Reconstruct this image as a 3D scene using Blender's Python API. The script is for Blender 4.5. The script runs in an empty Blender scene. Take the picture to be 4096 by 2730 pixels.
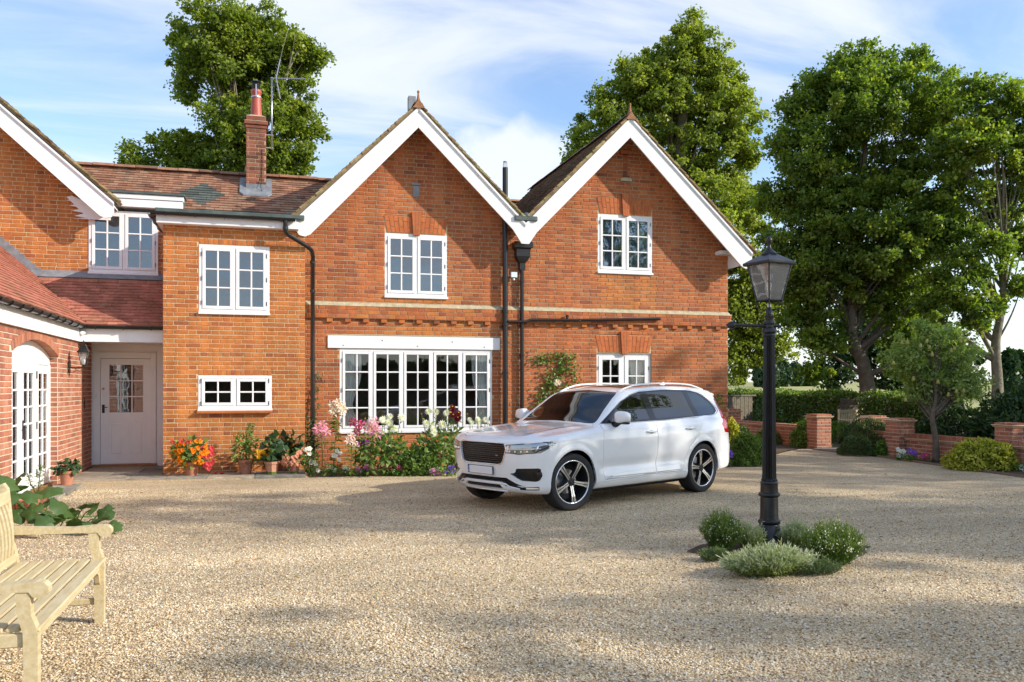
import bpy, bmesh, math, random
import numpy as np
from mathutils import Vector, Matrix
R = math.radians
random.seed(11)
SC = bpy.context.scene
COL = SC.collection

# ------------------------------------------------------------------ camera, sky, sun, exposure
# world axes follow the house: +X runs along the facade to the right, +Y goes back into the plot, Z up
cam_d = bpy.data.cameras.new('camera')
cam = bpy.data.objects.new('camera', cam_d); COL.objects.link(cam)
cam.location = (0, 0, 1.66)
cam.rotation_euler = (R(90), 0, -math.atan(0.2891))
cam_d.sensor_width = 36
cam_d.lens = 36*3400/4096
cam_d.shift_y = (1548-1365)/4096
cam_d.clip_start = .1; cam_d.clip_end = 5000
SC.camera = cam

SUN_EL, SUN_AZ = R(27), R(60)          # height, and swing from straight-out-of-the-facade towards +X
SUN_DIR = Vector((math.sin(SUN_AZ)*math.cos(SUN_EL), -math.cos(SUN_AZ)*math.cos(SUN_EL), math.sin(SUN_EL)))
sd = bpy.data.lights.new('sun', 'SUN'); sd.energy = 2.75; sd.angle = R(.55); sd.color = (1, .925, .82)
sun = bpy.data.objects.new('sun', sd); COL.objects.link(sun)
sun.rotation_euler = SUN_DIR.to_track_quat('Z', 'Y').to_euler()
sun.location = (0, 0, 30)

W = bpy.data.worlds.new('World'); SC.world = W; W.use_nodes = True
nt = W.node_tree; nt.nodes.clear()
def nn(nt, typ, **kw):
    n = nt.nodes.new(typ)
    for k, v in kw.items(): setattr(n, k, v)
    return n
out = nn(nt, 'ShaderNodeOutputWorld')
bg = nn(nt, 'ShaderNodeBackground'); bg.inputs[1].default_value = .15
sky = nn(nt, 'ShaderNodeTexSky', sky_type='NISHITA', sun_disc=False)
sky.sun_elevation = SUN_EL
sky.sun_rotation = math.atan2(SUN_DIR.x, SUN_DIR.y)
sky.air_density = 1.0; sky.dust_density = .6; sky.ozone_density = 1.4
tc = nn(nt, 'ShaderNodeTexCoord')
sep = nn(nt, 'ShaderNodeSeparateXYZ'); nt.links.new(tc.outputs['Generated'], sep.inputs[0])
# flat cloud layer: direction / (z+.12) gives the plane of a high cloud deck
def wm(op, a, b=None):
    m = nn(nt, 'ShaderNodeMath', operation=op)
    for i, x in enumerate((a, b)):
        if x is None: continue
        if isinstance(x, (int, float)): m.inputs[i].default_value = x
        else: nt.links.new(x, m.inputs[i])
    return m.outputs[0]
zz = wm('MAXIMUM', sep.outputs[2], 0.0)
den = wm('ADD', zz, .16)
cx_ = wm('DIVIDE', sep.outputs[0], den); cy_ = wm('DIVIDE', sep.outputs[1], den)
comb = nn(nt, 'ShaderNodeCombineXYZ'); nt.links.new(cx_, comb.inputs[0]); nt.links.new(cy_, comb.inputs[1])
mp = nn(nt, 'ShaderNodeMapping'); mp.inputs['Rotation'].default_value = (0, 0, R(28)); mp.inputs['Scale'].default_value = (.55, 1.5, 1)
nt.links.new(comb.outputs[0], mp.inputs[0])
n1 = nn(nt, 'ShaderNodeTexNoise'); n1.inputs['Scale'].default_value = 1.5; n1.inputs['Detail'].default_value = 9; n1.inputs['Roughness'].default_value = .56; n1.inputs['Distortion'].default_value = .7
nt.links.new(mp.outputs[0], n1.inputs['Vector'])
n2 = nn(nt, 'ShaderNodeTexNoise'); n2.inputs['Scale'].default_value = .75; n2.inputs['Detail'].default_value = 3
nt.links.new(comb.outputs[0], n2.inputs['Vector'])
cov = wm('ADD', wm('MULTIPLY', n1.outputs[0], .72), wm('MULTIPLY', n2.outputs[0], .42))
cr = nn(nt, 'ShaderNodeMapRange', interpolation_type='SMOOTHERSTEP'); nt.links.new(cov, cr.inputs[0])
cr.inputs[1].default_value = .44; cr.inputs[2].default_value = .76; cr.inputs[4].default_value = .78
# thicker veil toward the horizon
hz = nn(nt, 'ShaderNodeMapRange'); nt.links.new(zz, hz.inputs[0]); hz.inputs[1].default_value = .0; hz.inputs[2].default_value = .26; hz.inputs[3].default_value = .65; hz.inputs[4].default_value = .0
cl = wm('MAXIMUM', cr.outputs[0], hz.outputs[0])
# one soft heap cloud standing over the valley between the gables
def vdot(v):
    d = nn(nt, 'ShaderNodeVectorMath', operation='DOT_PRODUCT'); nt.links.new(tc.outputs['Generated'], d.inputs[0]); d.inputs[1].default_value = v; return d.outputs['Value']
cdir = Vector((.2777+.007*.9607, .9607, .265)).normalized(); rdir = Vector((.9607, -.2777, 0)); udir = rdir.cross(cdir)
ex = wm('DIVIDE', vdot(rdir), .085); ex = wm('SUBTRACT', ex, rdir.dot(cdir)/.085-.0); ey = wm('DIVIDE', vdot(udir), .05)
n4 = nn(nt, 'ShaderNodeTexNoise'); n4.inputs['Scale'].default_value = 16; n4.inputs['Detail'].default_value = 6; nt.links.new(tc.outputs['Generated'], n4.inputs['Vector'])
rad_ = wm('ADD', wm('SQRT', wm('ADD', wm('MULTIPLY', ex, ex), wm('MULTIPLY', ey, ey))), wm('MULTIPLY', wm('SUBTRACT', n4.outputs[0], .5), 1.5))
hc = nn(nt, 'ShaderNodeMapRange', interpolation_type='SMOOTHSTEP'); nt.links.new(rad_, hc.inputs[0]); hc.inputs[1].default_value = .55; hc.inputs[2].default_value = 1.25; hc.inputs[3].default_value = .8; hc.inputs[4].default_value = 0
front = wm('GREATER_THAN', vdot(cdir), .5)
cl = wm('MAXIMUM', cl, wm('MULTIPLY', hc.outputs[0], front))
mix = nn(nt, 'ShaderNodeMix', data_type='RGBA'); nt.links.new(cl, mix.inputs['Factor'])
sk2 = nn(nt, 'ShaderNodeMix', data_type='RGBA', blend_type='MULTIPLY'); sk2.inputs['Factor'].default_value = 1
nt.links.new(sky.outputs[0], sk2.inputs['A']); sk2.inputs['B'].default_value = (.75, .79, .86, 1)
nt.links.new(sk2.outputs['Result'], mix.inputs['A'])
mix.inputs['B'].default_value = (3.45, 3.55, 3.75, 1)
nt.links.new(mix.outputs['Result'], bg.inputs[0]); nt.links.new(bg.outputs[0], out.inputs[0])

SC.view_settings.view_transform = 'Standard'; SC.view_settings.look = 'None'
SC.view_settings.gamma = 1; SC.view_settings.exposure = 1.06; SC.view_settings.use_curve_mapping = False

# ------------------------------------------------------------------ object helpers
def tag(o, label=None, cat=None, group=None, kind=None):
    if label: o['label'] = label
    if cat: o['category'] = cat
    if group: o['group'] = group
    if kind: o['kind'] = kind
    return o
def empty(name, loc=(0, 0, 0), rz=0, parent=None):
    o = bpy.data.objects.new(name, None); COL.objects.link(o)
    o.location = loc; o.rotation_euler = (0, 0, rz); o.empty_display_size = .1
    if parent: o.parent = parent
    return o
def thing(name, label, cat, loc=(0, 0, 0), rz=0, group=None):
    return tag(empty(name, loc, rz), label, cat, group)
def copy_tree(o, parent=None):
    c = o.copy(); COL.objects.link(c)
    if parent: c.parent = parent
    for ch in list(o.children): copy_tree(ch, c)
    return c

class MB:
    """collects faces of one mesh"""
    def __init__(s): s.v = []; s.f = []; s.m = []; s.t = []; s.cur = 0; s.tone = 0.
    def poly(s, pts, mi=None):
        n = len(s.v); s.v.extend(tuple(p) for p in pts); s.f.append(tuple(range(n, n+len(pts))))
        s.m.append(s.cur if mi is None else mi); s.t.append(s.tone)
    def mesh(s, vs, fs, mi=None):
        n = len(s.v); s.v.extend(tuple(p) for p in vs)
        for f in fs:
            s.f.append(tuple(n+i for i in f)); s.m.append(s.cur if mi is None else mi); s.t.append(s.tone)
    def box(s, x0, x1, y0, y1, z0, z1, M=None, b=0):
        if x0 > x1: x0, x1 = x1, x0
        if y0 > y1: y0, y1 = y1, y0
        if z0 > z1: z0, z1 = z1, z0
        if b <= 0:
            v = [(x, y, z) for z in (z0, z1) for y in (y0, y1) for x in (x0, x1)]
            f = [(0, 2, 3, 1), (4, 5, 7, 6), (0, 1, 5, 4), (2, 6, 7, 3), (0, 4, 6, 2), (1, 3, 7, 5)]
        else:
            b = min(b, (x1-x0)*.49, (y1-y0)*.49, (z1-z0)*.49)
            v = []; idx = {}
            for sx in (0, 1):
                for sy in (0, 1):
                    for sz in (0, 1):
                        X = (x0, x1)[sx]; Y = (y0, y1)[sy]; Z = (z0, z1)[sz]
                        dx = b if sx == 0 else -b; dy = b if sy == 0 else -b; dz = b if sz == 0 else -b
                        idx[sx, sy, sz] = len(v)
                        v += [(X, Y+dy, Z+dz), (X+dx, Y, Z+dz), (X+dx, Y+dy, Z)]
            I = lambda a, b_, c_, k: idx[a, b_, c_]+k
            f = [(I(0,0,0,0), I(0,0,1,0), I(0,1,1,0), I(0,1,0,0)), (I(1,0,0,0), I(1,1,0,0), I(1,1,1,0), I(1,0,1,0)),
                 (I(0,0,0,1), I(1,0,0,1), I(1,0,1,1), I(0,0,1,1)), (I(0,1,0,1), I(0,1,1,1), I(1,1,1,1), I(1,1,0,1)),
                 (I(0,0,0,2), I(0,1,0,2), I(1,1,0,2), I(1,0,0,2)), (I(0,0,1,2), I(1,0,1,2), I(1,1,1,2), I(0,1,1,2))]
            for a in (0, 1):
                for c_ in (0, 1):
                    f.append((I(a,0,c_,0), I(a,1,c_,0), I(a,1,c_,2), I(a,0,c_,2)))
                    f.append((I(a,c_,0,0), I(a,c_,1,0), I(a,c_,1,1), I(a,c_,0,1)))
                    f.append((I(0,a,c_,1), I(1,a,c_,1), I(1,a,c_,2), I(0,a,c_,2)))
            for a in (0, 1):
                for b_ in (0, 1):
                    for c_ in (0, 1): f.append((I(a,b_,c_,0), I(a,b_,c_,1), I(a,b_,c_,2)))
        if M is not None: v = [tuple(M @ Vector(p)) for p in v]
        s.mesh(v, f)
    def tube(s, pts, r, seg=8, cap=True, flat=None):
        pts = [Vector(p) for p in pts]; n = len(pts)
        rs = r if isinstance(r, (list, tuple)) else [r]*n
        vs = []; up = None
        for i, p in enumerate(pts):
            d = (pts[min(i+1, n-1)]-pts[max(i-1, 0)]).normalized()
            if up is None: up = Vector((0, 0, 1)) if abs(d.z) < .9 else Vector((1, 0, 0))
            a = (up - d*up.dot(d))
            a = a.normalized() if a.length > 1e-6 else d.orthogonal().normalized()
            up = a; b = d.cross(a)
            for k in range(seg):
                t = 2*math.pi*k/seg
                vs.append(p + (a*math.cos(t)+b*math.sin(t))*rs[i])
        fs = [(i*seg+k, i*seg+(k+1) % seg, (i+1)*seg+(k+1) % seg, (i+1)*seg+k) for i in range(n-1) for k in range(seg)]
        if cap: fs += [tuple(reversed(range(seg))), tuple(range((n-1)*seg, n*seg))]
        s.mesh(vs, fs)
    def lathe(s, prof, c=(0, 0, 0), seg=16, axis='z', flute=None, cap=True):
        """prof: (radius, height) pairs"""
        vs = []
        for i, (r, h) in enumerate(prof):
            for k in range(seg):
                t = 2*math.pi*k/seg; rr = r
                if flute and flute[0] <= i <= flute[1] and k % 2: rr = r*flute[2]
                a, b = rr*math.cos(t), rr*math.sin(t)
                vs.append((c[0]+a, c[1]+b, c[2]+h) if axis == 'z' else ((c[0]+a, c[1]+h, c[2]+b) if axis == 'y' else (c[0]+h, c[1]+a, c[2]+b)))
        n = len(prof)
        fs = [(i*seg+k, i*seg+(k+1) % seg, (i+1)*seg+(k+1) % seg, (i+1)*seg+k) for i in range(n-1) for k in range(seg)]
        if cap and prof[0][0] > 1e-5: fs.append(tuple(reversed(range(seg))))
        if cap and prof[-1][0] > 1e-5: fs.append(tuple(range((n-1)*seg, n*seg)))
        s.mesh(vs, fs)
    def prism(s, poly, d0, d1, f=None):
        """poly: 2-D outline; f(a, b, d) -> 3-D"""
        f = f or (lambda a, b, d: (a, d, b))
        n = len(poly)
        v = [f(a, b, d0) for a, b in poly]+[f(a, b, d1) for a, b in poly]
        fs = [tuple(range(n)), tuple(reversed(range(n, 2*n)))]+[(i, i+n, (i+1) % n+n, (i+1) % n) for i in range(n)]
        s.mesh(v, fs)
    def build(s, name, mat, parent=None, smooth=False, tone=False, M=None, loc=None, sharp=None):
        me = bpy.data.meshes.new(name)
        me.from_pydata(s.v, [], s.f)
        mats = mat if isinstance(mat, (list, tuple)) else [mat]
        for m in mats: me.materials.append(m)
        if len(mats) > 1: me.polygons.foreach_set('material_index', s.m)
        if tone:
            a = me.attributes.new('tone', 'FLOAT', 'FACE'); a.data.foreach_set('value', s.t)
        if smooth:
            me.polygons.foreach_set('use_smooth', [True]*len(s.f))
            if sharp: me.set_sharp_from_angle(angle=R(sharp))
        bm = bmesh.new(); bm.from_mesh(me)
        if len(s.f) < 20000: bmesh.ops.recalc_face_normals(bm, faces=bm.faces)
        bm.to_mesh(me); bm.free()
        me.update()
        o = bpy.data.objects.new(name, me); COL.objects.link(o)
        if parent: o.parent = parent
        if M is not None: o.matrix_local = M
        if loc is not None: o.location = loc
        return o

def clip(poly, a, b, c):
    """keep a*x+b*y <= c"""
    o = []
    for i in range(len(poly)):
        p, q = poly[i], poly[(i+1) % len(poly)]
        dp, dq = a*p[0]+b*p[1]-c, a*q[0]+b*q[1]-c
        if dp <= 0: o.append(p)
        if dp*dq < 0:
            t = dp/(dp-dq); o.append((p[0]+(q[0]-p[0])*t, p[1]+(q[1]-p[1])*t))
    return o
def area(p): return .5*abs(sum(p[i][0]*p[(i+1) % len(p)][1]-p[(i+1) % len(p)][0]*p[i][1] for i in range(len(p))))

# ------------------------------------------------------------------ materials
def mat(name, col=(.5, .5, .5), rough=.6, metal=0., spec=.5, coat=0., noise=None, bump=None, trans=None):
    """noise=(scale, amount, detail); bump=(scale, strength, distance)"""
    m = bpy.data.materials.new(name); m.use_nodes = True
    t = m.node_tree; p = t.nodes['Principled BSDF']
    p.inputs['Base Color'].default_value = (*col, 1); p.inputs['Roughness'].default_value = rough
    p.inputs['Metallic'].default_value = metal; p.inputs['Specular IOR Level'].default_value = spec
    p.inputs['Coat Weight'].default_value = coat
    geo = nn(t, 'ShaderNodeTexCoord')
    if noise:
        n = nn(t, 'ShaderNodeTexNoise'); n.inputs['Scale'].default_value = noise[0]; n.inputs['Detail'].default_value = noise[2] if len(noise) > 2 else 5
        n.inputs['Roughness'].default_value = .65
        t.links.new(geo.outputs['Object'], n.inputs['Vector'])
        mr = nn(t, 'ShaderNodeMapRange'); t.links.new(n.outputs[0], mr.inputs[0])
        mr.inputs[1].default_value = .3; mr.inputs[2].default_value = .7; mr.inputs[3].default_value = 1-noise[1]; mr.inputs[4].default_value = 1+noise[1]
        mx = nn(t, 'ShaderNodeMix', data_type='RGBA', blend_type='MULTIPLY'); mx.inputs['Factor'].default_value = 1
        mx.inputs['A'].default_value = (*col, 1); t.links.new(mr.outputs[0], mx.inputs['B']); t.links.new(mx.outputs['Result'], p.inputs['Base Color'])
    if bump:
        n = nn(t, 'ShaderNodeTexNoise'); n.inputs['Scale'].default_value = bump[0]; n.inputs['Detail'].default_value = 6
        t.links.new(geo.outputs['Object'], n.inputs['Vector'])
        b = nn(t, 'ShaderNodeBump'); b.inputs['Strength'].default_value = bump[1]; b.inputs['Distance'].default_value = bump[2]
        t.links.new(n.outputs[0], b.inputs['Height']); t.links.new(b.outputs[0], p.inputs['Normal'])
    return m

def ramp(t, stops, interp='LINEAR'):
    r = nn(t, 'ShaderNodeValToRGB'); r.color_ramp.interpolation = interp
    e = r.color_ramp.elements
    while len(e) < len(stops): e.new(.5)
    for x, (pos, c) in zip(e, stops): x.position = pos; x.color = (*c, 1)
    return r

def piece_mat(name, stops, single, rough=.85, bumpd=.004, bscale=60, dirt=.25, blotch=None, spec=.3, dscale=2.2, mottle=.35):
    """brick/tile material: colour per piece from 'tone' (joined courses) or the object's own random number (single pieces)"""
    m = bpy.data.materials.new(name); m.use_nodes = True
    t = m.node_tree; p = t.nodes['Principled BSDF']
    if single: src = nn(t, 'ShaderNodeObjectInfo').outputs['Random']
    else: src = nn(t, 'ShaderNodeAttribute', attribute_name='tone').outputs['Fac']
    r = ramp(t, stops); t.links.new(src, r.inputs[0])
    geo = nn(t, 'ShaderNodeNewGeometry')
    n = nn(t, 'ShaderNodeTexNoise'); n.inputs['Scale'].default_value = 14; n.inputs['Detail'].default_value = 6; n.inputs['Roughness'].default_value = .7
    t.links.new(geo.outputs['Position'], n.inputs['Vector'])
    mr = nn(t, 'ShaderNodeMapRange'); t.links.new(n.outputs[0], mr.inputs[0]); mr.inputs[1].default_value = .3; mr.inputs[2].default_value = .7
    mr.inputs[3].default_value = 1-mottle; mr.inputs[4].default_value = 1+mottle*.8
    mx = nn(t, 'ShaderNodeMix', data_type='RGBA', blend_type='MULTIPLY'); mx.inputs['Factor'].default_value = 1
    t.links.new(r.outputs[0], mx.inputs['A']); t.links.new(mr.outputs[0], mx.inputs['B'])
    # rain streaks running down
    stm = nn(t, 'ShaderNodeMapping'); stm.inputs['Scale'].default_value = (3.2, 3.2, .3); t.links.new(geo.outputs['Position'], stm.inputs[0])
    stn = nn(t, 'ShaderNodeTexNoise'); stn.inputs['Scale'].default_value = 1.3; stn.inputs['Detail'].default_value = 6; t.links.new(stm.outputs[0], stn.inputs['Vector'])
    str_ = nn(t, 'ShaderNodeMapRange'); t.links.new(stn.outputs[0], str_.inputs[0]); str_.inputs[1].default_value = .35; str_.inputs[2].default_value = .65; str_.inputs[3].default_value = .80; str_.inputs[4].default_value = 1.1
    mxs = nn(t, 'ShaderNodeMix', data_type='RGBA', blend_type='MULTIPLY'); mxs.inputs['Factor'].default_value = 1; t.links.new(mx.outputs['Result'], mxs.inputs['A']); t.links.new(str_.outputs[0], mxs.inputs['B']); mx = mxs
    n3 = nn(t, 'ShaderNodeTexNoise'); n3.inputs['Scale'].default_value = dscale; n3.inputs['Detail'].default_value = 5
    t.links.new(geo.outputs['Position'], n3.inputs['Vector'])
    mr3 = nn(t, 'ShaderNodeMapRange'); t.links.new(n3.outputs[0], mr3.inputs[0]); mr3.inputs[1].default_value = .45; mr3.inputs[2].default_value = .68; mr3.inputs[4].default_value = dirt
    mx3 = nn(t, 'ShaderNodeMix', data_type='RGBA'); t.links.new(mr3.outputs[0], mx3.inputs['Factor'])
    t.links.new(mx.outputs['Result'], mx3.inputs['A']); mx3.inputs['B'].default_value = (*(blotch or (.07, .045, .035)), 1)
    t.links.new(mx3.outputs['Result'], p.inputs['Base Color'])
    p.inputs['Roughness'].default_value = rough; p.inputs['Specular IOR Level'].default_value = spec
    nb = nn(t, 'ShaderNodeTexNoise'); nb.inputs['Scale'].default_value = bscale; nb.inputs['Detail'].default_value = 5
    t.links.new(geo.outputs['Position'], nb.inputs['Vector'])
    b = nn(t, 'ShaderNodeBump'); b.inputs['Strength'].default_value = .7; b.inputs['Distance'].default_value = bumpd
    t.links.new(nb.outputs[0], b.inputs['Height']); t.links.new(b.outputs[0], p.inputs['Normal'])
    return m

def leaf_mat(name, stops, trans=.35, rough=.45, spec=.35):
    m = bpy.data.materials.new(name); m.use_nodes = True
    t = m.node_tree; p = t.nodes['Principled BSDF']
    a = nn(t, 'ShaderNodeAttribute', attribute_name='tone')
    r = ramp(t, stops); t.links.new(a.outputs['Fac'], r.inputs[0])
    t.links.new(r.outputs[0], p.inputs['Base Color']); p.inputs['Roughness'].default_value = rough; p.inputs['Specular IOR Level'].default_value = spec
    tr = nn(t, 'ShaderNodeBsdfTranslucent')
    br = nn(t, 'ShaderNodeMix', data_type='RGBA', blend_type='MULTIPLY'); br.inputs['Factor'].default_value = 1
    t.links.new(r.outputs[0], br.inputs['A']); br.inputs['B'].default_value = (1.5, 1.6, .5, 1)
    t.links.new(br.outputs['Result'], tr.inputs[0])
    ms = nn(t, 'ShaderNodeMixShader'); ms.inputs[0].default_value = trans
    o = t.nodes['Material Output']
    t.links.new(p.outputs[0], ms.inputs[1]); t.links.new(tr.outputs[0], ms.inputs[2]); t.links.new(ms.outputs[0], o.inputs[0])
    return m

def glass_mat(name, tint=(.75, .8, .8), refl=1.6, refl_white=0):
    """window pane: mirror by Fresnel over a tinted see-through"""
    m = bpy.data.materials.new(name); m.use_nodes = True
    t = m.node_tree; t.nodes.remove(t.nodes['Principled BSDF'])
    g = nn(t, 'ShaderNodeBsdfGlossy'); g.inputs['Roughness'].default_value = .015; g.inputs[0].default_value = (1, 1, 1, 1)
    tr = nn(t, 'ShaderNodeBsdfTransparent'); tr.inputs[0].default_value = (*tint, 1)
    if refl_white:  # white diffuse share put into the glass in place of bright reflections
        df = nn(t, 'ShaderNodeBsdfDiffuse'); df.inputs[0].default_value = (.75, .75, .72, 1); mf = nn(t, 'ShaderNodeMixShader'); mf.inputs[0].default_value = refl_white
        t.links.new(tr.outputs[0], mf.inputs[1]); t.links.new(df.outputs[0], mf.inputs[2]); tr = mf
    fr = nn(t, 'ShaderNodeFresnel'); fr.inputs[0].default_value = refl
    n = nn(t, 'ShaderNodeTexNoise'); n.inputs['Scale'].default_value = 2.2; geo = nn(t, 'ShaderNodeNewGeometry'); t.links.new(geo.outputs['Position'], n.inputs['Vector'])
    b = nn(t, 'ShaderNodeBump'); b.inputs['Strength'].default_value = .25; b.inputs['Distance'].default_value = .01
    t.links.new(n.outputs[0], b.inputs['Height']); t.links.new(b.outputs[0], g.inputs['Normal'])
    ms = nn(t, 'ShaderNodeMixShader'); t.links.new(fr.outputs[0], ms.inputs[0]); t.links.new(tr.outputs[0], ms.inputs[1]); t.links.new(g.outputs[0], ms.inputs[2])
    t.links.new(ms.outputs[0], t.nodes['Material Output'].inputs[0])
    return m

BR_O = [(0, (.34, .105, .045)), (.12, (.45, .145, .042)), (.45, (.50, .168, .042)), (.85, (.555, .195, .048)), (1, (.49, .18, .068))]
BR_R = [(0, (.27, .08, .042)), (.12, (.39, .112, .042)), (.45, (.45, .132, .042)), (.85, (.51, .16, .048)), (1, (.44, .155, .07))]
BR_W = [(0, (.31, .12, .08)), (.3, (.41, .155, .09)), (.7, (.49, .195, .11)), (1, (.45, .22, .14))]
BR_C = [(0, (.13, .05, .035)), (.4, (.26, .09, .055)), (.8, (.36, .13, .075)), (1, (.22, .12, .08))]
M = {}
for k, st in (('orange', BR_O), ('red', BR_R), ('wing', BR_W), ('chimney', BR_C)):
    M['brick_'+k+'_1'] = piece_mat('brick_'+k, st, True, dirt=.06 if k == 'orange' else .14, mottle=.2)
    M['brick_'+k] = piece_mat('brick_courses_'+k, st, False, dirt=.06 if k == 'orange' else .14, mottle=.2)
M['tile_verge'] = piece_mat('mossy_verge_tiles', [(0, (.17, .10, .05)), (.5, (.30, .21, .10)), (1, (.42, .33, .17))], False, blotch=(.25, .24, .10), dirt=.5)
M['rubbed'] = piece_mat('rubbed_brick', [(0, (.46, .13, .045)), (1, (.56, .175, .055))], False, dirt=.1, mottle=.2)
TL_N = [(0, (.38, .135, .09)), (.5, (.46, .17, .115)), (1, (.52, .215, .14))]
TL_O = [(0, (.17, .085, .055)), (.3, (.29, .135, .08)), (.7, (.37, .175, .10)), (1, (.34, .23, .15))]
TL_D = [(0, (.12, .10, .08)), (.5, (.19, .155, .12)), (1, (.28, .23, .17))]
for k, st, bl in (('new', TL_N, (.12, .10, .035)), ('old', TL_O, (.20, .17, .12)), ('dark', TL_D, (.11, .10, .05)), ('slate', [(0, (.07, .085, .075)), (1, (.125, .14, .12))], (.10, .11, .09))):
    M['tile_'+k+'_1'] = piece_mat('tile_'+k, st, True, blotch=bl, dirt=.38, rough=.8, mottle=.2)
    M['tile_'+k] = piece_mat('tile_courses_'+k, st, False, blotch=bl, dirt=.38, rough=.8, mottle=.2)
M['mortar'] = mat('lime_mortar', (.60, .48, .28), .95, noise=(25, .18), bump=(120, .5, .003))
M['mortar_w'] = mat('pale_mortar', (.62, .55, .42), .95, noise=(25, .15), bump=(120, .5, .003))
M['mortar_dk'] = mat('weathered_mortar', (.44, .34, .21), .95, noise=(25, .25), bump=(120, .5, .003))
M['white'] = mat('white_paint', (.80, .80, .79), .38, noise=(2.5, .055), bump=(40, .12, .001))
M['grey_paint'] = mat('pale_grey_paint', (.86, .87, .86), .45, noise=(3, .03))
M['stone'] = mat('string_course_stone', (.42, .37, .24), .9, noise=(9, .3), bump=(60, .5, .004))
M['paving'] = piece_mat('sandstone_paving', [(0, (.20, .19, .16)), (.5, (.31, .28, .22)), (1, (.40, .34, .25))], True, dirt=.35, blotch=(.16, .15, .13), bscale=25)
M['black'] = mat('black_plastic', (.012, .012, .013), .28, noise=(5, .3))
M['iron'] = mat('black_cast_iron', (.014, .013, .013), .33, noise=(12, .5), bump=(35, .4, .004))
M['lead'] = mat('lead_flashing', (.20, .215, .23), .5, noise=(6, .3), bump=(10, .3, .01))
M['felt'] = mat('green_grey_roof_edge', (.075, .10, .09), .6, noise=(4, .35))
M['terracotta'] = mat('terracotta', (.42, .17, .10), .85, noise=(9, .22), bump=(40, .3, .003))
M['terracotta2'] = mat('terracotta_pale', (.50, .25, .16), .85, noise=(7, .25), bump=(40, .3, .003))
M['potred'] = mat('red_chimney_pot', (.38, .075, .045), .5, noise=(6, .2))
M['finial'] = mat('orange_ridge_finial', (.28, .13, .06), .8, noise=(12, .35))
M['galv'] = mat('galvanised_metal', (.55, .56, .58), .35, metal=.8)
M['room'] = mat('dim_room', (.26, .22, .18), .9)
M['curtain'] = mat('pale_curtain', (.84, .84, .80), .9, noise=(4, .06))
M['glass'] = glass_mat('window_glass', tint=(.94, .95, .94))
M['glass_up'] = glass_mat('upper_window_glass', tint=(.60, .70, .80), refl=2.15)
M['teak'] = None
M['threshold'] = mat('oak_threshold', (.30, .13, .045), .5, noise=(8, .2))
M['brass'] = mat('brass', (.65, .45, .15), .3, metal=1)
# ------------------------------------------------------------------ ground
def sheet(name, pts, z, m, parent=None, kind='structure', thick=None):
    b = MB()
    if thick: b.prism(pts, z-thick, z, lambda a, c, d: (a, c, d))
    else: b.poly([(x, y, z) for x, y in pts])
    return tag(b.build(name, m, parent), kind=kind)

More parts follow.
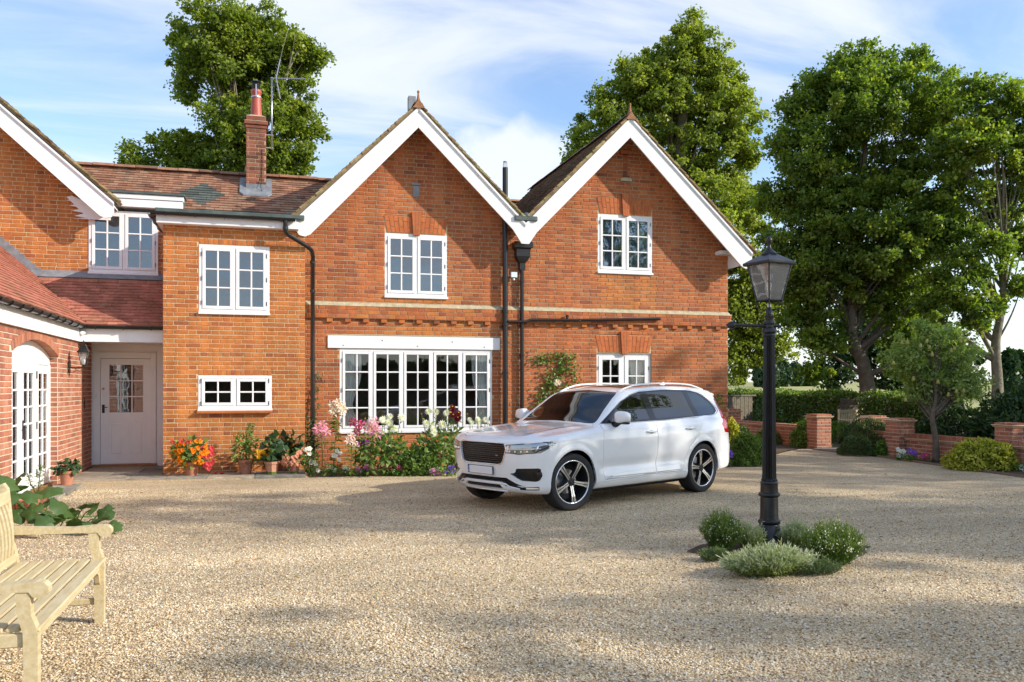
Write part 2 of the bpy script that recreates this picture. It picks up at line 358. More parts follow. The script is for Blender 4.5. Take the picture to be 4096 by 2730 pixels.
# gravel: coloured stone cells, light and dark, with real relief
def gravel_mat(name, single=False):
    m = bpy.data.materials.new(name); m.use_nodes = True
    t = m.node_tree; p = t.nodes['Principled BSDF']; p.inputs['Roughness'].default_value = .75; p.inputs['Specular IOR Level'].default_value = .35
    geo = nn(t, 'ShaderNodeNewGeometry')
    stones = [(0, (.14, .11, .08)), (.10, (.30, .20, .11)), (.25, (.56, .42, .24)), (.45, (.70, .58, .38)), (.62, (.80, .72, .55)), (.8, (.66, .46, .24)), (.9, (.88, .84, .73)), (1, (.52, .49, .44))]
    big = nn(t, 'ShaderNodeTexNoise'); big.inputs['Scale'].default_value = .55; big.inputs['Detail'].default_value = 4; t.links.new(geo.outputs['Position'], big.inputs['Vector'])
    mrb = nn(t, 'ShaderNodeMapRange'); t.links.new(big.outputs[0], mrb.inputs[0]); mrb.inputs[1].default_value = .3; mrb.inputs[2].default_value = .7; mrb.inputs[3].default_value = .84; mrb.inputs[4].default_value = 1.14
    mx = nn(t, 'ShaderNodeMix', data_type='RGBA', blend_type='MULTIPLY'); mx.inputs['Factor'].default_value = 1; t.links.new(mrb.outputs[0], mx.inputs['B'])
    if single:
        r = ramp(t, stones); oi = nn(t, 'ShaderNodeObjectInfo'); t.links.new(oi.outputs['Random'], r.inputs[0]); t.links.new(r.outputs[0], mx.inputs['A'])
    else:
        v1 = nn(t, 'ShaderNodeTexVoronoi'); v1.inputs['Scale'].default_value = 72; t.links.new(geo.outputs['Position'], v1.inputs['Vector'])
        v2 = nn(t, 'ShaderNodeTexVoronoi'); v2.inputs['Scale'].default_value = 125; t.links.new(geo.outputs['Position'], v2.inputs['Vector'])
        s1 = nn(t, 'ShaderNodeSeparateColor'); t.links.new(v1.outputs['Color'], s1.inputs[0])
        s2 = nn(t, 'ShaderNodeSeparateColor'); t.links.new(v2.outputs['Color'], s2.inputs[0])
        r1 = ramp(t, stones); t.links.new(s1.outputs[0], r1.inputs[0])
        r2 = ramp(t, stones); t.links.new(s2.outputs[1], r2.inputs[0])
        gt = nn(t, 'ShaderNodeMath', operation='GREATER_THAN'); t.links.new(s1.outputs[2], gt.inputs[0]); gt.inputs[1].default_value = .55
        m2 = nn(t, 'ShaderNodeMix', data_type='RGBA'); t.links.new(gt.outputs[0], m2.inputs['Factor']); t.links.new(r1.outputs[0], m2.inputs['A']); t.links.new(r2.outputs[0], m2.inputs['B'])
        # darker brown towards the edges of the stone cells
        dm = nn(t, 'ShaderNodeMapRange'); t.links.new(v1.outputs['Distance'], dm.inputs[0]); dm.inputs[1].default_value = .35; dm.inputs[2].default_value = .75; dm.inputs[3].default_value = 0; dm.inputs[4].default_value = .55
        m3 = nn(t, 'ShaderNodeMix', data_type='RGBA'); t.links.new(dm.outputs[0], m3.inputs['Factor']); t.links.new(m2.outputs['Result'], m3.inputs['A']); m3.inputs['B'].default_value = (.30, .23, .14, 1)
        t.links.new(m3.outputs['Result'], mx.inputs['A'])
        h = nn(t, 'ShaderNodeMath', operation='ADD'); hm = nn(t, 'ShaderNodeMath', operation='MULTIPLY'); hm.inputs[1].default_value = .5
        t.links.new(v2.outputs['Distance'], hm.inputs[0]); t.links.new(v1.outputs['Distance'], h.inputs[0]); t.links.new(hm.outputs[0], h.inputs[1])
        b = nn(t, 'ShaderNodeBump', invert=True); b.inputs['Strength'].default_value = 1; b.inputs['Distance'].default_value = .009
        t.links.new(h.outputs[0], b.inputs['Height']); t.links.new(b.outputs[0], p.inputs['Normal'])
    # faint wheel-worn drifts across the drive
    dmp = nn(t, 'ShaderNodeMapping'); dmp.inputs['Scale'].default_value = (.22, 1.5, 1); dmp.inputs['Rotation'].default_value = (0, 0, R(-14)); t.links.new(geo.outputs['Position'], dmp.inputs[0])
    dn = nn(t, 'ShaderNodeTexNoise'); dn.inputs['Scale'].default_value = 1.0; dn.inputs['Detail'].default_value = 3; dn.inputs['Distortion'].default_value = .6; t.links.new(dmp.outputs[0], dn.inputs['Vector'])
    dr_ = nn(t, 'ShaderNodeMapRange'); t.links.new(dn.outputs[0], dr_.inputs[0]); dr_.inputs[1].default_value = .35; dr_.inputs[2].default_value = .65; dr_.inputs[3].default_value = .87; dr_.inputs[4].default_value = 1.08
    m9 = nn(t, 'ShaderNodeMix', data_type='RGBA', blend_type='MULTIPLY'); m9.inputs['Factor'].default_value = 1; t.links.new(mx.outputs['Result'], m9.inputs['A']); t.links.new(dr_.outputs[0], m9.inputs['B']); mx = m9
    wt = nn(t, 'ShaderNodeMix', data_type='RGBA', blend_type='MULTIPLY'); wt.inputs['Factor'].default_value = 1; wt.inputs['B'].default_value = (1.02, .975, .89, 1)
    t.links.new(mx.outputs['Result'], wt.inputs['A']); t.links.new(wt.outputs['Result'], p.inputs['Base Color'])
    return m
M['gravel'] = gravel_mat('gravel'); M['pebble'] = gravel_mat('pebble', True)
M['soil'] = mat('bark_and_soil', (.10, .065, .04), .95, noise=(40, .5), bump=(60, 1, .02))
M['grass'] = mat('meadow_grass', (.10, .13, .03), .9, noise=(.15, .35), bump=(3, .6, .05))
M['field'] = mat('stubble_field', (.34, .33, .11), .95, noise=(.02, .25, 8), bump=(1, .5, .1))

# meadow and the field that climbs gently to the skyline
b = MB(); rad = [0, 25, 45, 70, 110, 170, 260, 420, 800, 1500]; seg = 72
def gz(r, a):
    k = max(0, (r-60)/240.)
    return -.02 + 4.1*min(1, k)*(1 if r < 400 else 1) + (.5*math.sin(a*5+1)+.4*math.sin(a*11))*min(1, k)
vs = [(0, 0, -.02)]
for r in rad[1:]:
    for k in range(seg):
        a = 2*math.pi*k/seg; vs.append((r*math.cos(a), r*math.sin(a), gz(r, a)))
fs = [(0, 1+k, 1+(k+1) % seg) for k in range(seg)]; ms = [0]*seg
for i in range(len(rad)-2):
    for k in range(seg):
        fs.append((1+i*seg+k, 1+(i+1)*seg+k, 1+(i+1)*seg+(k+1) % seg, 1+i*seg+(k+1) % seg)); ms.append(0 if rad[i+1] < 45 else 1)
b.mesh(vs, fs); b.m = ms
tag(b.build('ground', [M['grass'], M['field']], smooth=True), kind='structure')

drive = [(-14, -16), (12.4, -16), (12.9, 6), (13.05, 10.5), (13.25, 12.3), (13.5, 14.2), (13.85, 16.9), (13.9, 18.0), (13.9, 19.3), (14.05, 19.8), (13.6, 19.6), (12.5, 18.7), (11.4, 17.6),
         (10.3, 16.3), (9.6, 15.6), (8.2, 15.5), (5.0, 15.95), (.75, 15.95), (.75, 17.2), (-3.37, 17.2), (-3.37, 10), (-14, 10)]
sheet('gravel_drive', drive, .0, M['gravel'])
# flower bed soil along the house and the borders by the garden wall
sheet('flower_bed_soil', [(.76, 15.98), (5.0, 15.98), (8.2, 15.53), (9.6, 15.63), (10.3, 16.35), (11.4, 17.65), (12.5, 18.75), (13.6, 19.7), (14.1, 20), (14.2, 26), (9, 30), (10.3, 17.3), (.76, 17.36)], .006, M['soil'])
sheet('border_soil', [(13.87, 16.9), (13.52, 14.2), (13.27, 12.3), (13.07, 10.5), (12.92, 6), (12.42, -16), (40, -16), (40, 40), (14.6, 40), (14.6, 17.9), (13.9, 17.9)], .004, M['soil'])
M['timber'] = mat('edging_timber', (.20, .15, .10), .9, noise=(20, .3))
e = [(13.87, 16.9), (13.52, 14.2), (13.27, 12.3), (13.07, 10.5), (12.92, 6), (12.42, -16)]
bb = MB()
for p, q in zip(e, e[1:]):
    d = Vector((q[0]-p[0], q[1]-p[1], 0)).normalized()*1.0; n = Vector((d.y, -d.x, 0))*.012
    P = [Vector((*p, 0))-n, Vector((*q, 0))-n, Vector((*q, 0))+n, Vector((*p, 0))+n]
    bb.mesh([x+Vector((0, 0, -.02)) for x in P]+[x+Vector((0, 0, .045)) for x in P], [(4, 5, 6, 7), (0, 1, 5, 4), (1, 2, 6, 5), (2, 3, 7, 6), (3, 0, 4, 7)])
tag(bb.build('border_edging', M['timber']), kind='structure')

# near gravel: real loose stones, scattered on the sheet (denser close by)
def pebble_field():
    rng = np.random.default_rng(5)
    shapes = []
    hold = bpy.data.collections.new('pebble_shapes')
    for k in range(5):
        bm = bmesh.new(); bmesh.ops.create_icosphere(bm, subdivisions=1, radius=1)
        for v in bm.verts:
            v.co *= 1+random.uniform(-.28, .2); v.co.z *= .6; v.co.x *= 1.25
        me = bpy.data.meshes.new('pebble'); bm.to_mesh(me); bm.free(); me.materials.append(M['pebble'])
        o = bpy.data.objects.new('pebble_shape', me); hold.objects.link(o); shapes.append(o)
    me = bpy.data.meshes.new('gravel_stones')
    c, s = math.cos(math.atan(.2891)), math.sin(math.atan(.2891))
    N = 150000
    d = 4.2+rng.random(N)**1.5*9.5
    x = (rng.random(N)*2-1)*.66*d
    # area-uniform thinning: keep density about constant close by, fading out beyond 8 m
    u = x*c+d*s; v = d*c-x*s
    keep = (u > -3.2) & (v < 15.4) & (u < 12.4)
    u, v, d = u[keep], v[keep], d[keep]
    co = np.zeros((len(u), 3), 'f'); co[:, 0] = u; co[:, 1] = v; co[:, 2] = rng.random(len(u))*.004
    me.vertices.add(len(u)); me.vertices.foreach_set('co', co.ravel())
    o = bpy.data.objects.new('gravel_stones', me); COL.objects.link(o)
    g = bpy.data.node_groups.new('scatter_stones', 'GeometryNodeTree')
    g.interface.new_socket('Geometry', in_out='INPUT', socket_type='NodeSocketGeometry'); g.interface.new_socket('Geometry', in_out='OUTPUT', socket_type='NodeSocketGeometry')
    gi, go = nn(g, 'NodeGroupInput'), nn(g, 'NodeGroupOutput')
    ci = nn(g, 'GeometryNodeCollectionInfo'); ci.inputs['Collection'].default_value = hold; ci.inputs['Separate Children'].default_value = True; ci.inputs['Reset Children'].default_value = True
    ip = nn(g, 'GeometryNodeInstanceOnPoints'); ip.inputs['Pick Instance'].default_value = True
    rr = nn(g, 'FunctionNodeRandomValue', data_type='FLOAT_VECTOR'); rr.inputs[0].default_value = (-.5, -.5, 0); rr.inputs[1].default_value = (.5, .5, 6.28)
    rs = nn(g, 'FunctionNodeRandomValue', data_type='FLOAT'); rs.inputs[2].default_value = .004; rs.inputs[3].default_value = .009
    g.links.new(gi.outputs[0], ip.inputs['Points']); g.links.new(ci.outputs[0], ip.inputs['Instance'])
    g.links.new(rr.outputs[0], ip.inputs['Rotation']); g.links.new(rs.outputs[1], ip.inputs['Scale']); g.links.new(ip.outputs[0], go.inputs[0])
    md = o.modifiers.new('scatter', 'NODES'); md.node_group = g
    tag(o, 'loose pale and tan stones of the gravel drive', 'gravel', kind='stuff')
pebble_field()
# ------------------------------------------------------------------ house
HOUSE = thing('brick_house', 'red brick two-gabled house with white bargeboards, tiled roofs and white casement windows', 'house', (4, 17.4, 0))
HO = Vector(HOUSE.location)
CAMP = Vector((0, 0, 1.66))
FWD = Vector((.2777, .9607, 0)); RGT = Vector((.9607, -.2777, 0))
def put(mb, name, m, parent=None, **kw):
    """mesh in world coordinates, made a child of the house (or of one of its parts)"""
    o = mb.build(name, m, **kw); p = parent or HOUSE
    o.parent = p
    o.matrix_parent_inverse = Matrix.Identity(4)
    off = Vector((0, 0, 0)); q = p
    while q: off += Vector(q.location); q = q.parent
    o.location = -off if kw.get('loc') is None else Vector(kw['loc'])-off
    return o
def inframe(p, m=.02):
    r = p-CAMP; d = r.dot(FWD)
    if d < .5: return 0
    x = .5+r.dot(RGT)/d*3400/4096; y = (1548-3400*r.z/d)/2730
    return d if -m < x < 1+m and -m < y < 1+m else 0

CH = .0825; ST = .247; HD = .1235; J = .0145
BR_ALL = []        # (score, key, O, A, N, s0, s1, z0, z1, parent, tone)
BR_MB = {}
def add_brick(key, O, A, N, poly, parent, tone, proud=.0, full=False):
    """poly in (s, z) on the wall plane"""
    s0 = min(p[0] for p in poly); s1 = max(p[0] for p in poly); z0 = min(p[1] for p in poly); z1 = max(p[1] for p in poly)
    c = O+A*(s0+s1)/2+Vector((0, 0, (z0+z1)/2))
    d = inframe(c)
    sc = 0
    if d and full:
        v = (CAMP-c).normalized(); sc = (s1-s0)*(z1-z0)*max(0, v.dot(N))/d**2
    BR_ALL.append((sc, key, O, A, N, poly, parent, tone, proud, full))
def brick_wall(name, O, A, N, L, z0, z1, holes, clips, key, mortar='mortar', thick=.28, zone=None, skip=None, start=0, seed=1, parts=True, proudf=None):
    O = Vector(O); A = Vector(A).normalized(); N = Vector(N).normalized()
    rng = random.Random(seed)
    # slab with openings
    xs = sorted({0, L, *[h[0] for h in holes], *[h[1] for h in holes]}); zs = sorted({z0, z1, *[h[2] for h in holes], *[h[3] for h in holes]})
    xs = [x for x in xs if 0 <= x <= L]; zs = [z for z in zs if z0 <= z <= z1]
    mb = MB()
    for a, b_ in zip(xs, xs[1:]):
        for c, d in zip(zs, zs[1:]):
            mx_, mz_ = (a+b_)/2, (c+d)/2
            if any(h[0] < mx_ < h[1] and h[2] < mz_ < h[3] for h in holes): continue
            pl = [(a, c), (b_, c), (b_, d), (a, d)]
            for cl_ in clips: pl = clip(pl, *cl_) if pl else pl
            if len(pl) > 2: mb.prism(pl, 0, -thick, lambda s, z, n: O+A*s+N*n+Vector((0, 0, z)))
    wall = put(mb, name, M[mortar])
    k0 = int(math.floor(z0/CH)); k1 = int(math.ceil(z1/CH))
    for k in range(k0, k1):
        za, zb = k*CH+J/2, (k+1)*CH-J/2
        s = -start-(0 if k % 2 else (ST+J)/2+ (HD+J)/2) - rng.uniform(0, .01); i = 0
        while s < L:
            w = ST if i % 2 == 0 else HD
            w += rng.uniform(-.006, .006)
            a, b_ = max(s+J/2, .0), min(s+w+J/2, L)
            s += w+J; i += 1
            if b_-a < .03: continue
            jz = rng.uniform(-.002, .002)
            rects = [(a, b_, max(za+jz, z0), min(zb+jz, z1))]
            for h in holes:
                nr = []
                for (x0, x1, y0, y1) in rects:
                    if x1 <= h[0] or x0 >= h[1] or y1 <= h[2] or y0 >= h[3]: nr.append((x0, x1, y0, y1)); continue
                    if x0 < h[0]: nr.append((x0, h[0], y0, y1))
                    if x1 > h[1]: nr.append((h[1], x1, y0, y1))
                    xa, xb = max(x0, h[0]), min(x1, h[1])
                    if y0 < h[2]: nr.append((xa, xb, y0, h[2]-.004))
                    if y1 > h[3]: nr.append((xa, xb, h[3]+.004, y1))
                rects = nr
            for (x0, x1, y0, y1) in rects:
                if x1-x0 < .025 or y1-y0 < .015: continue
                if skip and skip((x0+x1)/2, (y0+y1)/2): continue
                pl = [(x0, y0), (x1, y0), (x1, y1), (x0, y1)]; n0 = area(pl)
                for cl_ in clips: pl = clip(pl, *cl_) if pl else pl
                if len(pl) < 3 or area(pl) < .0008: continue
                full = area(pl) > .999*n0
                kk = zone((x0+x1)/2, (y0+y1)/2) if zone else key
                add_brick(kk, O, A, N, pl, wall, rng.random(), (proudf((x0+x1)/2, (y0+y1)/2) if proudf else 0)+rng.uniform(-.0015, .002), full and parts)
    return wall
def brick_geo(mb, O, A, N, poly, proud, dep=.0085, bev=.004):
    n = len(poly); cx = sum(p[0] for p in poly)/n; cz = sum(p[1] for p in poly)/n
    hs = max(p[0] for p in poly)-min(p[0] for p in poly); hz_ = max(p[1] for p in poly)-min(p[1] for p in poly)
    fx, fz = max(.3, 1-2*bev/hs), max(.3, 1-2*bev/hz_)
    rr = random.random
    vs = [O+A*s+N*.0+Vector((0, 0, z)) for s, z in poly]
    vs += [O+A*s+N*(dep*.6+proud)+Vector((0, 0, z)) for s, z in poly]
    vs += [O+A*(cx+(s-cx)*fx+(rr()-.5)*.003)+N*(dep+proud)+Vector((0, 0, cz+(z-cz)*fz+(rr()-.5)*.003)) for s, z in poly]
    fs = [tuple(range(2*n, 3*n))]+[(i, (i+1) % n, (i+1) % n+n, i+n) for i in range(n)]+[(i+n, (i+1) % n+n, (i+1) % n+2*n, i+2*n) for i in range(n)]
    mb.mesh(vs, fs)
def flush_bricks():
    single = sorted([b for b in BR_ALL if b[9] and b[0] > 0], key=lambda b: -b[0])[:300]
    ids = {id(b) for b in single}
    um = {}
    for b in single:
        sc, key, O, A, N, poly, parent, tone, proud, full = b
        if key not in um:
            for vi in range(3):
                q = MB(); random.seed(50+vi)
                brick_geo(q, Vector((0, 0, 0)), Vector((1, 0, 0)), Vector((0, -1, 0)), [(-.12, -.036), (.12, -.036), (.12, .036), (-.12, .036)], 0)
                me = bpy.data.meshes.new('brick'); me.from_pydata(q.v, [], q.f); me.materials.append(M['brick_'+key+'_1']); um.setdefault(key, []).append(me)
        s0 = min(p[0] for p in poly); s1 = max(p[0] for p in poly); z0 = min(p[1] for p in poly); z1 = max(p[1] for p in poly)
        o = bpy.data.objects.new('brick', random.choice(um[key])); COL.objects.link(o); o.parent = parent
        c = O+A*(s0+s1)/2+Vector((0, 0, (z0+z1)/2))+N*proud
        o.location = c   # wall parts sit at -HO under the house, so their own frame is the world
        o.rotation_euler = (0, 0, math.atan2(A.y, A.x)); o.scale = ((s1-s0)/.24, 1, (z1-z0)/.072)
    random.seed(3)
    groups = {}
    for b in BR_ALL:
        if id(b) in ids: continue
        groups.setdefault((b[1], b[6].name), []).append(b)
    for (key, pn), bs in groups.items():
        mb = MB()
        for sc, k, O, A, N, poly, parent, tone, proud, full in bs:
            mb.tone = tone; brick_geo(mb, O, A, N, poly, proud)
        me = bpy.data.meshes.new('brick_courses'); me.from_pydata(mb.v, [], mb.f); me.materials.append(M['brick_'+key])
        at = me.attributes.new('tone', 'FLOAT', 'FACE'); at.data.foreach_set('value', mb.t)
        o = bpy.data.objects.new('brick_courses', me); COL.objects.link(o); o.parent = bpy.data.objects[pn]; o['kind'] = 'stuff'

X, Yv, Z = Vector((1, 0, 0)), Vector((0, 1, 0)), Vector((0, 0, 1))
BY, GY, PY = 16.914, 17.37, 18.735     # block front, gable wall, porch back wall
BX0, BX1 = -1.837, .72
GX1 = 10.177; EX = 5.17                 # valley
WX = -3.376
# roof lines (underside of bargeboard soffit) as half planes on (s,z) with s = x - GX0
def line_clip(xa, za, xb, zb, ox):
    """keep below the line through the two points (s = x-ox)"""
    a = -(zb-za)/(xb-xa); return (a, 1, za+a*(xa-ox))
A1, A2 = (2.93, 7.17), (7.533, 7.34)
rl1 = line_clip(.52, 4.80, *A1, .72); rr1 = line_clip(*A1, 5.17, 4.93, .72)
rl2 = line_clip(5.17, 4.93, *A2, .72); rr2 = line_clip(*A2, 10.5, 4.58, .72)
def orange_patch(sx, z):
    x = sx+.72
    if 2.1 < x < 3.9 and 3.30 < z < 3.52: return 'orange'
    if 6.95 < x < 8.35 and 3.40 < z < 4.17: return 'orange'
    if 2.3 < x < 4.4 and 2.7 < z < 3.3 : return 'orange'
    if z < .75: return 'orange' if 1.3 < x < 6 else 'red'
    if z < 2.45 and x > 5: return 'red'
    return 'red'
W_A1 = (-1.21, .06, 3.065, 4.33); W_A2 = (-1.223, .10, 1.245, 1.873); W_B = (-3.42, -2.125, 3.97, 5.215)
W_1 = (2.32, 3.62, 3.52, 4.80); W_W = (1.414, 4.582, .76, 2.43); W_2 = (6.977, 8.283, 4.19, 5.45); W_F = (6.95, 8.26, .06, 2.40)
sh = lambda w, ox: (w[0]-ox, w[1]-ox, w[2], w[3])
brick_wall('block_front_wall', (BX0, BY, 0), X, -Yv, BX1-BX0, 0, 4.66, [sh(W_A1, BX0), sh(W_A2, BX0), (W_A1[0]-.0-BX0, W_A1[1]-BX0, 4.33, 4.45), (W_A2[0]-BX0, W_A2[1]-BX0, 1.873, 1.99)], [], 'orange', seed=4)
brick_wall('block_side_wall', (BX0-.002, PY, 0), -Yv, -X, PY-BY-.29, 0, 4.65, [], [], 'orange', seed=5, parts=False, thick=.2)
brick_wall('block_return_wall', (BX1+.002, BY+.29, 0), Yv, X, GY-BY-.30, 0, 4.65, [], [], 'orange', seed=6, parts=False, thick=.2)
band = (0, GX1-.72, 2.96, 3.37)
# the gable wall in two pieces split at the valley so that each stays under its own roof
def gholes(ox, ws): return [sh(w, ox) for w in ws]
L1 = EX-.72
dz1, dz2 = 2.475, 2.475
brick_wall('left_gable_wall', (.72, GY, 0), X, -Yv, L1, 0, 7.2,
           [sh(W_1, .72), sh(W_W, .72), (W_1[0]-.72-.0, W_1[1]-.72, 4.80, 5.16), (1.177-.72, 4.752-.72, 2.43, 2.70)], [rl1, rr1], 'red', mortar='mortar_dk', zone=orange_patch, seed=7)
O2 = EX
rl2b = line_clip(5.17, 4.93, *A2, O2); rr2b = line_clip(*A2, 10.5, 4.58, O2)
brick_wall('right_gable_wall', (O2, GY, 0), X, -Yv, GX1-O2, 0, 7.4,
           [sh(W_2, O2), sh(W_F, O2), (W_2[0]-O2, W_2[1]-O2, 5.45, 5.83), (W_F[0]-O2, W_F[1]-O2, 2.40, 2.80), (7.57-O2, 7.70-O2, 6.27, 6.80)], [rl2b, rr2b], 'red', mortar='mortar_dk', zone=lambda s, z: orange_patch(s+O2-.72, z), seed=8)
brick_wall('far_side_wall', (GX1+.002, GY+.29, 0), Yv, X, 6.7, 0, 4.6, [], [], 'red', mortar='mortar_dk', seed=9, parts=False)
# left gable above the porch
GBX = -9.4
rb = line_clip(-2.95, 5.12, -6.8, 5.12+.884*3.85, GBX)
brick_wall('porch_gable_wall', (GBX, PY, 0), X, -Yv, -3.42-GBX, 2.6, 8.5, [], [(-rb[0]*0+.884, 1, 5.12+.884*(-2.95-GBX)), (-.884, 1, 8.50-.884*(-6.78-GBX))], 'orange', seed=10)
brick_wall('dormer_pier', (-2.125, PY, 0), X, -Yv, BX0+2.125, 3.7, 5.29, [], [], 'red', seed=11)
# wing wall with the arched opening
AY0, AY1 = 13.17, 15.9; AC = (AY0+AY1)/2; ASP = 2.16; ARISE = .22; AR = ((AY1-AY0)**2/4+ARISE**2)/(2*ARISE); ACZ = ASP+ARISE-AR
def in_arch(s, z, r=0.0):
    y = s+9.0
    return (AY0 < y < AY1 and z < ASP) or (AY0-.06 < y < AY1+.06 and z >= ASP-.05 and math.hypot(y-AC, z-ACZ) < AR+r)
# arched slab made of strips
wm_ = MB()
ys = [9.0, AY0]+[AY0+(AY1-AY0)*i/20 for i in range(1, 20)]+[AY1, PY]
for a, b_ in zip(ys, ys[1:]):
    if a < AY0-1e-6 or a > AY1-1e-6: wm_.box(WX-.28, WX, a, b_, 0, 2.7)
    else:
        za = ACZ+math.sqrt(AR**2-(a-AC)**2); zb = ACZ+math.sqrt(AR**2-(b_-AC)**2)
        wm_.prism([(a, za), (b_, zb), (b_, 2.7), (a, 2.7)], WX-.28, WX, lambda p, q, d: (d, p, q))
WING = put(wm_, 'wing_wall', M['mortar_w'])
def wing_bricks():
    rng = random.Random(12); O = Vector((WX, 9.0, 0)); L = PY-9.0
    for k in range(0, 33):
        za, zb = k*CH+J/2, (k+1)*CH-J/2
        if zb > 2.7: break
        s = -(0 if k % 2 else (ST+HD)/2+J); i = 0
        while s < L:
            w = ST if i % 2 == 0 else HD; a, b_ = max(0, s+J/2), min(L, s+w+J/2); s += w+J; i += 1
            y0, y1 = AY0-9, AY1-9
            if zb < ASP+.02:
                for (p, q) in ((a, min(b_, y0)), (max(a, y1), b_)):
                    if q-p > .02: add_brick('wing', O, Yv, X, [(p, za), (q, za), (q, zb), (p, zb)], WING, rng.random(), rng.uniform(-.001, .002), True)
            else:
                if in_arch((a+b_)/2, (za+zb)/2, .02) or in_arch(a+.02, za, .0) or in_arch(b_-.02, za, .0): continue
                if b_-a > .02: add_brick('wing', O, Yv, X, [(a, za), (b_, za), (b_, zb), (a, zb)], WING, rng.random(), 0, True)
wing_bricks()
# voussoirs: real wedge bricks running through the soffit
vb = MB(); nv = 41; hw = math.asin((AY1-AY0)/2/AR); rng = random.Random(2)
for i in range(nv):
    t0 = -hw+2*hw*i/nv+.0012; t1 = -hw+2*hw*(i+1)/nv-.0012; vb.tone = rng.random()
    pl = [(AC+AR*math.sin(t0), ACZ+AR*math.cos(t0)-.002), (AC+AR*math.sin(t1), ACZ+AR*math.cos(t1)-.002), (AC+(AR+.128)*math.sin(t1), ACZ+(AR+.128)*math.cos(t1)), (AC+(AR+.128)*math.sin(t0), ACZ+(AR+.128)*math.cos(t0))]
    vb.prism(pl, WX-.2, WX+.017+rng.uniform(0, .003), lambda p, q, d: (d, p, q))
put(vb, 'brick_arch', M['brick_wing'], tone=True)
# brick reveal of the arch
for yy, nrm in ((AY1, -Yv), (AY0, Yv)):
    for k in range(0, 26):
        add_brick('wing', Vector((WX, yy, 0)), -X if nrm.y < 0 else -X, nrm, [(.01, k*CH+J/2), (.125, k*CH+J/2), (.125, (k+1)*CH-J/2), (.01, (k+1)*CH-J/2)], WING, random.random(), -.004, False)
# porch gable: soldier lintels, flat gauged arches with keystones
def soldiers(x0, x1, z0, z1, y, key, seed):
    rng = random.Random(seed); n = int(round((x1-x0)/.0825)); w = (x1-x0)/n
    for i in range(n):
        a = x0+i*w+.005; b_ = x0+(i+1)*w-.005
        yield a, b_, z0+rng.uniform(0, .006), z1-rng.uniform(0, .01), rng.random()
wf = bpy.data.objects['block_front_wall']
for W_, zt in ((W_A1, 4.45), (W_A2, 1.99)):
    for a, b_, z0, z1, tn in soldiers(W_[0]-.0, W_[1]+.0, W_[3]+.006, zt-.006, BY, 'orange', int(W_[0]*10)):
        add_brick('orange', Vector((0, BY, 0)), X, -Yv, [(a, z0), (b_, z0), (b_, z1), (a, z1)], wf, tn, 0, True)
def gauged_arch(x0, x1, z0, z1, y, splay, name):
    mb = MB(); rng = random.Random(int(x0*7)); n = 14; cxm = (x0+x1)/2
    for i in range(n):
        a0 = x0+(x1-x0)*i/n+.0055; a1 = x0+(x1-x0)*(i+1)/n-.0055
        f = lambda a: cxm+(a-cxm)*(1+splay/((x1-x0)/2))
        zm = z0+(z1-z0)*(.35 if i % 2 else .68)
        g = lambda a, z: a+(f(a)-a)*(z-z0)/(z1-z0)
        for (p, q) in ((z0+.002, zm-.005), (zm+.005, z1-.002)):
            mb.tone = rng.random()
            mb.prism([(g(a0, p), p), (g(a1, p), p), (g(a1, q), q), (g(a0, q), q)], y-.014-rng.uniform(0, .002), y+.05)
    put(mb, name, M['rubbed'], tone=True)
    mb = MB(); kb, kt = .075, .10
    for i in range(3):
        t0, t1 = -1+2*i/3+.05, -1+2*(i+1)/3-.05; zm = z0+(z1-z0)*(.3 if i != 1 else .62)
        for (p, q) in ((z0-.04, zm-.005), (zm+.005, z1+.09)):
            h = lambda z: kb+(kt-kb)*(z-z0)/(z1-z0)
            mb.tone = rng.random()
            mb.prism([(cxm+t0*h(p), p), (cxm+t1*h(p), p), (cxm+t1*h(q), q), (cxm+t0*h(q), q)], y-.055, y+.05)
    ks = put(mb, 'keystone', M['rubbed'], tone=True)
    mb = MB(); mb.prism([(cxm-kb+.006, z0-.035), (cxm+kb-.006, z0-.035), (cxm+kt-.006, z1+.085), (cxm-kt+.006, z1+.085)], y-.048, y+.04); put(mb, 'keystone_mortar', M['mortar'], ks)
gauged_arch(2.37, 3.57, 4.815, 5.155, GY, .07, 'flat_arch')
gauged_arch(7.02, 8.24, 5.47, 5.825, GY, .07, 'flat_arch')
gauged_arch(7.0, 8.21, 2.42, 2.79, GY, .09, 'flat_arch')
# mortar behind the flat arches
for bx in ((W_1[0], W_1[1], GY, GY+.2, 4.80, 5.17), (W_2[0], W_2[1], GY, GY+.2, 5.45, 5.84), (W_F[0], W_F[1], GY, GY+.2, 2.40, 2.81), (W_A1[0], W_A1[1], BY+.001, BY+.2, 4.33, 4.455), (W_A2[0], W_A2[1], BY+.001, BY+.2, 1.873, 1.995), (1.17, 4.76, GY+.06, GY+.2, 2.43, 2.71)):
    mb = MB(); mb.box(*bx); put(mb, 'lintel_backing', M['mortar'])
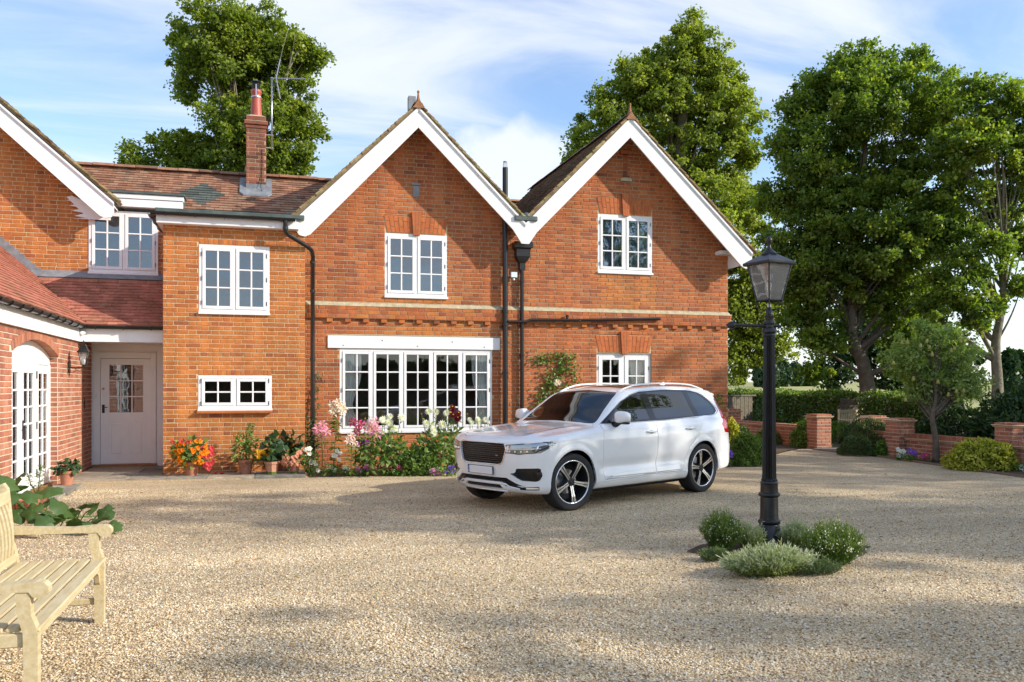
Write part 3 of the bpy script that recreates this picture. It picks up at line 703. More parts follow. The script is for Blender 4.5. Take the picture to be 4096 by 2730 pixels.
# blind slit and its sill, small vent
mb = MB(); mb.box(7.56, 7.71, GY+.04, GY+.1, 6.26, 6.82); put(mb, 'blind_slit', M['mortar_dk'])
for k in range(3):
    add_brick('red', Vector((0, GY+.045, 0)), X, -Yv, [(7.575, 6.28+k*.18), (7.695, 6.28+k*.18), (7.695, 6.45+k*.18), (7.575, 6.45+k*.18)], bpy.data.objects['right_gable_wall'], .2*k, 0, False)
mb = MB(); mb.box(7.50, 7.77, GY-.07, GY+.05, 6.80, 6.885, b=.008); put(mb, 'slit_cap', M['rubbed'], tone=True)
mb = MB(); mb.prism([(7.50, 6.20), (7.77, 6.20), (7.77, 6.245), (7.70, 6.275), (7.57, 6.275), (7.50, 6.245)], GY-.06, GY+.03); put(mb, 'slit_sill', M['stone'])
mb = MB(); mb.box(2.87, 3.06, GY-.03, GY+.02, 5.81, 5.85); mb.box(2.90, 3.03, GY-.016, GY+.02, 5.57, 5.79); put(mb, 'wall_vent', M['lead'])
# string course: sloping stone, three brick courses standing proud, dentils
SX0, SX1 = .735, GX1
mb = MB(); v = []
for (x, e) in ((SX0, 0), (SX1, .06)):
    v += [(x, GY-.001, 3.375), (x+e, GY-.075, 3.285), (x, GY+.05, 3.285), (x, GY+.05, 3.375)]
mb.mesh(v, [(0, 1, 5, 4), (0, 3, 2, 1), (4, 5, 6, 7), (1, 2, 6, 5), (0, 4, 7, 3)])
put(mb, 'string_course', M['stone'])
mb = MB(); mb.box(SX0, SX1+.05, GY-.062, GY+.01, 3.035, 3.285); bandm = put(mb, 'band_course', M['mortar_dk'])
rng = random.Random(77)
for k in range(3):
    s = -.1*k; i = k
    while s < SX1-SX0+.05:
        w = ST if i % 2 == 0 else HD; a, b_ = max(0, s), min(SX1-SX0+.06, s+w); s += w+J; i += 1
        if b_-a > .03: add_brick('orange' if 1.6 < SX0+a < 4.2 and rng.random() < .6 else 'red', Vector((SX0, GY-.062, 0)), X, -Yv, [(a, 3.285-(k+1)*.083+.005), (b_, 3.285-(k+1)*.083+.005), (b_, 3.285-k*.083-.004), (a, 3.285-k*.083-.004)], bandm, rng.random(), 0, True)
x = SX0+.42
while x < SX1:
    mb = MB(); mb.box(x, x+.12, GY-.055, GY+.02, 2.955, 3.034, b=.006); mb.tone = 0
    o = put(mb, 'dentil', M['brick_orange_1' if int(x*10) % 3 else 'brick_red_1'])
    x += .362
# lintel beam over the wide window with bolt heads
mb = MB(); mb.box(1.177, 4.752, GY-.035, GY+.10, 2.435, 2.69, b=.006); LB = put(mb, 'lintel_beam', M['white'])
for (x, z) in ((1.5, 2.50), (2.28, 2.61), (3.0, 2.50), (3.73, 2.60), (4.42, 2.50)):
    mb = MB(); mb.lathe([(0, -.014), (.014, -.012), (.02, -.004), (.022, 0)], (x, GY-.035, z), 10, 'y'); put(mb, 'bolt_head', M['white'], LB, smooth=True)

# ------------------------------------------------------------------ windows (parts: frame mesh with panes, bars, hinges, sill as sub-parts)
def casement(name, x0, x1, z0, z1, y, nsash, cols, rows, glass='glass', rz=0, loc=None, fw=.055, sw=.058, bar=.030, sill=True, hinges=True, rails=None, paint='white', dep=.07, bottom=None, parent=None, frame=True):
    """local frame: x along the wall, -y outwards, origin bottom left"""
    Wd, H = x1-x0, z1-z0; mb = MB()
    if frame:
        mb.box(0, fw, -.0, dep, 0, H, b=.004); mb.box(Wd-fw, Wd, 0, dep, 0, H, b=.004)
        mb.box(fw, Wd-fw, .001, dep, H-fw, H, b=.004); mb.box(fw, Wd-fw, .001, dep, 0, fw, b=.004)
    mw = fw*.8
    iw = (Wd-2*fw-(nsash-1)*mw)/nsash
    for i in range(1, nsash): mb.box(fw+i*(iw+mw)-mw, fw+i*(iw+mw), .001, dep, fw, H-fw, b=.004)
    f = mb.build(name, M[paint]); f.parent = parent or HOUSE
    base = Vector((x0, y, z0)) if loc is None else Vector(loc)
    if parent is None: f.location = base-HO
    else:
        off = Vector((0, 0, 0)); q = parent
        while q: off += Vector(q.location); q = q.parent
        f.location = base-off
    f.rotation_euler = (0, 0, rz)
    bot = bottom or sw
    for i in range(nsash):
        sx0 = fw+i*(iw+mw)+.003; sx1 = sx0+iw-.006; sz0 = fw+.003; sz1 = H-fw-.003
        s = MB(); y0 = -.012
        s.box(sx0, sx0+sw, y0, dep-.02, sz0, sz1, b=.004); s.box(sx1-sw, sx1, y0, dep-.02, sz0, sz1, b=.004)
        s.box(sx0+sw, sx1-sw, y0+.001, dep-.02, sz1-sw, sz1, b=.004); s.box(sx0+sw, sx1-sw, y0+.001, dep-.02, sz0, sz0+bot, b=.004)
        s.build('sash', M[paint], f)
        gx0, gx1, g0, g1 = sx0+sw, sx1-sw, sz0+bot, sz1-sw
        cw, ch = (gx1-gx0)/cols, (g1-g0)/rows
        for c in range(1, cols):
            q = MB(); q.box(gx0+c*cw-bar/2, gx0+c*cw+bar/2, y0+.004, .03, g0, g1, b=.007); q.build('glazing_bar', M[paint], f)
        for r in range(1, rows):
            q = MB(); q.box(gx0, gx1, y0+.003, .03, g0+r*ch-bar/2, g0+r*ch+bar/2, b=.007); q.build('glazing_bar', M[paint], f)
        for c in range(cols):
            for r in range(rows):
                q = MB(); q.box(gx0+c*cw, gx0+(c+1)*cw, .012, .016, g0+r*ch, g0+(r+1)*ch)
                p = q.build('pane', M[glass], f)
                p.rotation_euler = (random.uniform(-.004, .004), 0, random.uniform(-.004, .004))
    if hinges:
        for hx in (fw-.008, Wd-fw-.004):
            for hz_ in (.16, .84) if H < 1 else (.14, .5, .86):
                q = MB(); q.box(hx, hx+.012, -.02, -.001, H*hz_-.04, H*hz_+.04); q.build('hinge', M['iron'], f)
    if sill:
        q = MB(); q.box(-.01, Wd+.01, -.045, .02, -.045, .002, b=.005); q.build('sill', M[paint], f)
    return f
casement('window', *W_A1, BY-.01, 2, 2, 3, 'glass_up')
casement('window', *W_A2, BY-.01, 2, 2, 2)
casement('window', *W_B, PY-.02, 2, 2, 3, 'glass_up')
casement('window', *W_1, GY-.0, 2, 2, 3, 'glass_up')
casement('wide_window', *W_W, GY-.0, 5, 2, 4, sw=.052)
casement('window', *W_2, GY-.0, 2, 2, 3, 'glass_up')
casement('garden_door', *W_F, GY+.04, 2, 2, 5, sill=False, sw=.09, bottom=.35)
mb = MB(); mb.prism([(0, 0), (0, .05), (.12, .012), (.12, -.02)], -1.24, .115, lambda a, b_, d: (d, BY-a+.02, 1.185+b_)); put(mb, 'tile_sill', M['brick_red_1'])
# curtains: folded cloth hanging inside
def curtain(x0, x1, z0, z1, y, gather=0.0, side=1):
    mb = MB(); n = 36; rows_ = 10; vs = []
    for j in range(rows_+1):
        t = j/rows_; z = z1-(z1-z0)*t
        sq = 1-gather*math.exp(-((t-.72)/.22)**2)*1.0
        for i in range(n+1):
            a = i/n; xx = (x0+(x1-x0)*a*sq) if side > 0 else (x1-(x1-x0)*a*sq)
            vs.append((xx, y+.025*math.sin(a*math.pi*9+.6*math.sin(t*3)), z))
    fs = [(j*(n+1)+i, j*(n+1)+i+1, (j+1)*(n+1)+i+1, (j+1)*(n+1)+i) for j in range(rows_) for i in range(n)]
    mb.mesh(vs, fs); return put(mb, 'curtain', M['curtain'], smooth=True)
curtain(1.46, 1.86, .85, 2.40, GY+.09, .45, 1); curtain(4.16, 4.55, .85, 2.40, GY+.09, .4, -1)
curtain(7.02, 7.18, .2, 2.38, GY+.2, .2, 1); curtain(7.75, 8.2, .2, 2.38, GY+.2, .3, -1)
curtain(7.02, 7.55, 4.22, 5.42, GY+.09, .1, 1); curtain(7.75, 8.26, 4.22, 5.42, GY+.09, .1, -1)
curtain(-3.38, -3.25, 4.0, 5.2, PY+.2)
# rooms behind the glass: floors, back walls
mb = MB()
mb.box(.75, 10.1, 21.5, 21.6, .05, 4.6); mb.box(1.7, 4.2, 21.4, 21.5, 4.6, 5.6); mb.box(6.3, 8.9, 21.4, 21.5, 4.6, 5.6); mb.box(.75, 10.1, 17.7, 21.5, .0, .05); mb.box(.75, 10.1, 17.7, 21.5, 2.72, 2.80); mb.box(1.7, 4.2, 17.7, 21.5, 5.55, 5.6); mb.box(6.3, 8.9, 17.7, 21.5, 5.55, 5.6); [mb.box(xx, xx+.05, 17.7, 21.5, 4.5, 5.55) for xx in (1.65, 4.2, 6.25, 8.9)]; mb.box(.8, 1.65, 17.7, 21.5, 4.5, 4.55); mb.box(4.25, 6.25, 17.7, 21.5, 4.5, 4.55); mb.box(8.95, 10.1, 17.7, 21.5, 4.5, 4.55)
mb.box(5.1, 5.2, 17.7, 21.5, 0.05, 4.5); mb.box(.72, .78, 17.7, 21.5, .05, 4.5)
mb.box(-1.5, .6, 18.5, 18.6, .05, 4.6); mb.box(-1.6, .5, 17.25, 18.5, 2.6, 2.66); mb.box(-1.6, .5, 17.2, 18.5, 4.57, 4.62)
mb.box(-9, -1.7, 20.2, 20.3, 3.0, 5.4); mb.box(-9, -1.7, 19.05, 20.2, 3.6, 3.7)
mb.box(-6.5, -6.4, 9, 18.7, 0, 2.7); mb.box(-6.4, WX-.3, 9, 18.7, 2.62, 2.7); mb.box(-6.4, WX-.3, 9, 18.7, -.02, .03)
mb.box(-3.4, -1.8, 20.5, 20.6, 0, 2.6); mb.box(-3.45, -3.40, 18.95, 20.5, 0, 2.6); mb.box(-3.4, -1.8, 18.95, 20.5, 2.5, 2.6); mb.box(-3.4, -1.8, 18.95, 20.5, -.02, .04)
put(mb, 'room_shell', M['room'])

# ------------------------------------------------------------------ porch
mb = MB(); mb.box(-3.376, -1.84, PY+.02, PY+.2, 2.30, 2.60)
mb.box(-3.376, -3.33, PY+.02, PY+.2, 0, 2.3); mb.box(-2.165, -1.84, PY+.02, PY+.2, 0, 2.3)
PB = put(mb, 'porch_back_wall', M['grey_paint'])
for k in range(20):
    z = .02+k*.125
    for (xa, xb) in (((-3.374, -3.336), (-2.160, -1.84)) if z < 2.25 else ((-3.374, -1.84),)):
        q = MB(); q.prism([(0, 0), (.03, 0), (.008, .135), (0, .135)], xa, xb, lambda a, b_, d: (d, PY+.02-a, z+b_)); put(q, 'weatherboard', M['grey_paint'], PB)
mb = MB()
mb.box(-3.338, -3.21, PY-.03, PY+.1, 0.03, 2.363, b=.006); mb.box(-2.262, -2.163, PY-.03, PY+.1, 0.03, 2.363, b=.006); mb.box(-3.21, -2.262, PY-.03, PY+.1, 2.235, 2.363, b=.006)
put(mb, 'door_frame', M['grey_paint'])
mb = MB(); dx0, dx1, dz0_, dz1_ = -3.205, -2.267, .10, 2.229
gx0, gx1, gz0, gz1 = -3.045, -2.415, 1.14, 2.105
y0, y1 = PY+.02, PY+.07
mb.box(dx0, gx0, y0, y1, dz0_, dz1_, b=.003); mb.box(gx1, dx1, y0, y1, dz0_, dz1_, b=.003)
mb.box(gx0, gx1, y0+.001, y1, gz1, dz1_, b=.003); mb.box(gx0, gx1, y0+.001, y1, .95, gz0, b=.003); mb.box(gx0, gx1, y0+.001, y1, dz0_, .27, b=.003)
mb.box(-2.785, -2.675, y0+.001, y1, .27, .95); mb.box(gx0, -2.785, y0+.02, y1, .27, .95); mb.box(-2.675, gx1, y0+.02, y1, .27, .95)
DOOR = put(mb, 'front_door', M['grey_paint'])
for (a, b_) in ((gx0+.03, -2.815), (-2.645, gx1-.03)):
    q = MB(); q.box(a, b_, y0+.008, y0+.03, .30, .92, b=.012); put(q, 'door_panel', M['grey_paint'], DOOR)
for i in (1, 2):
    q = MB(); xx = gx0+(gx1-gx0)*i/3; q.box(xx-.012, xx+.012, y0+.002, y0+.03, gz0, gz1, b=.005); put(q, 'glazing_bar', M['grey_paint'], DOOR)
    q = MB(); zz_ = gz0+(gz1-gz0)*i/3; q.box(gx0, gx1, y0+.003, y0+.03, zz_-.012, zz_+.012, b=.005); put(q, 'glazing_bar', M['grey_paint'], DOOR)
for i in range(3):
    for j in range(3):
        q = MB(); q.box(gx0+(gx1-gx0)*i/3, gx0+(gx1-gx0)*(i+1)/3, y0+.014, y0+.018, gz0+(gz1-gz0)*j/3, gz0+(gz1-gz0)*(j+1)/3); put(q, 'pane', M['glass_up'], DOOR)
q = MB(); q.box(-3.18, -3.13, y0-.008, y0, 1.13, 1.30, b=.003); q.tube([(-3.155, y0-.005, 1.25), (-3.155, y0-.05, 1.25), (-3.07, y0-.055, 1.245)], .009, 6); put(q, 'handle', M['iron'], DOOR)
q = MB(); q.lathe([(0, -.015), (.022, -.012), (.026, 0)], (-3.155, y0, 1.62), 12, 'y'); put(q, 'lock', M['brass'], DOOR, smooth=True)
q = MB(); q.box(-3.35, -2.15, PY-.12, PY+.1, .05, .10, b=.006); put(q, 'threshold', M['threshold'])
tag(put(MB(), 'x', M['white']), None) if False else None
q = MB(); q.box(-3.30, -3.265, PY-.042, PY-.03, 1.43, 1.52, b=.004); q.box(-3.289, -3.276, PY-.045, PY-.041, 1.455, 1.475); put(q, 'door_bell', M['white'])

# french doors under the arch: three leaves plus the arched head
FX = WX-.125
ARV = [(AY0+(AY1-AY0)*i/24) for i in range(25)]
mb = MB()
hd = [(y, ACZ+math.sqrt(AR**2-(y-AC)**2)-.002) for y in ARV]
mb.prism([(AY0, 2.02)]+hd+[(AY1, 2.02)], FX-.05, FX+.0, lambda p, q, d: (d, p, q))
mb.box(FX-.05, FX+.012, AY0, AY0+.05, .05, 2.02, b=.004); mb.box(FX-.05, FX+.012, AY1-.05, AY1, .05, 2.02, b=.004)
FDR = put(mb, 'french_doors', M['white'])
mb = MB(); mb.box(FX-.06, FX+.06, AY0, AY1, .0, .055, b=.004); put(mb, 'door_sill', M['threshold'])
for i in range(3):
    lw = (AY1-AY0-.11)/3; ya = AY0+.055+i*lw
    casement('door_leaf', ya, ya+lw, .06, 2.01, 0, 1, 2, 6, 'glass', rz=R(90), loc=(FX+.005, ya, .06), fw=.012, sw=.125, bar=.03, sill=False, hinges=False, bottom=.24, dep=.05)
for yy in (AY0+.09, AY0+.055+2*(AY1-AY0-.11)/3):
    for z in (.3, 1.05, 1.85):
        q = MB(); q.box(FX+.018, FX+.03, yy-.012, yy+.012, z-.06, z+.06); put(q, 'hinge', M['iron'])
yy = AY0+.055+(AY1-AY0-.11)/3
q = MB(); q.box(FX+.018, FX+.03, yy+.05, yy+.085, .88, 1.16, b=.003); q.tube([(FX+.02, yy+.066, 1.05), (FX+.07, yy+.066, 1.05), (FX+.075, yy-.03, 1.05)], .009, 6); q.box(FX+.018, FX+.05, yy+.05, yy+.07, .32, .36); put(q, 'handle', M['iron'])

# fascias, soffits, gutters
mb = MB(); mb.box(WX-.0, -3.325, 9, 17.38, 2.50, 2.74, b=.004); mb.box(-3.325, -3.315, 9, 17.39, 2.50, 2.525); put(mb, 'wing_fascia', M['white'])
mb = MB(); mb.box(-3.325, BX0-.005, 17.385, 17.425, 2.50, 2.745, b=.004); mb.box(-3.325, BX0-.005, 17.375, 17.385, 2.50, 2.52); put(mb, 'porch_fascia', M['white'])
mb = MB(); mb.box(-3.33, BX0, 17.425, PY, 2.52, 2.55); mb.box(WX, -3.325, 9, 17.39, 2.74, 2.76); put(mb, 'porch_soffit', M['grey_paint'])
q = MB(); q.lathe([(.0, -.03), (.035, -.03), (.04, -.01), (.04, .03)], (-3.27, 17.36, 2.66), 12, 'y'); q.box(-3.315, -3.22, 17.34, 17.385, 2.64, 2.70, b=.01); put(q, 'motion_sensor', M['white'])
def gutter(name, p0, p1, r=.058, brackets=5):
    p0, p1 = Vector(p0), Vector(p1); d = (p1-p0).normalized(); n = Vector((d.y, -d.x, 0)); mb = MB(); seg = 9; vs = []
    for rr in (r, r-.006):
        for p in (p0, p1):
            for k in range(seg+1):
                t = math.pi*k/seg; vs.append(p+n*math.cos(t)*rr-Z*math.sin(t)*rr)
    q = seg+1; fs = []
    for k in range(seg):
        fs += [(k, k+1, q+k+1, q+k), (2*q+k, 3*q+k, 3*q+k+1, 2*q+k+1), (k, 2*q+k, 2*q+k+1, k+1), (q+k, q+k+1, 3*q+k+1, 3*q+k)]
    fs += [(0, q, 3*q, 2*q), (seg, 2*q+seg, 3*q+seg, q+seg)]
    mb.mesh(vs, fs); g = put(mb, name, M['black'], smooth=True, sharp=40)
    for i in range(brackets):
        c = p0.lerp(p1, (i+.5)/brackets); b2 = MB(); pts = [c+n*math.cos(t)*(r+.006)-Z*math.sin(t)*(r+.006) for t in [math.pi*k/8 for k in range(9)]]
        b2.tube(pts, .009, 5); put(b2, 'bracket', M['black'], g)
    return g
gutter('gutter', (-3.245, 9.2, 2.79), (-3.245, 17.36, 2.79), brackets=16)
gutter('gutter', (-3.29, 17.315, 2.79), (BX0-.01, 17.315, 2.79), brackets=3)
gutter('gutter', (-2.02, 16.63, 4.845), (.53, 16.63, 4.845), brackets=5)
gutter('gutter', (-2.03, 18.6, 4.845), (-2.03, 16.63, 4.845), brackets=3)
gutter('gutter', (10.62, 16.87, 4.60), (10.62, 24.3, 4.60), brackets=6)
# block flat roof
mb = MB(); mb.box(-1.93, .60, 16.70, 18.7, 4.66, 4.80, b=.004); mb.box(-1.91, .55, 16.74, 18.6, 4.80, 4.862); put(mb, 'block_fascia', M['white'])
mb = MB(); mb.box(-1.95, .70, 16.70, 19.0, 4.86, 4.935, b=.008); put(mb, 'flat_roof_edge', M['felt'])
# dormer over the porch window
mb = MB(); mb.box(-3.55, -1.65, 18.60, 19.6, 5.292, 5.45, b=.004); mb.box(-3.55, -1.63, 18.58, 19.6, 5.455, 5.545, b=.004); put(mb, 'dormer_fascia', M['white'])
mb = MB(); mb.box(-3.6, -1.60, 18.55, 19.7, 5.55, 5.60, b=.006); mb.prism([(18.78, 4.93), (18.78, 5.55), (19.3, 5.55)], -1.66, -1.62, lambda p, q, d: (d, p, q)); put(mb, 'dormer_lead', M['felt'])
# lead apron and stepped flashing
mb = MB(); mb.prism([(PY-.012, 3.975), (PY-.035, 3.90), (PY-.15, 3.825), (PY-.15, 3.835), (PY-.0, 3.985)], -4.45, BX0-.0, lambda p, q, d: (d, p, q)); put(mb, 'lead_apron', M['lead'])
mb = MB()
for k in range(26):
    z0 = 3.93+k*CH; xx = -4.36-(z0-3.93)/.885
    mb.prism([(xx-.22, z0-.16), (xx+.10, z0), (xx+.07, z0+CH), (xx-.30, z0+CH)], PY-.024-(k % 2)*.001, PY-.002)
put(mb, 'stepped_flashing', M['lead'])
mb = MB(); mb.box(BX0-.016, BX0+.03, BY+.15, BY+.5, 2.78, 3.05); put(mb, 'corner_flashing', M['lead'])

# ------------------------------------------------------------------ roofs
TL_ALL = []
def roof(name, O, A, U, L, Lu, key, keep=None, slab=True, w=.178, g=.108, seed=1, under='timber', parts=True, special=None):
    O = Vector(O); A = Vector(A).normalized(); U = Vector(U).normalized(); N = A.cross(U)
    if N.z < 0: N = -N
    mb = MB()
    nA = max(1, int(L/.25)); 
    # the deck under the tiles
    strips = []
    na, nu = max(1, int(L/.3)), max(1, int(Lu/.3))
    for i in range(na):
        for j in range(nu):
            a0, a1, u0, u1 = L*i/na, L*(i+1)/na, Lu*j/nu, Lu*(j+1)/nu
            c = O+A*(a0+a1)/2+U*(u0+u1)/2
            if keep and not keep(c): continue
            q = [O+A*a+U*u for a, u in ((a0, u0), (a1, u0), (a1, u1), (a0, u1))]
            mb.mesh([p-N*.04 for p in q]+[p+N*.004 for p in q], [(0, 1, 2, 3), (4, 7, 6, 5), (0, 4, 5, 1), (1, 5, 6, 2), (2, 6, 7, 3), (3, 7, 4, 0)])
    deck = put(mb, name, M[under])
    rng = random.Random(seed)
    for j in range(int(Lu/g)+1):
        i0 = -1 if j % 2 else 0
        off = w/2*(j % 2)
        for i in range(int(L/w)+2):
            a = i*w-off
            if a < -.02 or a > L-.03: continue
            u = j*g
            if u > Lu-.03: continue
            c = O+A*(a+w/2)+U*(u+g/2)
            if keep and not keep(c): continue
            k = special(c) if special and special(c) else key
            d = inframe(c); sc = 0
            if d and parts:
                v = (CAMP-c).normalized(); sc = w*g*max(0, v.dot(N))/d**2
            TL_ALL.append((sc, k, O, A, U, N, a+rng.uniform(-.003, .003), u+rng.uniform(-.005, .005), min(w, L+.02-a)-.004, deck, rng.random(), rng.uniform(-.002, .004)))
    return deck
def tile_geo(mb, P, A, U, N, w, lift):
    L = .17
    for_ = [(0, 0, .006), (w, 0, .006), (w, L, -.004), (0, L, -.004), (0, -.002, .030+lift), (w, -.002, .030+lift), (w, L, .006), (0, L, .006)]
    mb.mesh([P+A*a+U*u+N*n for a, u, n in for_], [(4, 5, 6, 7), (0, 1, 5, 4), (1, 2, 6, 5), (3, 0, 4, 7), (0, 3, 2, 1)])
def flush_tiles():
    single = sorted([t for t in TL_ALL if t[0] > 0], key=lambda t: -t[0])[:300]; ids = {id(t) for t in single}; um = {}
    for (sc, k, O, A, U, N, a, u, w, deck, tone, lift) in single:
        if k not in um:
            q = MB(); tile_geo(q, Vector((0, 0, 0)), X, Yv, Z, .174, .0)
            me = bpy.data.meshes.new('roof_tile'); me.from_pydata(q.v, [], q.f); me.materials.append(M['tile_'+k+'_1']); um[k] = me
        o = bpy.data.objects.new('roof_tile', um[k]); COL.objects.link(o); o.parent = deck
        P = O+A*a+U*u+N*lift
        Nn = A.cross(U); AA = A
        if Nn.z < 0:   # keep a right-handed basis
            P = P+A*w; AA = -A
        Mx = Matrix((AA*(w/.174), U, N)).transposed().to_4x4(); Mx.translation = P
        o.matrix_local = Mx
    groups = {}
    for t in TL_ALL:
        if id(t) in ids: continue
        groups.setdefault((t[1], t[9].name), []).append(t)
    for (k, dn), ts in groups.items():
        mb = MB()
        for (sc, k_, O, A, U, N, a, u, w, deck, tone, lift) in ts:
            mb.tone = tone; tile_geo(mb, O+A*a+U*u+N*0, A, U, N, w, lift)
        me = bpy.data.meshes.new('tile_courses'); me.from_pydata(mb.v, [], mb.f); me.materials.append(M['tile_'+k])
        at = me.attributes.new('tone', 'FLOAT', 'FACE'); at.data.foreach_set('value', mb.t)
        o = bpy.data.objects.new('tile_courses', me); COL.objects.link(o); o.parent = bpy.data.objects[dn]; o['kind'] = 'stuff'
pw = math.atan(.885); pp = math.atan(.75)
vall = lambda p: p.y < 17.3+((2.75+.96*(-3.22-p.x))-2.78)/.75+.02 or p.x > -2.0
roof('wing_roof', (-3.20, 9.0, 2.80), Yv, (-math.cos(pw), 0, math.sin(pw)), PY-9.0, 3.4, 'new', keep=lambda p: p.y < PY-.02 and p.y < 17.34+(p.z-2.80)/.75 or p.z > 3.86, seed=21)
roof('porch_roof', (-4.45, 17.26, 2.80), X, (0, math.cos(pp), math.sin(pp)), BX0+4.45, (PY-17.26)/math.cos(pp)-.10, 'new', keep=lambda p: p.x > -3.22-(p.z-2.78)/.885 and p.z < 3.80, seed=22)
ROOFP = math.atan(.8)
def diamond(p):
    return 'slate' if abs(p.x+1.30)/.42+abs(p.z-5.79)/.30 < 1 else None
g1x = lambda z: 2.93-(7.25-z)/.975
roof('main_roof', (-6.2, 18.78, 5.335), X, (0, math.cos(ROOFP), math.sin(ROOFP)), 8.6, 1.33/math.cos(ROOFP), 'old', keep=lambda p: p.x < g1x(p.z)+.45 and p.x > -2.98-(p.z-5.3)/.884-.35, seed=23, special=diamond)
roof('main_roof_back', (-6.2, 21.43, 5.335), X, (0, -math.cos(ROOFP), math.sin(ROOFP)), 8.6, 1.33/math.cos(ROOFP), 'old', keep=lambda p: p.x < g1x(p.z)+.45, seed=24, parts=False)
# ridge tiles
def ridge(p0, p1, m, r=.10, n=None, name='ridge_tile'):
    p0, p1 = Vector(p0), Vector(p1); L = (p1-p0).length; n = n or int(L/.42); d = (p1-p0).normalized(); s = Vector((d.y, -d.x, 0))
    for i in range(n):
        a = p0+d*(L*i/n+.006); b_ = p0+d*(L*(i+1)/n-.006); mb = MB(); vs = []
        jz = random.uniform(-.008, .008)
        for p in (a, b_):
            for k in range(7):
                t = math.pi*(k/6)*.86+math.pi*.07; vs.append(p+s*math.cos(t)*r*1.25+Z*(math.sin(t)*r-.03+jz))
            for k in range(7):
                t = math.pi*(k/6)*.86+math.pi*.07; vs.append(p+s*math.cos(t)*(r-.02)*1.25+Z*(math.sin(t)*(r-.02)-.03+jz))
        fs = [(k, k+1, 14+k+1, 14+k) for k in range(6)]+[(7+k, 21+k, 21+k+1, 7+k+1) for k in range(6)]+[(k, 7+k, 8+k, k+1) for k in range(6)]+[(14+k, 15+k, 22+k, 21+k) for k in range(6)]
        mb.mesh(vs, fs); put(mb, name, m)
ridge((-5.3, 20.11, 6.43), (2.0, 20.11, 6.43), M['tile_old_1'])
p45 = lambda dx, dz: Vector((dx, 0, dz)).normalized()
RB = 24.1
# left gable
l1 = math.hypot(A1[0]-.50, 2.41); 
roof('left_gable_roof', (.47, 16.86, 4.90), Yv, (2.46, 0, 2.40), RB-16.86, math.hypot(2.46, 2.40), 'old', seed=25, parts=False, keep=lambda p: True)
roof('left_gable_roof_inner', (5.17, 16.86, 5.10), Yv, (-2.24, 0, 2.20), RB-16.86, math.hypot(2.24, 2.20), 'old', seed=26, parts=False)
roof('right_gable_roof_inner', (5.17, 16.86, 5.10), Yv, (2.363, 0, 2.37), RB-16.86, math.hypot(2.363, 2.37), 'dark', seed=27)
roof('right_gable_roof', (10.56, 16.86, 4.66), Yv, (-3.027, 0, 2.81), RB-16.86, math.hypot(3.027, 2.81), 'old', seed=28, parts=False)
roof('rear_roof', (2.2, 22.6, 5.25), X, (0, math.cos(R(42)), math.sin(R(42))), 6.2, 3.0, 'old', seed=33, parts=False)
ridge((2.2, 24.83, 7.30), (8.4, 24.83, 7.30), M['tile_old_1'])
ridge((2.93, 16.9, 7.33), (2.93, RB, 7.33), M['tile_dark_1'], r=.085)
ridge((7.533, 16.9, 7.50), (7.533, RB, 7.50), M['tile_dark_1'], r=.085)
def verge(p0, p1, y, seedv):
    """stepped tile ends seen along the bargeboard top"""
    p0, p1 = Vector(p0), Vector(p1); d = (p1-p0); L = d.length; d.normalize(); n = Vector((-d.z, 0, d.x)); n = n if n.z > 0 else -n
    mb = MB(); rng = random.Random(seedv); k = int(L/.10)
    for i in range(k):
        mb.tone = rng.random(); a = p0+d*(L*i/k); b_ = a+d*.16; h = rng.uniform(.026, .038); o_ = rng.uniform(-.02, .015)
        q = [a+n*.022, b_+n*.0, b_+n*h, a+n*(.022+h)]
        mb.mesh([Vector((p.x, y+o_, p.z)) for p in q]+[Vector((p.x, y+.18, p.z)) for p in q], [(0, 1, 2, 3), (4, 7, 6, 5), (0, 4, 5, 1), (1, 5, 6, 2), (2, 6, 7, 3), (3, 7, 4, 0)])
        q = [a+n*.0, b_-n*.02, b_-n*.002, a+n*.018]
        mb.mesh([Vector((p.x, y+.015+o_, p.z)) for p in q]+[Vector((p.x, y+.18, p.z)) for p in q], [(0, 1, 2, 3), (4, 7, 6, 5), (0, 4, 5, 1), (1, 5, 6, 2), (2, 6, 7, 3), (3, 7, 4, 0)])
    put(mb, 'verge_tiles', M['tile_verge'], tone=True)
YB = 16.87
verge((.50, 0, 4.93), (2.93, 0, 7.30), YB-.03, 1); verge((5.17, 0, 5.12), (2.93, 0, 7.30), YB-.03, 2)
verge((5.17, 0, 5.12), (7.533, 0, 7.48), YB-.03, 3); verge((10.60, 0, 4.65), (7.533, 0, 7.48), YB-.03, 4)
verge((-2.80, 0, 5.30), (-6.8, 0, 5.30+.884*4.0), 18.235-.03, 5)
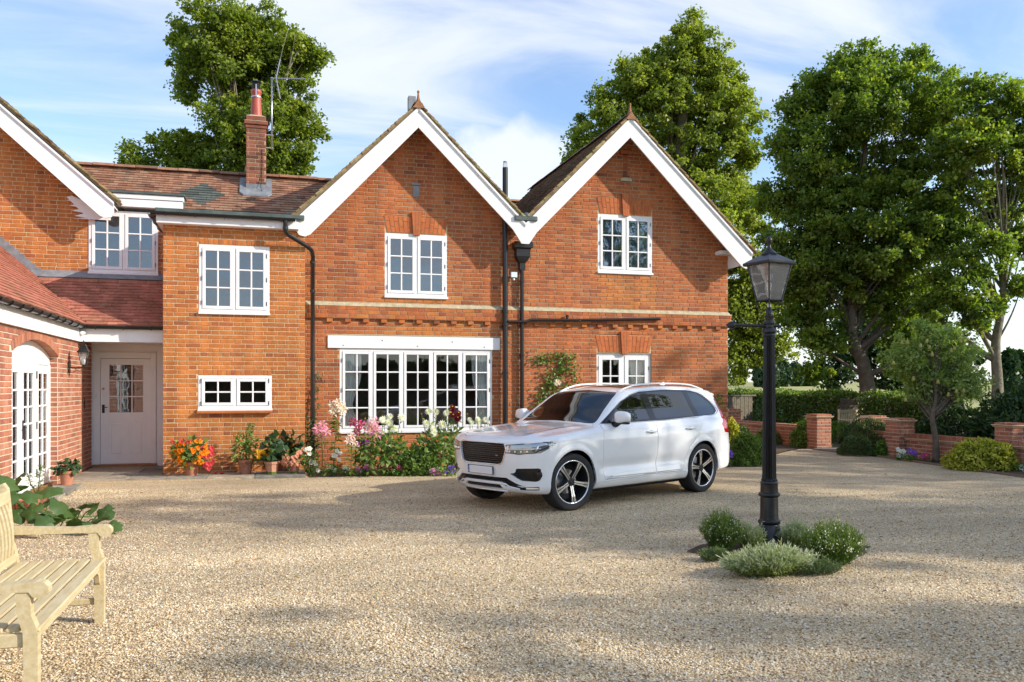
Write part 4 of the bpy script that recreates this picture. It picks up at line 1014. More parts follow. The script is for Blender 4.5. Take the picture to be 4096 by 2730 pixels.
def barge(name, pts_out, wv, y, foot=None, foot2=None):
    """pts_out: outer top corners left foot, apex, right foot; wv: vertical width"""
    (xl, zl), (xa, za), (xr, zr) = pts_out
    for (x0, z0, x1, z1, ft) in ((xl, zl, xa, za, foot), (xr, zr, xa, za, foot2)):
        sg = 1 if x1 > x0 else -1
        if ft == 'round':
            base = [(x0, z0), (x0-.0*sg, z0-wv*.62), (x0+.05*sg, z0-wv*.80), (x0+.16*sg, z0-wv*.86), (x0+.26*sg, z0-wv*.74)]
        else: base = [(x0, z0), (x0, z0-wv)]
        pl = base+[(x1, z1-wv), (x1, z1)]
        mb = MB(); mb.prism(pl, y, y+.04); 
        up = [(x0, z0), (x0, z0-.10), (x1, z1-.10), (x1, z1)]
        o = put(mb, name, M['white'])
        q = MB(); q.prism([(x0, z0+.005), (x0, z0-.045), (x1, z1-.045), (x1, z1+.005)], y-.03, y); put(q, 'moulding', M['white'], o)
        q = MB(); q.prism([(x0, z0-.045), (x0, z0-.075), (x1, z1-.075), (x1, z1-.045)], y-.016, y-.0005); put(q, 'moulding', M['white'], o)
        # soffit boards behind, under the tiles
        q = MB(); q.prism([(x0, z0-.06), (x0, z0-.09), (x1, z1-.09), (x1, z1-.06)], y+.04, y+.50); put(q, 'soffit', M['white'], o)
barge('bargeboard', ((.559, 4.905), (2.93, 7.255), (5.17, 5.05)), .40, YB, 'round', None)
barge('bargeboard', ((5.17, 5.05), (7.533, 7.455), (10.50, 4.675)), .425, YB, None, 'round')
barge('bargeboard', ((-10.8, 5.29), (-6.82, 5.29+.884*3.93), (-2.88, 5.29)), .37, 18.235, None, 'round')
mb = MB(); mb.prism([(5.17-.36, 5.05), (5.17+.36, 5.05), (5.17+.08, 4.63), (5.17-.08, 4.63)], YB+.001, YB+.045); put(mb, 'valley_board', M['white'])
mb = MB(); mb.box(4.93, 5.42, YB-.05, YB+.1, 5.10, 5.20, b=.01); mb.lathe([(.11, 0), (.10, .04), (.05, .08), (0, .09)], (5.2, YB+.05, 5.20), 12); put(mb, 'valley_outlet', M['felt'])
# corbelled eaves blocks
mb = MB(); mb.prism([(10.177, 4.74), (10.42, 4.52), (10.30, 4.46), (10.26, 4.38), (10.2, 4.40), (10.177, 4.36)], YB+.06, GY+.3); mb.box(9.85, 10.18, YB+.25, GY-.0, 4.66, 4.74); put(mb, 'eaves_corbel', M['white'])
mb = MB()
for k in range(4): mb.prism([(-3.42, 5.02+k*.10), (-3.66-k*.05, 5.02+k*.10+.04), (-3.42, 5.13+k*.10)], PY-.10, PY-.01)
mb.prism([(-3.42, 5.02), (-3.66, 5.0), (-3.0, 5.0), (-3.0, 5.1), (-3.7, 5.45), (-3.8, 5.42)], PY-.12, PY-.09)
put(mb, 'eaves_corbel', M['white'])
roof('porch_gable_roof', (-2.80, 18.24, 5.30), Yv, (-4.0, 0, .884*4.0), 6.5, math.hypot(4.0, 3.536), 'old', seed=29, parts=False)
# finials
for (x, z) in ((2.93, 7.36), (7.533, 7.53)):
    mb = MB()
    mb.mesh([(x-.12, YB-.06, z-.13), (x+.12, YB-.06, z-.13), (x, YB-.06, z+.05), (x-.12, YB+.20, z-.13), (x+.12, YB+.20, z-.13), (x, YB+.20, z+.05)], [(0, 1, 2), (5, 4, 3), (0, 2, 5, 3), (1, 4, 5, 2), (0, 3, 4, 1)])
    mb.lathe([(.075, -.02), (.048, .03), (.030, .09), (.018, .17), (.019, .19), (.027, .205), (.027, .225), (.016, .24), (0, .245)], (x, YB+.03, z), 10)
    put(mb, 'finial', M['finial'], smooth=True, sharp=35)
mb = MB(); mb.box(2.93-.13, 2.93+.02, 17.3, 17.45, 7.2, 7.62); put(mb, 'ridge_vent', M['lead'])
# chimney
CX0, CX1, CY0, CY1 = -.42, -.01, 19.58, 20.02
chm = brick_wall('chimney_stack', (CX0, CY0, 0), X, -Yv, CX1-CX0, 5.95, 7.36, [], [], 'chimney', mortar='mortar_dk', thick=CY1-CY0, seed=31)
for (o_, a_, n_, L_) in (((CX0, CY1, 0), -Yv, -X, CY1-CY0), ((CX1, CY0, 0), Yv, X, CY1-CY0)):
    for k in range(int(5.95/CH), int(7.36/CH)):
        w = 0 if k % 2 else .1
        for (a, b_) in ((0.004, .2-w/2), (.21-w/2, .435)):
            add_brick('chimney', Vector(o_), a_, n_, [(a, k*CH+J/2), (b_, k*CH+J/2), (b_, (k+1)*CH-J/2), (a, (k+1)*CH-J/2)], chm, random.random(), 0, False)
mb = MB(); mb.box(CX0-.02, CX1+.02, CY0-.03, CY1+.02, 7.36, 7.43, b=.006); mb.box(CX0-.045, CX1+.045, CY0-.055, CY1+.05, 7.435, 7.515, b=.008); mb.box(CX0-.005, CX1+.005, CY0-.012, CY1+.02, 7.54, 7.63, b=.006)
put(mb, 'chimney_cap', M['brick_chimney_1'])
mb = MB()
for (e, z0, z1, e2) in ((.05, 7.515, 7.54, .0), (.01, 7.63, 7.685, -.09)):
    v = [(CX0-e, CY0-e, z0), (CX1+e, CY0-e, z0), (CX1+e, CY1+e, z0), (CX0-e, CY1+e, z0), (CX0-e2, CY0-e2, z1), (CX1+e2, CY0-e2, z1), (CX1+e2, CY1+e2, z1), (CX0-e2, CY1+e2, z1)]
    mb.mesh(v, [(0, 1, 5, 4), (1, 2, 6, 5), (2, 3, 7, 6), (3, 0, 4, 7), (4, 5, 6, 7)])
put(mb, 'chimney_flaunching', M['stone'])
pc = ((CX0+CX1)/2, (CY0+CY1)/2, 7.65)
mb = MB(); mb.lathe([(.125, 0), (.122, .08), (.098, .50), (.098, .53), (.116, .56), (.118, .60), (.10, .63), (.085, .63)], pc, 18); POT = put(mb, 'chimney_pot', M['potred'], smooth=True, sharp=35)
mb = MB(); mb.lathe([(.105, .45), (.112, .45), (.112, .475), (.105, .475)], pc, 18); mb.box(pc[0]-.012, pc[0]+.012, pc[1]-.125, pc[1]-.11, pc[2]+.45, pc[2]+.72); put(mb, 'pot_strap', M['galv'])
mb = MB(); mb.lathe([(.125, .79), (.12, .80), (.05, .835), (0, .84)], pc, 18); mb.lathe([(.0, .785), (.125, .79)], pc, 18)
for k in range(18):
    t = k*math.pi/9; mb.tube([(pc[0]+.085*math.cos(t), pc[1]+.085*math.sin(t), pc[2]+.62), (pc[0]+.085*math.cos(t), pc[1]+.085*math.sin(t), pc[2]+.79)], .005, 4)
for z in (.66, .70, .74): mb.lathe([(.082, z), (.089, z), (.089, z+.007), (.082, z+.007)], pc, 18)
put(mb, 'chimney_cowl', M['black'])
mb = MB()
zr = lambda y: 5.345+.8*(y-18.78)
mb.prism([(-.56, 19.40), (-.56, 19.95), (-.42, 19.95), (-.42, 19.56), (-.01, 19.56), (-.01, 19.95), (.12, 19.95), (.12, 19.40), (.04, 19.32), (-.48, 19.32)], 0, .035, lambda a, b_, d: (a, b_, zr(b_)+.03+d))
mb.prism([(-.425, 19.57), (-.005, 19.57)] + [(-.005, 19.56), (-.425, 19.56)], 5.93, 6.13, lambda a, b_, d: (a, b_, d))
put(mb, 'chimney_flashing', M['lead'])
mb = MB(); mb.tube([(-.09, 19.565, 6.9), (-.085, 19.56, 6.6), (-.10, 19.56, 6.3), (-.12, 19.50, 6.05), (-.08, 19.45, 5.93), (-.02, 19.42, 5.91), (.10, 19.4, 5.90)], .006, 5); put(mb, 'aerial_cable', M['black'])

# pipes
def pipe(name, pts, r, m='black', rings=(), parent=None):
    mb = MB(); P_ = [Vector(p) for p in pts]; mb.tube(P_, r, 12)
    for (x, y, z) in rings: mb.lathe([(r, -.03), (r*1.22, -.028), (r*1.22, .028), (r, .03)], (x, y, z), 12)
    return put(mb, name, M[m], smooth=True, sharp=45)
pipe('downpipe', [(.35, 16.63, 4.80), (.35, 16.63, 4.60), (.39, 16.68, 4.55), (.74, 16.84, 4.38), (.84, 16.92, 4.31), (.88, 17.12, 4.22), (.88, 17.22, 4.12), (.88, 17.22, 2.5), (.88, 17.22, .25)], .043, rings=[(.35, 16.63, 4.66), (.88, 17.22, 4.12), (.88, 17.22, 3.55), (.88, 17.22, 2.2), (.88, 17.22, 1.05)])
pipe('soil_pipe', [(4.84, 17.26, 6.28), (4.84, 17.26, 0)], .058, rings=[(4.84, 17.26, 3.25), (4.84, 17.26, 2.98), (4.84, 17.26, 1.95), (4.84, 17.26, .5)])
mb = MB()
for k in range(10):
    t = k*math.pi/5; mb.tube([(4.84+.05*math.cos(t), 17.26+.05*math.sin(t), 6.27), (4.84+.035*math.cos(t), 17.26+.035*math.sin(t), 6.41)], .004, 4)
mb.lathe([(.0, .15), (.04, .145), (.045, .13)], (4.84, 17.26, 6.27), 10); put(mb, 'pipe_cowl', M['galv'])
pipe('downpipe', [(5.22, 17.29, 4.2), (5.22, 17.29, 0)], .043, rings=[(5.22, 17.29, 3.9), (5.22, 17.29, 2.33), (5.22, 17.29, .9)])
mb = MB()
v = []
for (w, z) in ((.20, 4.72), (.20, 4.60), (.15, 4.57), (.15, 4.42), (.10, 4.33), (.06, 4.28), (.06, 4.14)):
    v += [(5.22-w, 17.29-w*.75, z), (5.22+w, 17.29-w*.75, z), (5.22+w, 17.37, z), (5.22-w, 17.37, z)]
fs = []
for i in range(6): fs += [(4*i+k, 4*i+(k+1) % 4, 4*i+4+(k+1) % 4, 4*i+4+k) for k in range(4)]
fs += [(0, 1, 2, 3), (27, 26, 25, 24)]
mb.mesh(v, fs); put(mb, 'rainwater_hopper', M['iron'])
pipe('waste_pipe', [(4.88, 17.22, 3.03), (5.3, 17.22, 3.04), (5.38, 17.24, 3.08), (6.5, 17.24, 3.10), (8.42, 17.25, 3.17)], .030, rings=[(6.5, 17.24, 3.10)])
mb = MB(); mb.tube([(6.22, 17.24, 3.10), (6.22, 17.24, 3.17)], .03, 10); mb.lathe([(.036, 0), (.036, .02), (.02, .04), (0, .042)], (6.22, 17.24, 3.17), 10); put(mb, 'pipe_cap', M['black'])
flush_bricks(); flush_tiles()
# ------------------------------------------------------------------ paving slabs: each its own object on the ground
def slab_set(quads, z=.05):
    for q in quads:
        cx = sum(p[0] for p in q)/4; cy = sum(p[1] for p in q)/4; mb = MB(); h = z+random.uniform(-.004, .006)
        pl = [(cx+(x-cx)*(1-.012), cy+(y-cy)*(1-.012)) for x, y in q]
        n = len(pl); mb.mesh([(x, y, -.02) for x, y in pl]+[(x, y, h-.008) for x, y in pl]+[(cx+(x-cx)*.985, cy+(y-cy)*.985, h) for x, y in pl],
            [tuple(range(2*n, 3*n))]+[(i, (i+1) % n, (i+1) % n+n, i+n) for i in range(n)]+[(i+n, (i+1) % n+n, (i+1) % n+2*n, i+2*n) for i in range(n)])
        o = mb.build('paving_slab', M['paving']); o.parent = PAV
PAV = tag(empty('paving', (0, 0, 0)), kind='structure')
mb = MB(); mb.box(-3.36, .72, 15.99, 18.7, -.03, .022); o = mb.build('paving_bed', M['mortar_dk']); o.parent = PAV
qs = []
xs = [-3.30, -2.35, -1.70, -1.02, -.20, .70]; y0 = [16.20, 16.15, 16.08, 16.02, 15.97, 15.95]
for i in range(5): qs.append([(xs[i], y0[i]), (xs[i+1], y0[i+1]), (xs[i+1], 16.88 if i > 1 else 16.78), (xs[i], 16.88 if i > 1 else 16.78)])
for (a, b_, c, d) in ((-3.34, -2.75, 16.80, 17.45), (-2.75, -1.85, 16.80, 17.35), (-3.34, -2.9, 17.47, 18.1), (-2.9, -2.3, 17.47, 18.2), (-2.3, -1.85, 17.37, 18.2), (-3.34, -2.4, 18.22, 18.7), (-2.4, -1.85, 18.22, 18.7)):
    qs.append([(a, c), (b_, c), (b_, d), (a, d)])
slab_set(qs)
qs = []
yy = [12.2, 12.95, 13.55, 14.3, 14.9, 15.60]
for i in range(5): qs.append([(-3.34, yy[i]), (-2.90, yy[i]), (-2.93, yy[i+1]), (-3.34, yy[i+1])])
slab_set(qs)
slab_set([[(13.75, 18.05), (14.6, 17.95), (14.7, 19.25), (13.85, 19.35)], [(14.62, 17.95), (15.5, 17.9), (15.6, 19.1), (14.72, 19.25)]], .035)

# ------------------------------------------------------------------ garden wall: pillars and low runs of brick
M['buff'] = mat('buff_moulded_brick', (.62, .42, .26), .85, noise=(14, .2))
GW = []
def garden_box(mbs, x0, x1, y0, y1, z0, z1, key, seed, W_):
    """brickwork faces on the -x, -y sides (and +x, +y) of a box of masonry"""
    for (O, A, N, L) in ((Vector((x0, y1, 0)), -Yv, -X, y1-y0), (Vector((x0, y0, 0)), X, -Yv, x1-x0), (Vector((x1, y0, 0)), Yv, X, y1-y0)):
        rng = random.Random(seed+int(L*10)); k0, k1 = int(round(z0/CH)), int(round(z1/CH))
        for k in range(k0, k1):
            s = -(0 if k % 2 else ST*.5); i = 0
            while s < L:
                w = ST+rng.uniform(-.01, .01); a, b_ = max(.0, s+J/2), min(L, s+w-J/2); s += w; i += 1
                if b_-a > .03: mbs.append((O, A, N, a, b_, k*CH+J/2, (k+1)*CH-J/2, rng.random()))
def garden_wall(name, label, cat, x0, x1, y0, y1, h, group=None, cap=.12):
    t = tag(empty(name, ((x0+x1)/2, (y0+y1)/2, 0)), label, cat, group)
    off = Vector(t.location)
    core = MB(); core.box(x0-off.x, x1-off.x, y0-off.y, y1-off.y, 0, h-.01); o = core.build('core', M['mortar_w'], t)
    bs = []; garden_box(bs, x0, x1, y0, y1, 0, h-cap-.0, 'wing', int(x0*10+y0*7), t)
    zt = math.floor((h-cap)/CH+.5)*CH
    big = sorted(bs, key=lambda b: -((b[4]-b[3])*(b[6]-b[5])*max(.0, (CAMP-(b[0]+b[1]*b[3])).normalized().dot(b[2]))/max(1, (CAMP-(b[0]+b[1]*b[3])).length)**2))
    q = MB(); brick_geo(q, Vector((0, 0, 0)), X, -Yv, [(-.12, -.036), (.12, -.036), (.12, .036), (-.12, .036)], 0)
    me = bpy.data.meshes.new('brick'); me.from_pydata(q.v, [], q.f); me.materials.append(M['brick_wing_1'])
    lim = 60 if cat == 'pillar' else 170
    for (O, A, N, a, b_, z0, z1, tn) in big[:lim]:
        c = O+A*(a+b_)/2-off+Vector((0, 0, (z0+z1)/2)); ob = bpy.data.objects.new('brick', me); COL.objects.link(ob); ob.parent = t
        ob.location = c; ob.rotation_euler = (0, 0, math.atan2(A.y, A.x)); ob.scale = ((b_-a)/.24, 1, (z1-z0)/.072)
    rest = MB()
    for (O, A, N, a, b_, z0, z1, tn) in big[lim:]:
        rest.tone = tn; brick_geo(rest, O-off, A, N, [(a, z0), (b_, z0), (b_, z1), (a, z1)], 0)
    if rest.v: tag(rest.build('brick_courses', M['brick_wing'], t, tone=True), kind='stuff')
    # moulded course and the cap of bricks on edge
    zc = zt
    m2 = MB(); e = .038
    m2.box(x0-off.x-e, x1-off.x+e, y0-off.y-e, y1-off.y+e, zc+.005, zc+.03, b=.01); m2.box(x0-off.x-e*1.5, x1-off.x+e*1.5, y0-off.y-e*1.5, y1-off.y+e*1.5, zc+.034, zc+.055, b=.009)
    m2.build('moulded_course', M['buff'], t)
    m3 = MB(); rng = random.Random(4); lx, ly = x1-x0, y1-y0; e = .012
    if ly >= lx:
        n = int(ly/.082)
        for i in range(n):
            m3.tone = rng.random(); m3.box(x0-off.x-e, x1-off.x+e, y0-off.y+ly*i/n+.004-e*(i == 0), y0-off.y+ly*(i+1)/n-.004+e*(i == n-1), zc+.058, h+rng.uniform(-.003, .003), b=.004)
    else:
        n = int(lx/.082)
        for i in range(n): m3.tone = rng.random(); m3.box(x0-off.x+lx*i/n+.004, x0-off.x+lx*(i+1)/n-.004, y0-off.y-e, y1-off.y+e, zc+.058, h+rng.uniform(-.003, .003), b=.004)
    m3.build('coping', M['brick_wing'], t, tone=True)
    return t
PILG = 'brick pillars of the garden wall'
pw_ = .44
garden_wall('brick_pillar', 'small square brick pillar standing nearest the house corner, behind the parked car', 'pillar', 14.45, 14.89, 24.6, 25.04, .94, PILG)
garden_wall('brick_pillar', 'brick pillar at the house side of the stone gate slab, beside a domed green bush', 'pillar', 14.02, 14.46, 19.40, 19.84, .93, PILG)
garden_wall('brick_pillar', 'half hidden brick pillar standing at the foot of the leaning tree trunk', 'pillar', 14.65, 15.09, 18.05, 18.49, .93, PILG)
garden_wall('brick_pillar', 'brick pillar at the end of the wall behind the pear tree, left of white petunias', 'pillar', 14.18, 14.62, 16.55, 16.99, .92, PILG)
garden_wall('brick_pillar', 'brick pillar behind the yellow variegated shrub, cut by the photo edge', 'pillar', 14.55, 14.99, 13.75, 14.19, .92, PILG)
garden_wall('garden_wall', 'low brick garden wall running from the gate pillar back towards the house', 'wall', 14.22, 14.46, 19.86, 24.58, .60)
garden_wall('garden_wall', 'low brick garden wall behind the pear tree and yellow shrub', 'wall', 14.38, 14.62, 14.22, 16.53, .57)
garden_wall('garden_wall', 'low brick garden wall continuing forward out of the picture', 'wall', 14.5, 14.74, 6.0, 13.72, .57)
garden_wall('garden_wall', 'short low brick wall between two pillars, mostly hidden by a dark conifer bush', 'wall', 14.50, 14.72, 17.02, 18.03, .57)
# ------------------------------------------------------------------ the parked car
# local frame: x = 0 at the front axle and grows towards the tail, y across, z up
WB = 2.96; TR = .385; LIFT = .045
M['car_white'] = mat('white_car_paint', (.87, .875, .865), .20, coat=1.0); M['car_white'].node_tree.nodes['Principled BSDF'].inputs['Coat Roughness'].default_value = .03
M['car_glass'] = mat('tinted_car_glass', (.004, .005, .005), .015, spec=.9)
M['gloss_black'] = mat('gloss_black_trim', (.008, .008, .009), .12)
M['rubber'] = mat('tyre_rubber', (.018, .018, .019), .7, noise=(20, .25), bump=(90, .3, .002))
M['dark_void'] = mat('dark_underbody', (.006, .006, .006), .9)
M['alloy'] = mat('machined_alloy', (.72, .73, .75), .22, metal=1)
M['alloy_dark'] = mat('dark_alloy', (.045, .047, .05), .35, metal=.6)
M['chrome'] = mat('chrome_trim', (.8, .81, .83), .08, metal=1)
M['lamp_red'] = mat('red_lamp_lens', (.55, .008, .012), .08, coat=1)
M['lamp_clear'] = mat('clear_lamp_lens', (.32, .34, .37), .05, metal=.6, coat=1)
M['lamp_bright'] = mat('lamp_reflector', (.85, .87, .9), .12, metal=.9)
_IPC = {}
def ip(x, xs, ys):
    """smooth shape-keeping interpolation on arrays"""
    key = (tuple(xs), tuple(ys)); c = _IPC.get(key)
    if c is None:
        X_ = np.array(xs, float); Y_ = np.array(ys, float); d = np.diff(Y_)/np.diff(X_); m = np.empty(len(X_)); m[0] = d[0]; m[-1] = d[-1]
        for i in range(1, len(X_)-1): m[i] = 0 if d[i-1]*d[i] <= 0 else 2*d[i-1]*d[i]/(d[i-1]+d[i])
        c = _IPC[key] = (X_, Y_, m)
    xs, ys, m = c
    x = np.minimum(np.maximum(x, xs[0]), xs[-1]); k = np.minimum(np.maximum(np.searchsorted(xs, x)-1, 0), len(xs)-2)
    h = xs[k+1]-xs[k]; t = (x-xs[k])/h
    return (2*t**3-3*t**2+1)*ys[k]+(t**3-2*t**2+t)*h*m[k]+(-2*t**3+3*t**2)*ys[k+1]+(t**3-t**2)*h*m[k+1]
def smax(a, b, k): 
    h = np.clip(.5+.5*(a-b)/k, 0, 1); return b+(a-b)*h+k*h*(1-h)
def carf(x, y, z):
    ay = np.abs(y); zw = z; z = z-LIFT
    # half width by height; the glasshouse leans in above the belt
    belt = ip(x, [-1, 0, .6, 2.0, 3.2, 4.1], [1.02, 1.035, 1.045, 1.06, 1.09, 1.11])
    zr = z-belt
    wlow = ip(z, [.15, .24, .32, .42, .52, .66, .80, .92, 1.0, 1.3], [.85, .915, .942, .938, .932, .945, .950, .948, .935, .90])
    wup = ip(zr, [-.12, -.05, -.015, .02, .06, .30, .50, .60, .75], [.0, -.004, -.016, -.042, -.056, -.128, -.192, -.245, -.36])
    ys = np.minimum(wlow, .936+0*z)*0 + np.where(zr > -.12, np.minimum(wlow, .94)+wup, wlow)
    # plan taper at the nose and the tail
    ys = ys - .10*np.clip((-.15-x)/.70, 0, 1)**2 - ip(x, [2.4, 3.0, 3.6, 4.1], [0, .004, .045, .12]) - np.where(zr > 0, 1, 0)*0
    ys = ys - np.clip(zr, 0, .6)*ip(x, [.4, 1.4, 2.6, 3.4, 4.1], [0.0, .0, .03, .16, .24])
    # flared arches
    for cx in (0, WB):
        r = np.sqrt((x-cx)**2+(zw-TR)**2)
        ys = ys + .020*np.exp(-((r-.445)/.045)**2)*np.clip((z-.12)/.2, 0, 1) + .012*np.exp(-((r-.55)/.10)**2)*np.clip((z-.3)/.3, 0, 1)
    # sculpted lower doors
    ys = ys - .018*np.exp(-((z-.50)/.075)**2)*ip(x, [.45, .7, 2.2, 2.5], [0, 1, 1, 0])
    side = ay-ys
    H = ip(x, [-.95, -.80, -.66, -.40, 0, .35, .52, .62, .93, 1.27, 1.44, 1.80, 2.3, 2.8, 3.25, 3.60, 3.80, 4.1],
              [.88, .945, .985, 1.02, 1.062, 1.09, 1.105, 1.14, 1.352, 1.555, 1.598, 1.642, 1.660, 1.655, 1.630, 1.590, 1.555, 1.46])
    crown = np.where(x < .6, .055, .05+.02*np.clip((x-.6), 0, 1))
    ridge = .018*np.exp(-((ay-.66)/.07)**2)*np.clip((.55-x)/.3, 0, 1)*np.clip((x+.75)/.3, 0, 1)
    top = (z-(H-crown*(ay/.85)**2+ridge))*ip(x, [.5, .62, 1.3, 1.5], [1, .83, .83, 1])
    xf = ip(z, [.15, .20, .28, .40, .52, .70, .88, .98, 1.12], [-.60, -.72, -.80, -.815, -.83, -.842, -.835, -.78, -.58])+.34*(ay/.95)**3.2
    front = xf-x
    xr = ip(z, [.15, .3, .42, .62, .74, .95, 1.1, 1.5, 1.7], [3.80, 3.97, 4.03, 4.045, 4.01, 3.985, 3.955, 3.80, 3.70])-.20*(ay/.9)**3
    rear = x-xr
    bot = ip(x, [-.9, -.5, .4, 2.5, 3.4, 4.1], [.23, .20, .20, .20, .26, .34])-z
    f = smax(side, top, .075); f = smax(f, front, .10); f = smax(f, rear, .10); f = smax(f, bot, .05)
    return f
def car_grid(res=.030):
    xs = np.arange(-.98, 4.20, res); ys = np.arange(-1.053, 1.06, res); zs = np.arange(.10, 1.80, res)
    G = np.meshgrid(xs, ys, zs, indexing='ij'); F_ = carf(*G); S = F_ < 0
    nx, ny, nz = F_.shape
    c = S[:-1, :-1, :-1].astype(int)
    cnt = sum(S[i:nx-1+i, j:ny-1+j, k:nz-1+k].astype(int) for i in (0, 1) for j in (0, 1) for k in (0, 1))
    act = (cnt > 0) & (cnt < 8); idx = -np.ones(act.shape, int); ii = np.argwhere(act); idx[act] = np.arange(len(ii))
    P = np.stack([xs[ii[:, 0]]+res/2, ys[ii[:, 1]]+res/2, zs[ii[:, 2]]+res/2], 1)
    for it in range(7):
        f0 = carf(*P.T); e = 1e-3
        g = np.stack([(carf(P[:, 0]+e, P[:, 1], P[:, 2])-f0)/e, (carf(P[:, 0], P[:, 1]+e, P[:, 2])-f0)/e, (carf(P[:, 0], P[:, 1], P[:, 2]+e)-f0)/e], 1)
        P = P-(f0/np.maximum((g**2).sum(1), .25))[:, None]*g*.9
    quads = []
    for ax in range(3):
        sh_ = [slice(None)]*3; a = list(sh_); b_ = list(sh_); a[ax] = slice(0, -1); b_[ax] = slice(1, None)
        ch = S[tuple(a)] != S[tuple(b_)]; q = np.argwhere(ch); o1, o2 = [(1, 2), (2, 0), (0, 1)][ax]
        for i, j, k in q:
            p = [i, j, k]
            if p[o1] < 1 or p[o2] < 1 or p[o1] >= (nx, ny, nz)[o1]-1 or p[o2] >= (nx, ny, nz)[o2]-1: continue
            r = []
            for d1, d2 in ((-1, -1), (0, -1), (0, 0), (-1, 0)):
                t = list(p); t[o1] += d1; t[o2] += d2; r.append(idx[tuple(t)])
            if min(r) < 0: continue
            quads.append(tuple(r) if S[i, j, k] else tuple(reversed(r)))
    return P, quads
def inpoly(x, y, poly):
    c = False; n = len(poly)
    for i in range(n):
        x1, y1 = poly[i]; x2, y2 = poly[(i+1) % n]
        if (y1 > y) != (y2 > y) and x < (x2-x1)*(y-y1)/(y2-y1)+x1: c = not c
    return c
def roundpoly(pts, r, n=4):
    out = []; N_ = len(pts)
    for i in range(N_):
        p0, p, p1 = Vector(pts[i-1]), Vector(pts[i]), Vector(pts[(i+1) % N_])
        ri = r[i] if isinstance(r, (list, tuple)) else r
        if ri <= 0: out.append(tuple(p)); continue
        a = p+(p0-p).normalized()*min(ri, (p0-p).length*.45); b_ = p+(p1-p).normalized()*min(ri, (p1-p).length*.45)
        for k in range(n+1):
            t = k/n; out.append(tuple(a*(1-t)**2+p*2*t*(1-t)+b_*t*t))
    return out
def build_car():
    root = thing('parked_car', 'white family SUV with five spoke alloy wheels parked before the flower bed', 'car')
    P, quads = car_grid()
    bm = bmesh.new(); vs = [bm.verts.new(p) for p in P]
    for q in quads:
        try: bm.faces.new([vs[i] for i in q])
        except ValueError: pass
    bmesh.ops.delete(bm, geom=[v for v in bm.verts if not v.link_faces], context='VERTS')
    lay = bm.faces.layers.int.new('reg')
    bm.normal_update()
    names = {0: 'body'}
    def region(rid, name, poly, proj, side_test, only=(0,), lift=True):
        """cut the shell along the outline poly (in the plane given by proj = (eu, ev) axes) and mark the faces inside"""
        names[rid] = name
        if tuple(proj[1]) == (0, 0, 1) and lift: poly = [(a, b_+LIFT) for a, b_ in poly]
        eu, ev = Vector(proj[0]), Vector(proj[1]); ax = eu.cross(ev).normalized()
        us = [p[0] for p in poly]; vs_ = [p[1] for p in poly]; m = .05
        def cand():
            out = []
            for f in bm.faces:
                if f[lay] not in only: continue
                c = f.calc_center_median()
                if not side_test(c, f.normal): continue
                u, v = c.dot(eu), c.dot(ev)
                if min(us)-m < u < max(us)+m and min(vs_)-m < v < max(vs_)+m: out.append(f)
            return out
        fs = cand(); n = len(poly)
        for i in range(n):
            p, q = Vector(poly[i]), Vector(poly[(i+1) % n]); d = (q-p)
            if d.length < 1e-5: continue
            nrm = (eu*(-d.y)+ev*d.x).normalized(); co = eu*p.x+ev*p.y
            # only faces near this edge
            L = d.length; dn = d/L; sel = []
            for f in fs:
                if not f.is_valid: continue
                c = f.calc_center_median(); w = Vector((c.dot(eu), c.dot(ev)))-p
                t = w.dot(dn); 
                if -.04 < t < L+.04 and abs(w.x*-dn.y+w.y*dn.x) < .04: sel.append(f)
            if not sel: continue
            geom = list({e for f in sel for e in f.edges})+list({v for f in sel for v in f.verts})+sel
            r = bmesh.ops.bisect_plane(bm, geom=geom, plane_co=co, plane_no=nrm, dist=1e-5)
            fs = [f for f in fs if f.is_valid]
            fs += [g for g in r['geom'] if isinstance(g, bmesh.types.BMFace) and g.is_valid]
            fs = list(set(fs))
        cnt = 0
        for f in cand():
            c = f.calc_center_median()
            if inpoly(c.dot(eu), c.dot(ev), poly): f[lay] = rid; cnt += 1
        return cnt
    XZ = ((1, 0, 0), (0, 0, 1)); YZ = ((0, 1, 0), (0, 0, 1)); XY = ((1, 0, 0), (0, 1, 0))
    sidef = lambda c, n: abs(n.y) > .35 and abs(c.y) > .45
    circ = lambda cx, cz, r, n=36: [(cx+r*math.cos(2*math.pi*k/n), cz+r*math.sin(2*math.pi*k/n)) for k in range(n)]
    anyf = lambda c, n: abs(c.y) > .55
    region(1, 'wheel_hole', circ(0, TR, .432), XZ, anyf, lift=False); region(1, 'wheel_hole', circ(WB, TR, .432), XZ, anyf, lift=False)
    # side glass
    dlo = roundpoly([(.64, 1.096), (.88, 1.235), (1.16, 1.395), (1.42, 1.495), (1.66, 1.545), (2.25, 1.572), (2.92, 1.562), (3.26, 1.512), (3.52, 1.355), (3.60, 1.232), (3.44, 1.168), (2.1, 1.118)], [0, 0, 0, .04, .04, .1, .1, .1, .05, .06, .06, 0], 3)
    region(2, 'window_trim', dlo, XZ, sidef)
    region(3, 'front_window', roundpoly([(.86, 1.122), (.98, 1.26), (1.22, 1.395), (1.44, 1.482), (1.66, 1.526), (1.74, 1.139)], [.02, .05, .05, .04, .02, .02], 2), XZ, sidef, only=(2,))
    region(4, 'rear_window', roundpoly([(1.88, 1.142), (1.82, 1.540), (2.25, 1.553), (2.74, 1.546), (2.88, 1.164)], .02, 2), XZ, sidef, only=(2,))
    region(5, 'quarter_window', roundpoly([(3.00, 1.170), (2.86, 1.540), (3.14, 1.512), (3.45, 1.368), (3.54, 1.240), (3.42, 1.180)], [.02, .02, .06, .05, .05, .05], 3), XZ, sidef, only=(2,))
